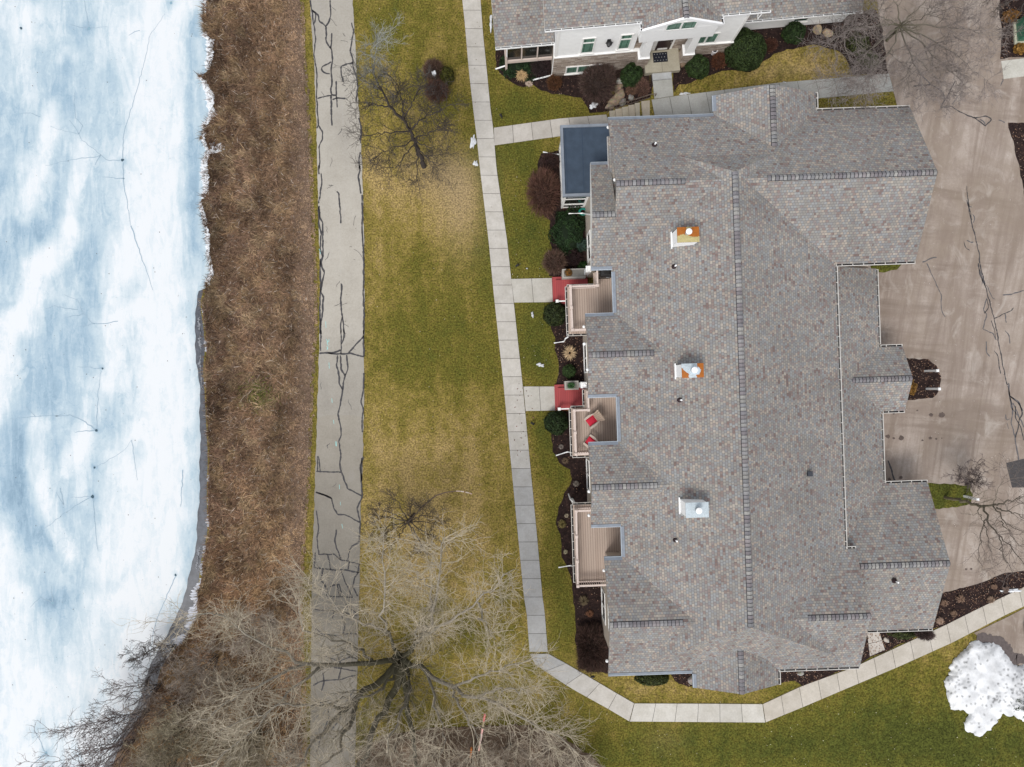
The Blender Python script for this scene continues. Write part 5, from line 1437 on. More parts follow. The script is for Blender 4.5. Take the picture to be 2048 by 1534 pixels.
RT = [((1240,163),(.30,.26),.22,(.34,.33,.31),'grey round stone below the trimmed evergreen, topmost of the stacked stones'),
      ((1236,178),(.44,.32),.28,(.27,.21,.15),'tan stacked stone just below the grey round stone'),
      ((1240,192),(.56,.34),.30,(.25,.19,.14),'large brown slab stone in the middle of the stacked stones'),
      ((1246,204),(.34,.26),.22,(.20,.18,.16),'grey brown stone tucked against the stair handrail'),
      ((1229,203),(.34,.5),.26,(.27,.21,.15),'long tan stone on the lower left edge of the stacked stones'),
      ((1219,214),(.26,.34),.24,(.25,.2,.15),'lowest small tan stone at the foot of the steps'),
      ((1262,196),(.24,.24),.2,(.27,.27,.26),'small pale stone close above the stair treads')]
for i, (pp, sz, fl, c, lab) in enumerate(RT): rock('garden_stone', lab, pp[0], pp[1], sz, fl, c, 40 + i, .4 * i, 'stones stacked beside the steps')
rock('flat_boulder', 'tan flat topped boulder left of its pair by the white garage', 1634, 61, (.30,.34), .3, (.44,.34,.22), 60, .3, 'flat boulders by the white garage')
rock('flat_boulder', 'pale tan boulder with slanted top right of its pair by the white garage', 1653, 68, (.42,.24), .3, (.46,.36,.25), 61, -.4, 'flat boulders by the white garage')
rock('garden_stone', 'brown stone at the foot of the right entrance column', 1365, 129, (.24,.22), .26, (.20,.14,.10), 62, .3)
rock('garden_stone', 'grey slab stone under the south eave corner', 1384, 1358, (.36,.3), .25, (.24,.22,.20), 63, .9)
rock('garden_stone', 'pale stone beside the short concrete entry at the south end', 1772, 1279, (.18,.22), .2, (.42,.38,.33), 64, .2)
rock('garden_stone', 'grey stone in the narrow bed below the south gutter', 1600, 1346, (.22,.2), .2, (.34,.33,.30), 65, .2)

# ================================================================== small things
def gpoint(px, py): p = G(px, py); return p

# deck chairs with red cushions
def deck_chair(px, py, ang, label):
    p = P(px, py, 3.0)
    o = thing('adirondack_chair', label, 'chair', p, ang, 'red cushioned chairs on the middle balcony')
    wood = mat_plain('weathered_tan_wood', (.40,.31,.24), .7, .12, 9)
    m = MB()
    for k in range(5): m.obox((-.26 + .115*k, 0, .36 - .02*k), .05, .27, .012, 0)
    m.build('seat', [wood], o)
    m = MB()       # fan-shaped slatted back, leaning
    for k in range(6):
        f = (k - 2.5) / 2.5
        y0, y1 = f * .20, f * .33
        h_ = .80 - .14 * f * f
        a = Vector((.20, y0, .28)); b = Vector((.20 + .42, y1, .28 + h_))
        w0, w1 = Vector((0, .035, 0)), Vector((0, .058, 0))
        t = Vector((.02, 0, -.01))
        q = [a - w0, a + w0, b + w1, b - w1]
        m.face([v - t for v in q][::-1], 0); m.face([v + t for v in q], 0)
        for i in range(4): m.face([q[i]-t, q[(i+1)%4]-t, q[(i+1)%4]+t, q[i]+t], 0)
    m.build('backrest', [wood], o)
    for s in (-1, 1):
        m = MB(); q = [(-.40,s*.26),(-.36,s*.38),(.0,s*.40),(.34,s*.30),(.34,s*.26)]
        lo = [(x, y, .56) for x, y in q]; hi = [(x, y, .59) for x, y in q]
        if s < 0: lo.reverse(); hi.reverse()
        m.face(hi[::-1], 0); m.face(lo, 0)
        for i in range(5): m.face([lo[i], hi[i], hi[(i+1)%5], lo[(i+1)%5]], 0)
        m.build('armrest', [mat_plain('pale_worn_wood', (.50,.42,.36), .7, .1, 9)], o)
        m = MB(); m.obox((-.32, s*.29, .28), .03, .025, .28, 0); m.build('leg', [wood], o)
        m = MB(); m.obox((.24, s*.27, .29), .03, .025, .29, 0); m.build('leg', [wood], o)
    m = MB()
    n = 7
    grid = [[Vector((-.32 + .56*i/(n-1), -.24 + .48*j/(n-1), .40 - .03*i/(n-1) + .075*(1 - abs(2*i/(n-1)-1)**4)*(1 - abs(2*j/(n-1)-1)**4))) for j in range(n)] for i in range(n)]
    for i in range(n-1):
        for j in range(n-1): m.face([grid[i][j], grid[i+1][j], grid[i+1][j+1], grid[i][j+1]], 0)
    m.box(-.32, .24, -.24, .24, .372, .385, 0)
    m.build('cushion', [mat_plain('red_cushion', (.52,.018,.045), .8, .1, 12)], o, smooth=False)
    return o
deck_chair(1182.5, 840, R(36), 'tan slatted deck chair with red cushion in full view on the middle balcony')
deck_chair(1181, 884, R(-38), 'tan deck chair with red cushion half hidden under the roof edge')
# covered grill on the first balcony
p = P(1208, 550, 3.0)
g = thing('covered_grill', 'black covered barbecue grill in the corner of the upper left balcony', 'grill', p, R(2))
m = MB()
prof = [(0.0,.34,.24),(.55,.36,.25),(.85,.36,.26),(1.02,.30,.20),(1.08,.16,.10)]
for (z0, a0, b0), (z1, a1, b1) in zip(prof, prof[1:]):
    q0 = [(-a0,-b0,z0),(a0,-b0,z0),(a0,b0,z0),(-a0,b0,z0)]; q1 = [(-a1,-b1,z1),(a1,-b1,z1),(a1,b1,z1),(-a1,b1,z1)]
    for i in range(4): m.face([q0[i], q0[(i+1)%4], q1[(i+1)%4], q1[i]], 0)
m.face([(-.16,-.10,1.08),(.16,-.10,1.08),(.16,.10,1.08),(-.16,.10,1.08)], 0)
m.build('grill_cover', [M_BLACK], g)
m = MB(); m.tube([(-.38,-.02,.78),(-.5,-.02,.78),(-.5,.16,.78)], .02, 6); m.tube([(.0,-.27,.8),(.22,-.30,.82)], .025, 6); m.build('side_handle', [mat_plain('worn_steel', (.35,.36,.38), .35, .1, 5, .7)], g)

# doormat, white pot, hose, utility box, transformer, lights, bollards
px_, py_ = 1320.5, 114.5
p = P(px_, py_, 1.664)
o = thing('doormat', 'black doormat with pale diamond marks before the front door', 'doormat', p, R(5))
m = MB(); m.box(-.46, .46, -.31, .31, 0, .015, 0, (.012,.013,.02)); m.build('mat', [M_ATTR], o)
m = MB()
for i in range(5):
    for j in range(3):
        x, y = -.36 + .18*i + (.09 if j % 2 else 0), -.2 + .2*j
        if x > .4: continue
        m.face([(x-.028,y,.0175),(x,y-.035,.0175),(x+.028,y,.0175),(x,y+.035,.0175)], 0, (.33,.34,.34))
m.build('diamond_pattern', [M_ATTR], o)
p = G(1426, 107); o = thing('white_pot', 'small white cylindrical pot standing in the bed by the stone wall', 'pot', p)
m = MB(); m.lathe((0,0,0), [(.15,0),(.165,.42),(.175,.43),(.135,.425)], 20, 0); m.build('pot_wall', [mat_plain('white_plastic', (.72,.70,.72), .4, .05)], o, smooth=False)
m = MB(); m.lathe((0,0,0), [(.13,.30),(.128,.436)], 16, 0); m.build('pot_soil', [M_DARK], o)
p = G(1165, 426); o = thing('garden_hose', 'coiled teal garden hose beside the sunroom wall', 'hose', p)
m = MB(); pts = []
for i in range(110):
    t = i / 110 * 2 * math.pi * 4; rr = .30 - .035 * (i / 110 * 4) + .015 * math.sin(t * 1.3); pts.append((rr * math.cos(t), rr * .8 * math.sin(t), .05 + .03 * (i / 27) % .09 + .25))
m.tube(pts, .018, 6); m.build('hose_coil', [mat_plain('teal_rubber', (.02,.24,.19), .5, .2)], o)
p = G(871, 159); o = thing('meter_box', 'small white box post standing among the three lawn shrubs', 'box', p, R(20))
m = MB(); m.box(-.04,.04,-.04,.04,0,.8,0); m.build('post', [M_WPAINT], o)
m = MB(); m.box(-.11,.11,-.10,.10,.801,1.0,0); m.box(-.125,.125,-.115,.115,1.0,1.03,0); m.build('box_head', [M_WPAINT], o)
p = G(2055, 66); o = thing('transformer_box', 'green utility transformer box on a pale pad beside the drive', 'utility box', p, R(4))
m = MB(); m.box(-.95,.9,-.72,.85,0,.14,0,(.46,.46,.36)); m.build('pad', [M_CONC], o)
m = MB(); m.box(-.8,.8,-.55,.7,.14,.95,0); q0 = [(-.85,-.6,.95),(.85,-.6,.95),(.85,.75,.95),(-.85,.75,.95)]; q1 = [(-.78,-.45,1.1),(.78,-.45,1.1),(.78,.68,1.1),(-.78,.68,1.1)]
for i in range(4): m.face([q0[i], q0[(i+1)%4], q1[(i+1)%4], q1[i]], 0)
m.face(q1, 0); m.face(q0[::-1], 0); m.build('cabinet', [mat_plain('green_cabinet_paint', (.045,.15,.095), .45, .12, 4)], o)
m = MB(); m.face([(-.72,.1,1.103),(-.58,.1,1.103),(-.58,.26,1.103),(-.72,.26,1.103)],0,(.55,.42,.02)); m.face([(-.8,.36,1.104),(-.62,.36,1.104),(-.62,.58,1.104),(-.8,.58,1.104)],0,(.72,.74,.78)); m.build('warning_sticker', [M_ATTR], o)
for px, py, a, lab in ((1004,238,2.2,'black garden spotlight on the lawn corner beside the upper crossing walk'),(1032,534,.5,'black garden spotlight in the grass left of the upper red porch'),(1062,845,-.4,'black garden spotlight beside the main walk left of the balcony with chairs'),(1181,1349,.3,'black garden spotlight near the bend of the sloping walk')):
    p = G(px, py)
    o = thing('garden_light', lab, 'garden light', p, a, 'black garden spotlights')
    m = MB(); m.tube([(0,0,0),(0,0,.34)], .022, 6); m.build('stake', [M_BLACK], o)
    m = MB(); m.tube([(-.02,0,.34),(.10,0,.40),(.20,0,.45)], [.05,.075,.085], 10); m.build('lamp_head', [M_BLACK], o)
for px, py, lab in ((1849.5,742,'white square post in the drive island, upper of the two'),(1853,777.5,'white square post in the drive island, lower of the two'),(1927.5,992,'white square post on the grass strip beside the bare tree')):
    p = G(px, py); o = thing('bollard_post', lab, 'post', p, R(3), 'white posts along the drive')
    m = MB(); m.box(-.065,.065,-.065,.065,0,1.33,0); m.build('post_shaft', [mat_plain('grey_white_paint', (.66,.67,.68), .5, .08)], o)
    m = MB(); m.box(-.085,.085,-.085,.085,1.331,1.37,0); m.box(-.06,.06,-.06,.06,1.371,1.40,0); m.build('post_cap', [M_WPAINT], o)
# banded marker pole and orange stake in the thicket
p = P(969, 1430, 6.3); g0 = G(1000, 1420)
o = thing('marker_pole', 'leaning pink and white banded pole among the bare twigs', 'pole', G(957, 1512))
base = Vector(o.location)
a_, b_ = P(958, 1500, 2.4) - base, P(970, 1428, 3.6) - base
m = MB(); m.tube([Vector((0,0,0)), a_], .035, 8, 0, (.30,.22,.16))
bands = [(0,.16,(.60,.30,.27)),(.17,.33,(.72,.50,.46)),(.34,.47,(.74,.55,.50)),(.48,.62,(.66,.36,.33)),(.63,.66,(.04,.03,.03)),(.66,.80,(.30,.24,.14)),(.80,1.0,(.60,.12,.13))]
for t0, t1, c in bands: m.tube([a_ + (b_ - a_) * t0, a_ + (b_ - a_) * t1], .062, 8, 0, c)
m.build('banded_shaft', [M_ATTR], o)
o = thing('marker_stake', 'short orange stake left of the pink banded pole', 'stake', G(940, 1525))
base = Vector(o.location); m = MB()
m.tube([Vector((0,0,0)), P(941,1515,1.6) - base], .03, 8, 0, (.5,.42,.33)); m.tube([P(941,1515,1.6) - base, P(943,1496,2.2) - base], .065, 8, 0, (.52,.16,.03)); m.build('orange_shaft', [M_ATTR], o)

# parked car at the right edge, only its nose in view
p = G(2108, 1258); o = thing('parked_car', 'pale parked car with only its rounded front inside the picture edge', 'car', p, R(8))
m = MB()
sec = [(-2.05,.55,.35,.62),(-1.9,.78,.30,.75),(-1.2,.86,.28,.86),(-.4,.88,.28,.92),(1.2,.88,.28,.93),(1.9,.82,.30,.88),(2.1,.65,.36,.72)]
rings = []
for x, w, z0, z1 in sec: rings.append([(x,-w,z0),(x,-w,(z0+z1)*.5),(x,-w*.9,z1),(x,0,z1+.05),(x,w*.9,z1),(x,w,(z0+z1)*.5),(x,w,z0)])
for r0, r1 in zip(rings, rings[1:]):
    for i in range(6): m.face([r0[i], r1[i], r1[i+1], r0[i+1]][::-1], 0)
    m.face([r0[0], r0[6], r1[6], r1[0]], 0)
m.face(rings[0], 0); m.face(rings[-1][::-1], 0); m.build('body', [mat_plain('pale_car_paint', (.62,.66,.70), .25, .03, 2, 0, .6)], o)
m = MB(); q0 = [(-.9,-.76,.9),(1.5,-.76,.9),(1.5,.76,.9),(-.9,.76,.9)]; q1 = [(-.2,-.6,1.42),(1.0,-.6,1.42),(1.0,.6,1.42),(-.2,.6,1.42)]
for i in range(4): m.face([q0[i], q0[(i+1)%4], q1[(i+1)%4], q1[i]], 0)
m.build('windscreen', [M_DGLASS], o); m = MB(); m.box(-.22,1.02,-.62,.62,1.421,1.46,0); m.build('roof', [MATS['pale_car_paint']], o)
for sx in (-1.35, 1.35):
    for sy in (-.83, .83):
        m = MB(); m.tube([(sx, sy - .1, .32), (sx, sy + .1, .32)], .32, 18); m.build('wheel', [M_BLACK], o)
for sy in (-.6, .6):
    m = MB(); m.obox((-1.99, sy, .62), .04, .14, .06, 0); m.build('headlight', [mat_plain('headlight_glass', (.8,.82,.85), .1, .02)], o)

# snow
def snow_patch(label, px, py, rx, ry, h_, seed, n=10, group='leftover snow patches'):
    rnd = random.Random(seed); base = G(px, py)
    o = thing('snow_patch', label, 'snow', base, 0, group)
    m = MB(); k = 26
    rad = [1 + .28*math.sin(2*a+seed) + .2*math.sin(5*a+seed*2) + rnd.uniform(-.12,.12) for a in [2*math.pi*i/k for i in range(k)]]
    rows = [(1.0, -.02), (.93, h_*.35), (.7, h_*.75), (.35, h_), (.001, h_*1.02)]
    rg = []
    for f, z in rows:
        rg.append([G(px + math.cos(2*math.pi*i/k)*rx*rad[i]*f, py - math.sin(2*math.pi*i/k)*ry*rad[i]*f, .05 + z * rnd.uniform(.8,1.2) if f < .95 else z) - base for i in range(k)])
    for r0, r1 in zip(rg, rg[1:]):
        for i in range(k): m.face([r0[i], r0[(i+1)%k], r1[(i+1)%k], r1[i]], 0)
    m.build('snow_surface', [M_SNOW], o, smooth=True)
    return o
for i, (lab, px, py, rx, ry) in enumerate((('long white snow patch on the left edge of the main walk',946,284,5,15),('small snow patch just below the long one beside the walk',951,327,4,7),
        ('small snow patch on the lawn right of the second entry walk',1081,730,7,4),('tiny snow patch on the lawn beside the round evergreen',1065,629,2.8,5),('snow patch along the left edge of the white house roof',982,46,3.5,14),
        ('snow patch at the lawn tip by the foot of the steps',1187,211,9,6),('thin snow patch between the entrance landing and the grass',1369,187,9,3),('narrow snow strip beside the bed and the right end of the walk',2022,1181,17,5),
        ('dot of snow on the grass by the roof gable',1569,164.5,3,1.6))):
    snow_patch(lab, px, py, rx, ry, .1, 70 + i)
SNOWP = Z(1868, 1130, 4.383, [(330,660),(395,660),(440,680),(520,670),(590,720),(640,790),(700,870),(760,880),(860,860),(980,840),(1100,900),(1100,1420),(900,1440),(780,1375),(700,1320),(650,1330),(610,1300),(575,1350),(540,1390),(510,1420),(500,1450),(455,1470),(400,1512),(370,1500),(320,1465),(275,1450),(262,1400),(290,1330),(300,1310),(270,1275),(200,1270),(150,1270),(130,1200),(105,1100),(85,1015),(130,970),(140,900),(160,850),(220,780),(290,720)])
def snow_pile():
    base = G(1985, 1375); o = thing('snow_pile', 'large dirty white pile of ploughed snow on the lawn corner', 'snow', base)
    rnd = random.Random(8)
    pb = resample(SNOWP, 3.2); pb = [(x + rnd.gauss(0, 1.0), y + rnd.gauss(0, 1.0)) for x, y in pb]
    pts = [Vector(p) for p in pb]
    st = 3.6; y = min(p[1] for p in pb) + 2
    while y < max(p[1] for p in pb):
        x = min(p[0] for p in pb) + 2
        while x < max(p[0] for p in pb):
            q = (x + rnd.uniform(-1.2,1.2), y + rnd.uniform(-1.2,1.2))
            if inside(pb, *q): pts.append(Vector(q))
            x += st
        y += st
    nb = len(pb)
    vv, ee, ff, *_ = geometry.delaunay_2d_cdt(pts, [(i, (i+1) % nb) for i in range(nb)], [tuple(range(nb))], 1, 1e-4)
    pbn = np.array(pb); V, C = [], []
    for p in vv:
        d = math.sqrt(((pbn - np.array([p.x, p.y])) ** 2).sum(1).min())
        hh = .55 * (1 - math.exp(-d / 14)) + min(1, d / 4) * (.03 * math.sin(p.x / 4.1 + 2*math.sin(p.y / 9)) + .03 * math.sin(p.y / 5.3 + p.x / 11) + rnd.uniform(-.035, .04))
        V.append(tuple(G(p.x, p.y, .02 + max(0, hh)) - base))
        k = 1.0
        sm = math.exp(-(((p.x-1990)/18)**2 + ((p.y-1400)/14)**2)) * .5 + math.exp(-(((p.x-2035)/25)**2 + ((p.y-1385)/30)**2)) * .45 + math.exp(-(((p.x-1925)/22)**2 + ((p.y-1350)/30)**2)) * .22
        if rnd.random() < sm * .5 + .035: k = rnd.uniform(.25, .7)
        k *= .90 + .16 * math.sin(p.x / 8 + 1.5 * math.sin(p.y / 13)) * math.sin(p.y / 10); C.append((.74*k, .75*k, .765*k))
    Fc = []
    for f in ff:
        f = list(f); a, b, c = vv[f[0]], vv[f[1]], vv[f[2]]
        if (b.x-a.x)*(c.y-a.y) - (b.y-a.y)*(c.x-a.x) > 0: f.reverse()
        Fc.append(f)
    np_mesh('snow_surface', V, Fc, [mat_attr('dirty_snow', .7, .06, 9)], o, C)
    m = MB()          # wet edge on the drive
    wet = Z(1868, 1130, 4.383, [(375,640),(440,640),(500,660),(560,670),(610,690),(640,740),(680,800),(715,840),(750,830),(789,800)])
    ribbon(m, wet, .62, .042, 0, None, 6, .3, rnd)
    wm = m.build('wet_edge', [mat_plain('wet_asphalt', (.10,.08,.075), .5, .2)])
    tag(wm, kind='structure')
snow_pile()
snow_patch('tiny snow speck on the lawn left of the first red porch', 1054, 537, 1.5, 1.5, .05, 90)

# ================================================================== plants
def leaf_cards(centers, normals, size, cols, rng, tilt=.7):
    n = len(centers)
    r = normals + rng.normal(0, tilt, (n, 3)); r /= np.linalg.norm(r, axis=1)[:, None]
    a = np.cross(r, rng.normal(0, 1, (n, 3))); a /= np.linalg.norm(a, axis=1)[:, None] + 1e-9
    b = np.cross(r, a)
    s = size * rng.uniform(.6, 1.3, (n, 1))
    V = np.empty((n * 4, 3))
    V[0::4] = centers - a * s; V[1::4] = centers - b * s * .6; V[2::4] = centers + a * s; V[3::4] = centers + b * s * .6
    Fc = np.arange(n * 4).reshape(n, 4)
    return V, Fc, np.repeat(cols, 4, 0)

def evergreen(label, px, py, rx, ry, hgt, col, seed, name='boxwood_shrub', cat='shrub', group='clipped round evergreens', lump=.06, size=.055, flat=1.0):
    """clipped evergreen: px,py is the crown's middle as seen, rx, ry its half size in pixels"""
    rng = np.random.default_rng(seed)
    zg = H(px, py); k = (CAMH - zg - hgt * .5) / F
    c = P(px, py, zg + hgt * .45); base = Vector((c.x, c.y, zg))
    o = thing(name, label, cat, base, 0, group)
    X, Y = rx * k, ry * k
    m = MB()
    for i in range(5):
        a = i * 1.26; m.tube([(0,0,-.05),(math.cos(a)*X*.25, math.sin(a)*Y*.25, hgt*.35),(math.cos(a)*X*.5, math.sin(a)*Y*.5, hgt*.6)], [.03,.02,.01], 5, 0, (.07,.05,.04))
    m.build('stem', [M_TWIG], o)
    n = int(5200 * max(.35, min(2.2, X * Y)))
    d = rng.normal(0, 1, (n, 3)); d /= np.linalg.norm(d, axis=1)[:, None]; d[:, 2] = np.abs(d[:, 2]) * 1.0 - .25
    d /= np.linalg.norm(d, axis=1)[:, None]
    l = 1 + lump * (np.sin(d[:,0]*5+seed) * np.sin(d[:,1]*6+seed*2) + np.sin(d[:,2]*7+d[:,0]*4))
    r = (l * (1 - np.abs(rng.normal(0, .07, n))))[:, None]
    p = d * r * np.array([[X, Y, hgt * .62 * flat]]) + np.array([[0, 0, hgt * .42]])
    p[:, 2] = np.maximum(p[:, 2], .03)
    t = rng.uniform(0, 1, (n, 1)); depth = (1 - r).clip(0, .3) * 2
    cols = np.array([col]) * (0.65 + .8 * t) * (1 + .35 * np.sin(d[:, :1]*9+seed) * np.sin(d[:, 1:2]*8)) 
    br = rng.random(n) < .06; cols[br] = cols[br] * np.array([1.5, 1.25, .8])
    V, Fc, C = leaf_cards(p, d, size, cols, rng)
    np_mesh('foliage', V, Fc, [M_LEAF], o, C)
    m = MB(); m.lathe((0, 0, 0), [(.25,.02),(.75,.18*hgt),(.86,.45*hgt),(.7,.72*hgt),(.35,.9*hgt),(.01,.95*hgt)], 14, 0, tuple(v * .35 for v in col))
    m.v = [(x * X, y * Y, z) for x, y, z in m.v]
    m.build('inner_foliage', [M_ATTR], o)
    return o
GD = (.028,.045,.014)
for i, a in enumerate((('largest round dark evergreen bush right of the stone entrance',1491,101,40,40,1.6,GD),('round evergreen bush between the right column and the white pot',1396,134,23,23,1.0,(.024,.042,.012)),
        ('round evergreen bush left of the entrance landing',1264,151,22,23,1.1,(.02,.038,.011)),('round evergreen bush by the white garage wall',1588,66,22,21,1.2,(.022,.04,.013)),
        ('round evergreen bush below the upper red porch',1110,628,23,24,1.2,(.026,.036,.012)),('round evergreen bush below the lower red porch',1113,846,24,24,1.2,(.02,.034,.012)),
        ('smallest round evergreen ball in the bed above the lower red porch',1138.5,742.5,13,13,.7,(.028,.05,.015)),('olive green rounded bush beside two brown bushes on the lawn',893,152,15,17,.9,(.062,.062,.012)),
        ('low green bush peeking out under the south eave',1305,1357,34,13,.8,(.04,.05,.016)))):
    evergreen(*a, seed=100 + i)
for i, a in enumerate((('dark juniper mat at the corner of the screened porch',1040,128,34,28,.5,(.018,.036,.014)),('dark green spreading juniper filling the bed below the sunroom',1138,463,30,44,.6,(.019,.040,.014)),
        ('bluish juniper sprig at the right of the spreading juniper',1166,490,14,12,.5,(.035,.06,.045)),('small green plant in the corner above the first planter wall',1166,533,9,8,.5,(.02,.05,.012)),
        ('green shrub under the bare tree left of the drive',1716,90,20,18,.6,(.05,.06,.02)),('green shrub beside the walk under the bare tree',1738,120,16,13,.5,(.05,.065,.022)),
        ('ochre shrub in the island bed tight against the garage gable',1823,775,7,13,.5,(.20,.11,.03)),('green shrub below the south garage gutter',1805,1268,22,9,.6,(.05,.06,.02)),('orange brown shrub near the green utility box',2022,32,14,11,.5,(.20,.10,.03)),('small orange tuft shrub below the utility box',2040,98,10,10,.4,(.22,.12,.03)))):
    evergreen(*a, seed=140 + i, name='low_shrub', group=None, lump=.25, size=.05)

def twig_dome(label, px, py, rx, ry, hgt, col, seed, n=900, name='twiggy_shrub', group='leafless brown shrubs', wd=.010, flatten=1.0, square=False):
    """leafless clipped shrub: fine upright twigs fanning out to a dome"""
    rng = np.random.default_rng(seed)
    zg = H(px, py); c = P(px, py, zg + hgt * .45); base = Vector((c.x, c.y, zg)); k = (CAMH - zg - hgt * .5) / F
    o = thing(name, label, 'shrub', base, 0, group)
    X, Y = rx * k, ry * k
    u = rng.uniform(0, 1, n); az = rng.uniform(0, 2*np.pi, n)
    el = np.arccos(1 - u * 1.02)                # angle from the zenith
    ex, ey, ez = np.sin(el) * np.cos(az), np.sin(el) * np.sin(az), np.cos(el)
    if square:
        mx = np.maximum(np.abs(ex), np.abs(ey)) + 1e-6; q = (np.sqrt(ex**2+ey**2) / mx) ** .8; ex, ey = ex * q, ey * q
    sc = rng.uniform(.80, 1.05, n)
    tip = np.stack([ex * X, ey * Y, .12 + ez.clip(0, 1) ** (.5 if square else .75) * hgt * .9], 1) * sc[:, None]
    root = np.stack([ex * X * .22, ey * Y * .22, np.zeros(n)], 1) + rng.normal(0, .03, (n, 3)) * np.array([1, 1, 0])
    mid = (root + tip) / 2 + rng.normal(0, .04, (n, 3)); mid[:, 2] += .08 * hgt
    pts = [np.stack([root, mid, tip], 1)]
    cnt = 4
    b0 = np.repeat(mid * .35 + tip * .65, cnt, 0) + rng.normal(0, .02, (n*cnt, 3))
    dd = np.repeat(tip - mid, cnt, 0); L_ = np.linalg.norm(dd, axis=1, keepdims=True)
    e = b0 + dd * rng.uniform(.3, .75, (n*cnt, 1)) + rng.normal(0, .16, (n*cnt, 3)) * L_.clip(.2, 1.2)
    pts.append(np.stack([b0, (b0 + e) / 2 + rng.normal(0, .012, (n*cnt, 3)), e], 1))
    B = np.concatenate(pts, 0); N = len(B)
    w = np.concatenate([np.full(n, wd), np.full(n*cnt, wd * .75)])
    side = np.cross(B[:, 2] - B[:, 0], rng.normal(0, 1, (N, 3))); side /= np.linalg.norm(side, axis=1)[:, None] + 1e-9
    V = np.empty((N * 5, 3)); w = w[:, None]
    V[0::5] = B[:,0] - side*w; V[1::5] = B[:,0] + side*w; V[2::5] = B[:,1] + side*w*.85; V[3::5] = B[:,1] - side*w*.85; V[4::5] = B[:,2]
    i5 = np.arange(N)[:, None] * 5
    T = np.concatenate([i5 + np.array([[0,1,2]]), i5 + np.array([[0,2,3]]), i5 + np.array([[3,2,4]])], 0)
    C = np.array([col]) * rng.uniform(.55, 1.5, (N, 1)) * rng.uniform(.9, 1.1, (N, 3))
    np_mesh('twigs', V, T, [M_TWIG], o, np.repeat(C, 5, 0))
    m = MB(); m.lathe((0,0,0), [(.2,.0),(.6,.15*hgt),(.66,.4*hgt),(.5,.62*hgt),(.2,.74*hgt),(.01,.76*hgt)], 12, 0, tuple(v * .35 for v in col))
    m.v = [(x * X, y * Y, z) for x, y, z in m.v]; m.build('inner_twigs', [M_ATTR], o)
    return o
RB = (.125,.068,.050)
for i, a in enumerate((('big reddish brown leafless shrub left of the sunroom',1087,383,34,49,1.4,(.13,.068,.05),1500),('grey brown round leafless shrub above the first red porch',1109,523,24,25,1.2,(.145,.09,.068),900),
        ('dark brown leafless shrub under the sunroom downspout',1101,322,19,17,.9,(.07,.04,.036),500),('large grey brown leafless shrub against the stone wall of the white house',1197,160,39,41,1.8,(.10,.066,.056),1500),
        ('upper pinkish brown leafless shrub of the lawn cluster',867,140,22,22,1.1,(.17,.105,.075),900),('lower reddish brown leafless shrub of the lawn cluster',873,181,24,23,1.1,(.14,.075,.055),900),
        ('dark purple brown shrub beside the screened porch',1081,128,22,26,1.0,(.055,.036,.036),700),('low rusty shrub left of the large grey brown one',1108,165,15,15,.7,(.13,.06,.03),400),
        ('rusty low shrub in the bed beside the white pot',1438,122,16,17,.5,(.12,.05,.028),400),('reddish shrub between round evergreens by the white house',1541,90,14,14,.5,(.09,.04,.028),350),
        ('dark shrub in the shade between balcony bed and planter',1148,515,17,16,.8,(.045,.025,.025),350),('pinkish leafy shrub above the stair handrail',1263,180,12,11,.5,(.22,.13,.09),300),
        ('brown leafy shrub beside the entrance walk',1285,176,14,20,.5,(.15,.085,.065),400),('pale brown shrub along the porch wall',1075,106,24,12,.7,(.26,.19,.14),500),('grey brown shrub overhanging the walk at the south east',1850,1270,20,10,.7,(.11,.075,.07),400))):
    twig_dome(*a[:7], seed=200 + i, n=a[7])
twig_dome('square clipped brown hedge beside the south west house corner', 1183, 1297, 29, 46, 1.1, (.072,.043,.034), 230, 2200, 'clipped_hedge', None, .011, square=True)

def tuft(label, px, py, r, hgt, col, seed, n=260, name='ornamental_grass', group='ornamental grass clumps'):
    rng = np.random.default_rng(seed)
    base = G(px, py); k = (CAMH - base.z) / F; o = thing(name, label, 'grass clump', base, 0, group)
    R_ = r * k
    az = rng.uniform(0, 2*np.pi, n); rr = rng.uniform(.25, 1.05, n) * R_
    root = np.stack([np.cos(az)*R_*.12, np.sin(az)*R_*.12, np.zeros(n)], 1)
    mid = np.stack([np.cos(az)*rr*.5, np.sin(az)*rr*.5, rng.uniform(.6, 1, n)*hgt], 1)
    tip = np.stack([np.cos(az)*rr, np.sin(az)*rr, rng.uniform(.15, .7, n)*hgt], 1)
    side = np.stack([-np.sin(az), np.cos(az), np.zeros(n)], 1) * rng.uniform(.008, .02, (n,1))
    V = np.empty((n*5,3)); V[0::5]=root-side; V[1::5]=root+side; V[2::5]=mid+side; V[3::5]=mid-side; V[4::5]=tip
    i5 = np.arange(n)[:,None]*5
    T = np.concatenate([i5+np.array([[0,1,2]]), i5+np.array([[0,2,3]]), i5+np.array([[3,2,4]])],0)
    C = np.array([col])*rng.uniform(.6,1.35,(n,1))
    np_mesh('blades', V, T, [M_TWIG], o, np.repeat(C,5,0))
    return o
ST_ = (.52,.36,.19)
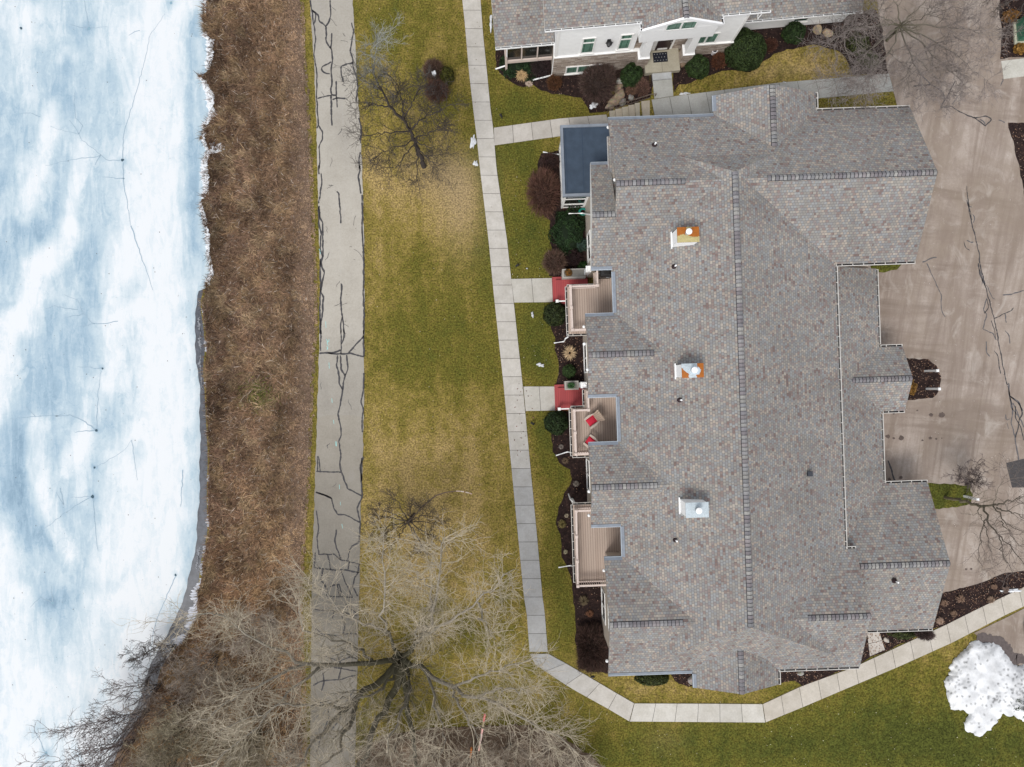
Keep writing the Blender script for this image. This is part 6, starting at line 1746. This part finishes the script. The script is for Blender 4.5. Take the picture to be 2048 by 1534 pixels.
for i, a in enumerate((('straw coloured grass clump beside the screened porch of the white house',1043,155,15,.6,ST_),('straw coloured grass clump in the mulch between the two porches',1139,706,17,.6,(.56,.41,.25)),
        ('pale brown clump, largest in the bed by the south drive corner',1918,1196,10,.35,(.24,.155,.11)),('pale brown clump near the top of the south east bed',1985,1172,7,.3,(.22,.14,.10)),('pale brown clump with a bare middle by the walk edge',1979,1198,9,.3,(.26,.18,.13)),
        ('grey brown clump next to the narrow snow strip',2008,1178,9,.3,(.17,.12,.10)),('small clump closest to the garage roof corner',1886,1205,8,.3,(.22,.14,.10)),('small clump lower in the south east bed',1905,1226,8,.3,(.20,.13,.09)),('pale twiggy clump at the lower tip of the south east bed',1877,1240,9,.3,(.36,.25,.19)),
        ('green tan clump in the bed left of the third balcony',1124,1047,10,.3,(.16,.13,.05)),('small grey clump in the bed above the third balcony',1152,967,7,.25,(.28,.24,.20)),('small pale clump left of the third balcony near its top',1133,1031,5,.2,(.36,.3,.22)),
        ('small pale clump left of the third balcony near its middle',1131,1103,5,.2,(.34,.3,.2)),('tan clump in the dark bed below the third balcony',1167,1200,12,.3,(.13,.10,.06)),('rusty clump in the dark bed below the third balcony',1179,1226,9,.25,(.15,.07,.04)),
        ('grey clump beside the round evergreen left of the second balcony',1122,893,6,.25,(.2,.17,.15)),('brown clump below the second balcony corner',1130,921,8,.25,(.13,.09,.06)),('pale leaf heap below the white house downspout',1058,167,9,.12,(.46,.36,.29)),('ochre clump among the stacked stones',1224,186,7,.4,(.22,.17,.04)))):
    tuft(*a, seed=260 + i)
# plants in the planter walls
p = P(1136.5, 545.5, .98); o = thing('potted_mum', 'rust orange flowering plant on the first concrete planter', 'plant', p)
rng = np.random.default_rng(3); n = 500; d = rng.normal(0,1,(n,3)); d/=np.linalg.norm(d,axis=1)[:,None]; d[:,2]=abs(d[:,2]); pp = d*np.array([[.26,.26,.22]])*rng.uniform(.7,1.05,(n,1))
c = np.where(rng.random((n,1))<.45, np.array([[.26,.10,.015]]), np.array([[.10,.075,.025]]))*rng.uniform(.6,1.4,(n,1)); V,Fc,C = leaf_cards(pp,d,.035,c,rng); np_mesh('flower_head', V,Fc,[M_LEAF],o,C)
m = MB(); m.lathe((0,0,-.01),[(.10,0),(.14,.14)],12,0,(.16,.08,.05)); m.build('flower_pot',[M_ATTR],o)
p = P(1142, 771, .98); o = thing('potted_greenery', 'small spiky green plant on the second concrete planter', 'plant', p)
n = 160; az = rng.uniform(0,2*np.pi,n); rr = rng.uniform(.1,.3,n); pts=[]
root=np.zeros((n,3)); mid=np.stack([np.cos(az)*rr*.6,np.sin(az)*rr*.6,rng.uniform(.15,.35,n)],1); tip=np.stack([np.cos(az)*rr*1.1,np.sin(az)*rr*.9,rng.uniform(.05,.25,n)],1); side=np.stack([-np.sin(az),np.cos(az),np.zeros(n)],1)*.022
V=np.empty((n*5,3)); V[0::5]=root-side*.5; V[1::5]=root+side*.5; V[2::5]=mid+side; V[3::5]=mid-side; V[4::5]=tip; i5=np.arange(n)[:,None]*5
T=np.concatenate([i5+np.array([[0,1,2]]),i5+np.array([[0,2,3]]),i5+np.array([[3,2,4]])],0); np_mesh('leaves',V,T,[M_LEAF],o,np.repeat(np.array([[.03,.08,.025]])*rng.uniform(.5,1.6,(n,1)),5,0))
m = MB(); m.lathe((0,0,-.01),[(.16,0),(.2,.1)],12,0,(.05,.045,.04)); m.build('flower_pot',[M_ATTR],o)

# ================================================================== bare trees
class Twigs:
    def __init__(s): s.P, s.Rd, s.C = [], [], []
    def add(s, pts, rad, col): s.P.append(pts); s.Rd.append(rad); s.C.append(col)
    def mesh(s, name, parent, origin, mat, sides=3):
        Vs, Fs, Cs = [], [], []; off = 0
        for pts, rad, col in zip(s.P, s.Rd, s.C):
            B, K, _ = pts.shape
            t = np.gradient(pts, axis=1); t /= np.linalg.norm(t, axis=2, keepdims=True) + 1e-9
            ref = np.where(np.abs(t[..., 2:3]) < .9, np.array([0,0,1.]), np.array([1.,0,0]))
            a = np.cross(t, ref); a /= np.linalg.norm(a, axis=2, keepdims=True) + 1e-9
            b = np.cross(t, a)
            ang = 2*np.pi*np.arange(sides)/sides
            V = pts[:, :, None, :] + (a[:, :, None, :]*np.cos(ang)[None,None,:,None] + b[:, :, None, :]*np.sin(ang)[None,None,:,None]) * rad[:, :, None, None]
            V = V.reshape(-1, 3)
            idx = (np.arange(B)[:,None,None]*K + np.arange(K-1)[None,:,None])*sides + np.arange(sides)[None,None,:]
            nx = (np.arange(B)[:,None,None]*K + np.arange(K-1)[None,:,None])*sides + (np.arange(sides)[None,None,:]+1) % sides
            Fq = np.stack([idx, nx, nx + sides, idx + sides], -1).reshape(-1, 4) + off
            Vs.append(V); Fs.append(Fq); Cs.append(np.broadcast_to(col[:, :, None, :] if col.ndim == 3 else col[:, None, None, :], (B, K, sides, 3)).reshape(-1, 3))
            off += len(V)
        V = np.concatenate(Vs) - np.array([origin]); return np_mesh(name, V, np.concatenate(Fs), [mat], parent, np.concatenate(Cs))

def spawn(pts, rad, lens, counts, length, ang, up, rng, K=5, tmin=.2, curl=.22, rmax=.03, rtip=.004, rfac=.6, flat=1.0):
    """children for every branch in pts (B,Kp,3)"""
    idx = np.repeat(np.arange(len(pts)), counts); n = len(idx); Kp = pts.shape[1]
    t = rng.uniform(tmin, 1, n) ** .85; f = t*(Kp-1); i0 = np.minimum(f.astype(int), Kp-2); w = (f - i0)[:, None]
    pos = pts[idx, i0]*(1-w) + pts[idx, i0+1]*w
    tan = pts[idx, i0+1] - pts[idx, i0]; tan /= np.linalg.norm(tan, axis=1)[:, None] + 1e-9
    r = rad[idx, i0]*(1-w[:,0]) + rad[idx, i0+1]*w[:,0]
    pr = rng.normal(0, 1, (n, 3)); pr -= tan*(pr*tan).sum(1)[:, None]; pr /= np.linalg.norm(pr, axis=1)[:, None] + 1e-9
    a = (ang*rng.uniform(.6, 1.35, n))[:, None]
    d = tan*np.cos(a) + pr*np.sin(a); d[:, 2] = d[:, 2]*flat + up; d /= np.linalg.norm(d, axis=1)[:, None]
    L_ = (length if np.isscalar(length) else length[idx])*rng.uniform(.55, 1.3, n)*(1.2 - .55*t)
    out = np.empty((n, K, 3)); out[:, 0] = pos; cur = d
    for k in range(1, K):
        cur = cur + rng.normal(0, curl, (n, 3)); cur[:, 2] += up*.25; cur /= np.linalg.norm(cur, axis=1)[:, None]
        out[:, k] = out[:, k-1] + cur*(L_/(K-1))[:, None]
    r0 = np.minimum(r*rfac, rmax)
    rr = r0[:, None]*(1 - np.linspace(0, 1, K)[None]**1.1) + rtip
    return out, rr, L_

def smooth_path(pl, n, rng, wob=.05):
    """a limb through a few points, rounded and slightly crooked"""
    p = np.array(pl, float)
    for _ in range(2):
        q = [p[0]]
        for a, b in zip(p, p[1:]): q += [a*.75+b*.25, a*.25+b*.75]
        q.append(p[-1]); p = np.array(q)
    d = np.concatenate([[0], np.cumsum(np.linalg.norm(np.diff(p, axis=0), axis=1))]); s = np.linspace(0, d[-1], n)
    out = np.stack([np.interp(s, d, p[:, i]) for i in range(3)], 1)
    j = rng.normal(0, wob, out.shape); j[0] = 0; j[-1] *= .3
    return out + j, d[-1]

def bare_tree(name, label, base, limbs, seed, dark, light, zsw, twcol, dens=1.6, l1=1.6, l2=.75, l3=.38, n2=5, n3=3, up=.12, tw=1.0, group=None, cat='tree', leaves=None, rt=.004, levels=3, tmin=.25, thick=1.0, wob=.05, curl=.22):
    """limbs: [(r_start, r_end, [(px,py,z) ...])] in photo pixels with real heights; crown grown from them"""
    rng = np.random.default_rng(seed)
    o = thing(name, label, cat, base, 0, group); bv = np.array(base)
    T = Twigs(); Cw = Twigs(); N = 14; PT_, RD_, LN_ = [], [], []
    for r0, r1, pl in limbs:
        r0, r1 = r0 * thick, r1 * thick
        pts, ln = smooth_path([P(*q) for q in pl], N, rng, wob)
        s = np.linspace(0, 1, N); rad = r0 + (r1 - r0)*s**.8
        z = pts[:, 2]; k = np.clip((z - zsw[0])/(zsw[1]-zsw[0]), 0, 1)[:, None]
        T.add(pts[None], rad[None], (np.array([dark])*(1-k) + np.array([light])*k)[None])
        PT_.append(pts); RD_.append(rad); LN_.append(ln)
    T.mesh('trunk', o, bv, M_TWIG, 8)
    PT_, RD_, LN_ = np.array(PT_), np.array(RD_), np.array(LN_)
    def paint(p): 
        k = np.clip((p[:, :, 2:3] - zsw[0])/(zsw[1]-zsw[0]), 0, 1)
        jit = rng.uniform(.7, 1.25, (len(p), 1, 1))
        return (np.array(dark)*1.2*(1-k) + np.array(twcol)*k)*jit
    cnt = np.maximum(2, (LN_*dens).astype(int))
    a, ra, la = spawn(PT_, RD_, LN_, cnt, l1, .85, up, rng, 6, tmin, curl*.9, .035*tw, rt*1.6, .55); Cw.add(a, ra, paint(a))
    b, rb, lb = spawn(a, ra, la, np.full(len(a), n2), l2, .75, up*.9, rng, 6, .15, curl*1.1, .016*tw, rt*1.2, .7); Cw.add(b, rb, paint(b))
    if levels > 2:
        c, rc, lc = spawn(b, rb, lb, np.full(len(b), n3), l3, .7, up*.7, rng, 5, .2, curl*1.3, .010*tw, rt, .8); Cw.add(c, rc, paint(c))
    else: c = b
    Cw.mesh('crown', o, bv, M_TWIG, 3)
    if leaves:
        n, col, sz, rg = leaves
        e = c.reshape(-1, 3); e = e[rng.integers(0, len(e), n * 6)]
        if rg: e = e[rg(e)]
        e = e[:n]
        V, Fc, C = leaf_cards(e + rng.normal(0, .03, e.shape), rng.normal(0, 1, e.shape), sz, np.array([col])*rng.uniform(.5, 1.4, (len(e), 1)), rng); np_mesh('dead_leaves', V - bv, Fc, [M_LEAF], o, C)
    return o

OL, LG = (.062,.057,.036), (.27,.245,.205)  # limbs are dark olive low down and paler grey with height
A_L = [(.36,.30,[(803,1316,0),(803,1320,.6),(802,1322,1.2)]),
 (.22,.03,[(802,1320,.8),(745,1322,2),(690,1327,3),(640,1333,4),(600,1325,5),(560,1308,6),(500,1272,7.5),(450,1232,9)]),
 (.11,.02,[(610,1328,4.8),(545,1352,6),(470,1395,7.5),(395,1440,9)]),
 (.30,.05,[(800,1322,.8),(762,1357,1.6),(715,1393,2.6),(688,1422,3.5),(640,1472,5),(585,1540,7)]),
 (.17,.03,[(722,1388,2.4),(705,1430,3.3),(694,1470,4.2),(660,1520,6),(600,1560,8)]),
 (.30,.08,[(803,1326,.8),(790,1378,1.4),(766,1432,2.2),(742,1474,3),(720,1545,4.5),(690,1640,7)]),
 (.25,.08,[(806,1326,.8),(816,1388,1.4),(822,1448,2.2),(832,1520,3.6),(842,1610,6)]),
 (.13,.03,[(800,1330,1.5),(790,1362,2.6),(748,1388,4),(700,1402,5.4),(640,1408,6.8)]),
 (.17,.04,[(808,1318,1),(822,1380,3),(802,1430,5),(780,1470,6.6),(772,1505,8)]),
 (.20,.03,[(806,1318,1),(850,1341,3),(905,1375,5),(960,1392,6.5),(1030,1420,8),(1090,1462,9.5),(1150,1502,11)]),
 (.10,.02,[(905,1375,5),(960,1350,7),(1020,1335,9),(1072,1316,10)]),(.09,.02,[(960,1392,6.5),(1010,1372,8),(1062,1388,10)]),
 (.19,.02,[(808,1312,1),(848,1272,3.5),(866,1225,6),(876,1170,8.5),(884,1112,10),(890,1072,11)]),
 (.13,.02,[(850,1270,3.8),(905,1237,6),(955,1205,8),(995,1165,9.5),(1027,1138,10.5)]),(.08,.015,[(868,1222,6.2),(860,1178,8),(832,1140,10)]),
 (.13,.02,[(800,1310,1),(776,1272,3.2),(764,1240,5.5),(768,1190,7.5),(770,1112,9.5),(766,1066,10.5)]),
 (.10,.015,[(774,1268,3.5),(722,1246,6),(680,1221,7.5),(640,1180,9),(598,1150,10)]),(.11,.015,[(745,1321,2),(700,1290,4.5),(640,1271,6.5),(592,1246,8),(600,1198,9.5)]),
 (.12,.02,[(850,1341,3),(870,1400,5),(885,1460,7),(882,1540,9)]),(.10,.02,[(905,1375,5),(930,1430,7),(962,1492,9)]),
 (.12,.02,[(690,1418,3.4),(602,1402,6),(520,1422,8),(440,1462,10)]),(.11,.02,[(640,1333,4),(560,1402,6.5),(480,1482,8.5),(415,1545,10)]),
 (.07,.015,[(846,1275,3.6),(830,1262,5),(846,1250,7),(872,1268,9)]),(.07,.015,[(955,1205,8),(970,1250,9),(1000,1290,10)]),(.06,.015,[(450,1232,9),(400,1225,10),(350,1240,11)])]
bare_tree('bare_cottonwood', 'large spreading bare tree with dark lower limbs over the path and lawn', G(803, 1318), A_L, 301, OL, LG, (2.0, 6.0), (.50,.435,.335), 3.6, 2.3, 1.35, .75, 5, 3, .16, .55, rt=.0034, thick=.92, wob=.10, tmin=.06, curl=.17)
DB, LI = (.058,.048,.044), (.28,.29,.26)
B_L = [(.20,.08,[(848,333,0),(836,302,1.4),(821,262,3),(808,240,4)]),(.11,.02,[(808,240,4),(785,216,5.5),(765,182,7),(746,140,9),(742,100,10)]),(.05,.012,[(746,140,9),(752,100,10.2),(764,58,11.4)]),
 (.07,.015,[(821,262,3),(846,235,4.5),(872,224,5.5),(902,208,6.5)]),(.06,.015,[(821,262,3),(772,265,4),(728,271,5)]),(.07,.015,[(808,240,4),(802,190,6),(796,148,7.5)]),(.06,.015,[(808,240,4),(832,190,6),(852,158,7.5)]),
 (.06,.015,[(785,216,5.5),(742,205,6.5),(708,206,7)]),(.05,.012,[(765,182,7),(735,165,8),(710,150,9)]),(.05,.012,[(827,280,2.2),(860,295,3),(898,300,3.5)]),(.05,.012,[(830,286,2),(802,322,2.6),(775,348,3)]),
 (.05,.012,[(832,290,1.9),(835,335,2.5),(828,372,3)]),(.05,.012,[(827,280,2.2),(772,302,3),(735,322,3.6)]),(.05,.012,[(827,280,2.2),(862,262,3.6),(898,258,5)]),(.05,.012,[(832,292,1.8),(862,325,2.4),(882,350,2.8)]),(.05,.012,[(785,216,5.5),(800,180,7),(770,140,8.5)])]
bare_tree('bare_tree', 'dark bare tree leaning from the lawn toward the path at the top', G(848, 333), B_L, 302, DB, LI, (7.8, 11.0), (.30,.305,.28), 3.6, 1.4, .85, .45, 6, 4, .08, .52, rt=.003, thick=.9)
C_L = [(.11,.06,[(828,1028,0),(820,1038,1.2),(816,1044,2.2)])]
rr_ = random.Random(5)
for i in range(13):
    a = 2*math.pi*i/13 + rr_.uniform(-.2,.2); r = rr_.uniform(62, 96); C_L.append((.045,.01,[(816,1044,2.0+.3*(i%3)),(816+math.cos(a)*r*.45,1043+math.sin(a)*r*.42,2.9),(812+math.cos(a)*r,1045+math.sin(a)*r*.8,3.9)]))
ct = bare_tree('bare_tree', 'small dark bare tree on the lawn with one pale dead branch', G(828, 1028), C_L, 303, (.06,.045,.035), (.09,.07,.055), (1,4), (.10,.08,.062), 4.0, .9, .5, .28, 6, 3, .05, .55, rt=.003)
m = MB(); m.tube([P(*q) for q in ((838,1018,2.6),(858,1002,3.0),(872,991,3.2),(890,985,3.3),(912,982,3.3))], [.05,.045,.04,.035,.03], 7, 0, (.13,.09,.07))
for t0, t1, c in ((0,.28,(.52,.40,.34)),(.3,.5,(.62,.54,.48)),(.52,.58,(.22,.1,.07)),(.6,.8,(.60,.50,.44)),(.82,1,(.5,.36,.3))):
    f = lambda t: P(912 + 32*t, 982 + 6*t*t, 3.3)
    m.tube([f(t0), f(t1)], .035, 7, 0, c)
ob = Vector(ct.location); m.build('dead_branch', [M_ATTR], ct, tuple(ob))
E_L = [(.14,.11,[(1888,994,1.25),(1928,1003,3.2),(1968,1012,5.3)]),(.09,.03,[(1968,1012,5.3),(1996,1009,6.5),(2050,995,9)]),(.09,.02,[(1968,1012,5.3),(1976,1040,6.5),(1998,1070,8),(2048,1128,11)]),(.05,.012,[(1960,1010,5),(1955,1028,6),(1968,1044,7)]),
 (.05,.012,[(1972,1038,6.5),(1962,1062,8),(1958,1100,9.5),(1963,1140,11)]),(.05,.012,[(1998,1070,8),(2005,1110,10),(2030,1150,12)]),(.06,.015,[(1986,1012,6),(2002,1040,7.5),(2055,1072,10)]),(.07,.02,[(1994,1015,6.3),(2055,1037,10)]),(.03,.01,[(1986,1010,6),(2004,962,8),(2026,930,10)]),(.04,.01,[(1970,1045,6.8),(1975,1075,8.5),(1985,1120,11)]),(.04,.01,[(2002,1042,7.5),(2022,1072,9.5),(2050,1100,11)])]
bare_tree('bare_tree', 'slender olive barked bare tree leaning over the drive at the right edge', G(1888, 994), E_L, 304, (.14,.12,.075), (.17,.145,.12), (2,9), (.22,.18,.16), 1.6, 1.6, .9, .5, 4, 2, .06, .42, rt=.0022, thick=.72)
F_L = [(.16,.12,[(1772,84,1.25),(1787,66,2.2),(1800,51,3.2)]),(.09,.015,[(1800,51,3.2),(1760,81,4.5),(1712,130,6),(1668,168,7)]),(.08,.015,[(1800,51,3.2),(1742,51,4.5),(1692,61,6),(1640,100,7)]),(.08,.015,[(1800,51,3.2),(1782,100,4.5),(1742,150,6),(1700,188,7)]),
 (.08,.015,[(1800,51,3.2),(1850,91,4.5),(1900,140,6),(1948,190,7)]),(.08,.015,[(1800,51,3.2),(1880,51,5),(1950,61,7),(2002,72,8)]),(.08,.015,[(1800,51,3.2),(1840,11,5),(1890,-35,7)]),(.08,.015,[(1800,51,3.2),(1822,110,5),(1842,160,6.5),(1852,212,8)]),
 (.08,.015,[(1800,51,3.2),(1790,2,5),(1765,-45,7)]),(.08,.015,[(1800,51,3.2),(1870,82,5),(1932,122,7),(1975,165,8)]),(.06,.015,[(1800,51,3.2),(1730,20,5.5),(1680,10,7)]),(.06,.015,[(1800,51,3.2),(1860,30,5),(1930,5,7)]),(.05,.012,[(1782,100,4.5),(1752,130,5.5),(1722,192,7)]),(.05,.012,[(1822,110,5),(1880,160,6.5),(1912,200,7.5)])]
bare_tree('bare_tree', 'wide bare tree with fine grey twigs over the top of the drive', G(1772, 84), F_L, 305, (.12,.11,.075), (.25,.22,.19), (3,6), (.24,.205,.19), 3.2, 1.7, 1.0, .55, 6, 4, .10, .55, thick=.6, rt=.003)
G_L = [(.08,.04,[(2062,-30,1.25),(2056,-10,3)]),(.04,.01,[(2056,-10,3),(2020,5,4),(1975,30,5)]),(.04,.01,[(2056,-10,3),(2040,30,4),(2010,60,5)]),(.04,.01,[(2056,-10,3),(2000,-15,4),(1955,-5,5)]),(.04,.01,[(2056,-10,3),(2060,30,4),(2050,55,5)])]
bare_tree('bare_tree', 'bare twigs reaching in from the top right corner', G(2062, -30), G_L, 306, (.06,.05,.045), (.10,.085,.075), (2,5), (.12,.10,.09), 2.2, .9, .5, .3, 4, 3, .06, .6)
E_S = [(.03,.008,[(1932,968,1.25),(1945,965,2.5),(1950+dx,958+dy,4)]) for dx, dy in ((-45,-12),(-20,-30),(10,-40),(30,-18),(-35,8),(25,10),(0,-20))]
bare_tree('bare_shrub', 'purplish bare shrub behind the white post on the grass strip', G(1932, 968), E_S, 307, (.09,.07,.065), (.12,.095,.09), (1,4), (.14,.11,.105), 2.5, .6, .4, .25, 4, 3, .1, .5, cat='shrub')

def bare_shrub(label, px, py, hgt, spread, seed, col, dark, n=9, leaves=None, dens=2.0, tw=.8, group='bare shrubs and saplings on the bank', bias=(0, 0), n2=5, up=.22):
    rnd = random.Random(seed); zg = H(px, py); limbs = []
    k = F / (CAMH - zg)
    for i in range(n):
        a = 2*math.pi*i/n + rnd.uniform(-.35, .35); s = spread*rnd.uniform(.5, 1.15)*k
        dx, dy = math.cos(a)*s + bias[0], math.sin(a)*s + bias[1]; h_ = hgt*rnd.uniform(.7, 1.1)
        def pt(f, zf):      # stay vertical in space, so spread in metres only
            z = zg + h_*zf; m_ = (CAMH - zg)/(CAMH - z)
            return (1024 + (px - 1024 + dx*f)*m_, 767 + (py - 767 + dy*f)*m_, z)
        limbs.append((.035*tw, .008, [pt(.02, 0), pt(.28, .35), pt(.65, .72), pt(1, 1)]))
    return bare_tree('bare_shrub', label, G(px, py), limbs, seed, dark, tuple((a+b)/2 for a, b in zip(dark, col)), (zg + .3, zg + hgt*.7), col, dens, hgt*.40, hgt*.24, hgt*.13, n2, 4, up, tw*.55, group, 'shrub', leaves)
GB, DK = (.36,.30,.225), (.085,.068,.06)
SH = [('bare shrub at the waterline tip reaching over white ice',352,1292,2.6,1.3,DK,DK,7,(150,(.03,.025,.02),.04,lambda e: e[:,0] < -22.3),(-22,2)),
 ('dark bare sapling leaning over the ice below the waterline tip',322,1368,3.6,1.6,(.15,.115,.105),DK,8,None,(-32,6)),
 ('dark long branched sapling reaching furthest across the ice',302,1416,4.4,2.1,(.14,.105,.10),DK,9,(90,(.12,.055,.045),.035,lambda e: e[:,0] < -24),(-48,10)),
 ('bare sapling with clinging red brown leaves over the ice at the bottom',272,1478,3.8,2.2,(.15,.11,.10),DK,9,(520,(.16,.065,.05),.042,lambda e: e[:,0] < -25),(-48,8)),
 ('greyish bare shrub standing highest up the bank',438,1310,3.4,1.6,(.31,.26,.215),(.09,.075,.065),9,None,(-8,4)),('tangled brown shrub left of the path above the dark limb',486,1352,3.6,1.9,GB,(.12,.10,.08),10,None,(0,0)),
 ('pale twiggy shrub on the bank closest to the path',548,1240,3.2,1.7,(.38,.32,.26),(.16,.135,.11),8,None,(-6,-6)),('dense olive brown shrub in the lower middle of the bank',412,1432,4.0,2.1,(.34,.295,.205),(.08,.075,.05),11,None,(-6,4)),
 ('olive brown shrub left of the path near the bottom edge',520,1462,4.2,2.0,(.36,.31,.215),(.10,.09,.06),11,None,(0,0)),('brown shrub behind the dark saplings at the water edge',362,1400,3.4,1.8,(.26,.21,.17),DK,10,None,(-6,0)),
 ('dense shrub at the bottom edge of the bank left of centre',360,1500,4.2,2.2,(.33,.28,.21),(.07,.06,.05),11,None,(0,0)),('dense shrub at the bottom edge beside the leaning saplings',300,1525,4.0,2.0,(.24,.19,.165),DK,10,None,(-10,0)),
 ('fine brown shrub overhanging the path left edge at the bottom',588,1500,3.8,1.8,(.38,.33,.265),(.12,.10,.08),9,None,(0,0)),('bushy shrub at the very bottom under the olive brown one',462,1530,4.0,2.0,(.35,.30,.215),(.09,.08,.055),10,None,(0,0))]
for i, (lab, px, py, h_, sp, c, dk, n, lv, bi) in enumerate(SH):
    thin = i in (1, 2, 3, 9, 11)
    bare_shrub(lab, px, py, h_, sp, 330 + i, c, dk, n, lv, 1.5 if thin else 3.0, .75 if thin else .9, bias=bi, n2=4 if thin else 5)
TH = (.42,.355,.285)
TK = [('grey leafless shrub at the left end of the bottom thicket',790,1492,3.2,1.7),('grey leafless shrub below the fanned dark limbs',870,1508,3.4,1.8),('grey leafless shrub holding the orange stake',948,1500,3.3,1.8),('grey leafless shrub right of the banded pole',1020,1488,3.4,1.9),
      ('grey leafless shrub in the middle right of the bottom thicket',1092,1498,3.2,1.8),('grey leafless shrub at the right tip of the bottom thicket',1150,1522,2.8,1.6),('grey shrub at the bottom edge under the banded pole',1000,1545,3.2,1.9),('grey shrub at the bottom edge near the thicket right end',1120,1560,3.2,1.9),('grey shrub at the bottom edge near the path',730,1540,3.0,1.7),('grey shrub at the bottom edge under the fanned limbs',900,1560,3.0,1.8)]
for i, (lab, px, py, h_, sp) in enumerate(TK): bare_shrub(lab, px, py, h_, sp, 360 + i, TH, (.15,.12,.10), 11, None, 1.9, .8, 'bare shrubs of the bottom thicket', n2=6)
# the little fir standing in the ploughed snow
def fir(label, px, py, hgt, seed):
    rng = np.random.default_rng(seed); base = G(px, py); o = thing('young_fir', label, 'tree', base)
    m = MB(); m.tube([(0,0,0),(0,0,hgt)], [.05,.01], 6, 0, (.06,.045,.035)); br = []
    for i in range(26):
        z = hgt*(.15 + .8*i/26); L_ = (1 - i/28)*.9*rng.uniform(.5, 1.1); a = i*2.4; e = (math.cos(a)*L_, math.sin(a)*L_, z + .15); m.tube([(0,0,z), e], [.015,.005], 4, 0, (.06,.045,.035)); br.append(((0,0,z), e))
    m.build('trunk', [M_TWIG], o)
    c, nr = [], []
    for a, b in br:
        for _ in range(60): t = rng.uniform(.3, 1.05); c.append(np.array(a)*(1-t) + np.array(b)*t + rng.normal(0, .05, 3)); nr.append(rng.normal(0, 1, 3))
    c = np.array(c); V, Fc, C = leaf_cards(c, np.array(nr), .04, np.array([[.035,.055,.025]])*rng.uniform(.5, 1.6, (len(c), 1)), rng); np_mesh('foliage', V, Fc, [M_LEAF], o, C)
fir('young sparse fir growing out of the ploughed snow at the right edge', 2038, 1405, 2.0, 401)

# fallen leaves and bits scattered over lawn, walks and beds
def scatter(name, label, spots, cols, seed):
    rng = np.random.default_rng(seed); c, k = [], []
    for (x0, x1, y0, y1, n, size, col, poly) in spots:
        m_ = 0
        while m_ < n:
            x, y = rng.uniform(x0, x1), rng.uniform(y0, y1)
            if poly is not None and not inside(poly, x, y): m_ += .2; continue
            p = G(x, y, .075); c.append((p.x, p.y, p.z, size)); k.append(np.array(col) * rng.uniform(.6, 1.35)); m_ += 1
    c = np.array(c); n = len(c); nr = np.tile([0, 0, 1.], (n, 1))
    V, Fc, C = leaf_cards(c[:, :3], nr, 1.0, np.array(k), rng, .35)
    V = (V - np.repeat(c[:, :3], 4, 0)) * np.repeat(c[:, 3:4], 4, 0) + np.repeat(c[:, :3], 4, 0)
    tag(np_mesh(name, V, Fc, [M_LEAF], None, C), label, None, None, 'stuff')
LV = (.22, .13, .085)
sp = [(730, 1000, 0, 1050, 160, .03, (.55, .47, .36), None), (730, 1000, 0, 1300, 420, .035, (.10, .075, .03), None), (1020, 1100, 300, 900, 60, .03, (.55, .5, .4), None), (1025, 1070, 765, 920, 34, .05, (.16, .08, .055), None),
      (1200, 2040, 1390, 1534, 120, .03, (.55, .5, .36), None), (640, 720, 0, 1000, 60, .025, (.16, .13, .11), None), (1800, 2040, 200, 1150, 160, .03, (.52, .47, .44), None), (1350, 1700, 100, 165, 60, .03, (.4, .3, .16), None)]
for b in BEDS:
    xs_b = [q[0] for q in b]; ys_b = [q[1] for q in b]; area = (max(xs_b) - min(xs_b)) * (max(ys_b) - min(ys_b))
    sp.append((min(xs_b), max(xs_b), min(ys_b), max(ys_b), int(min(420, area / 30)), .04, LV, b)); sp.append((min(xs_b), max(xs_b), min(ys_b), max(ys_b), int(min(110, area / 110)), .032, (.42, .32, .25), b))
scatter('fallen_leaves', 'scattered dead leaves on lawn, walks and beds', sp, None, 77)
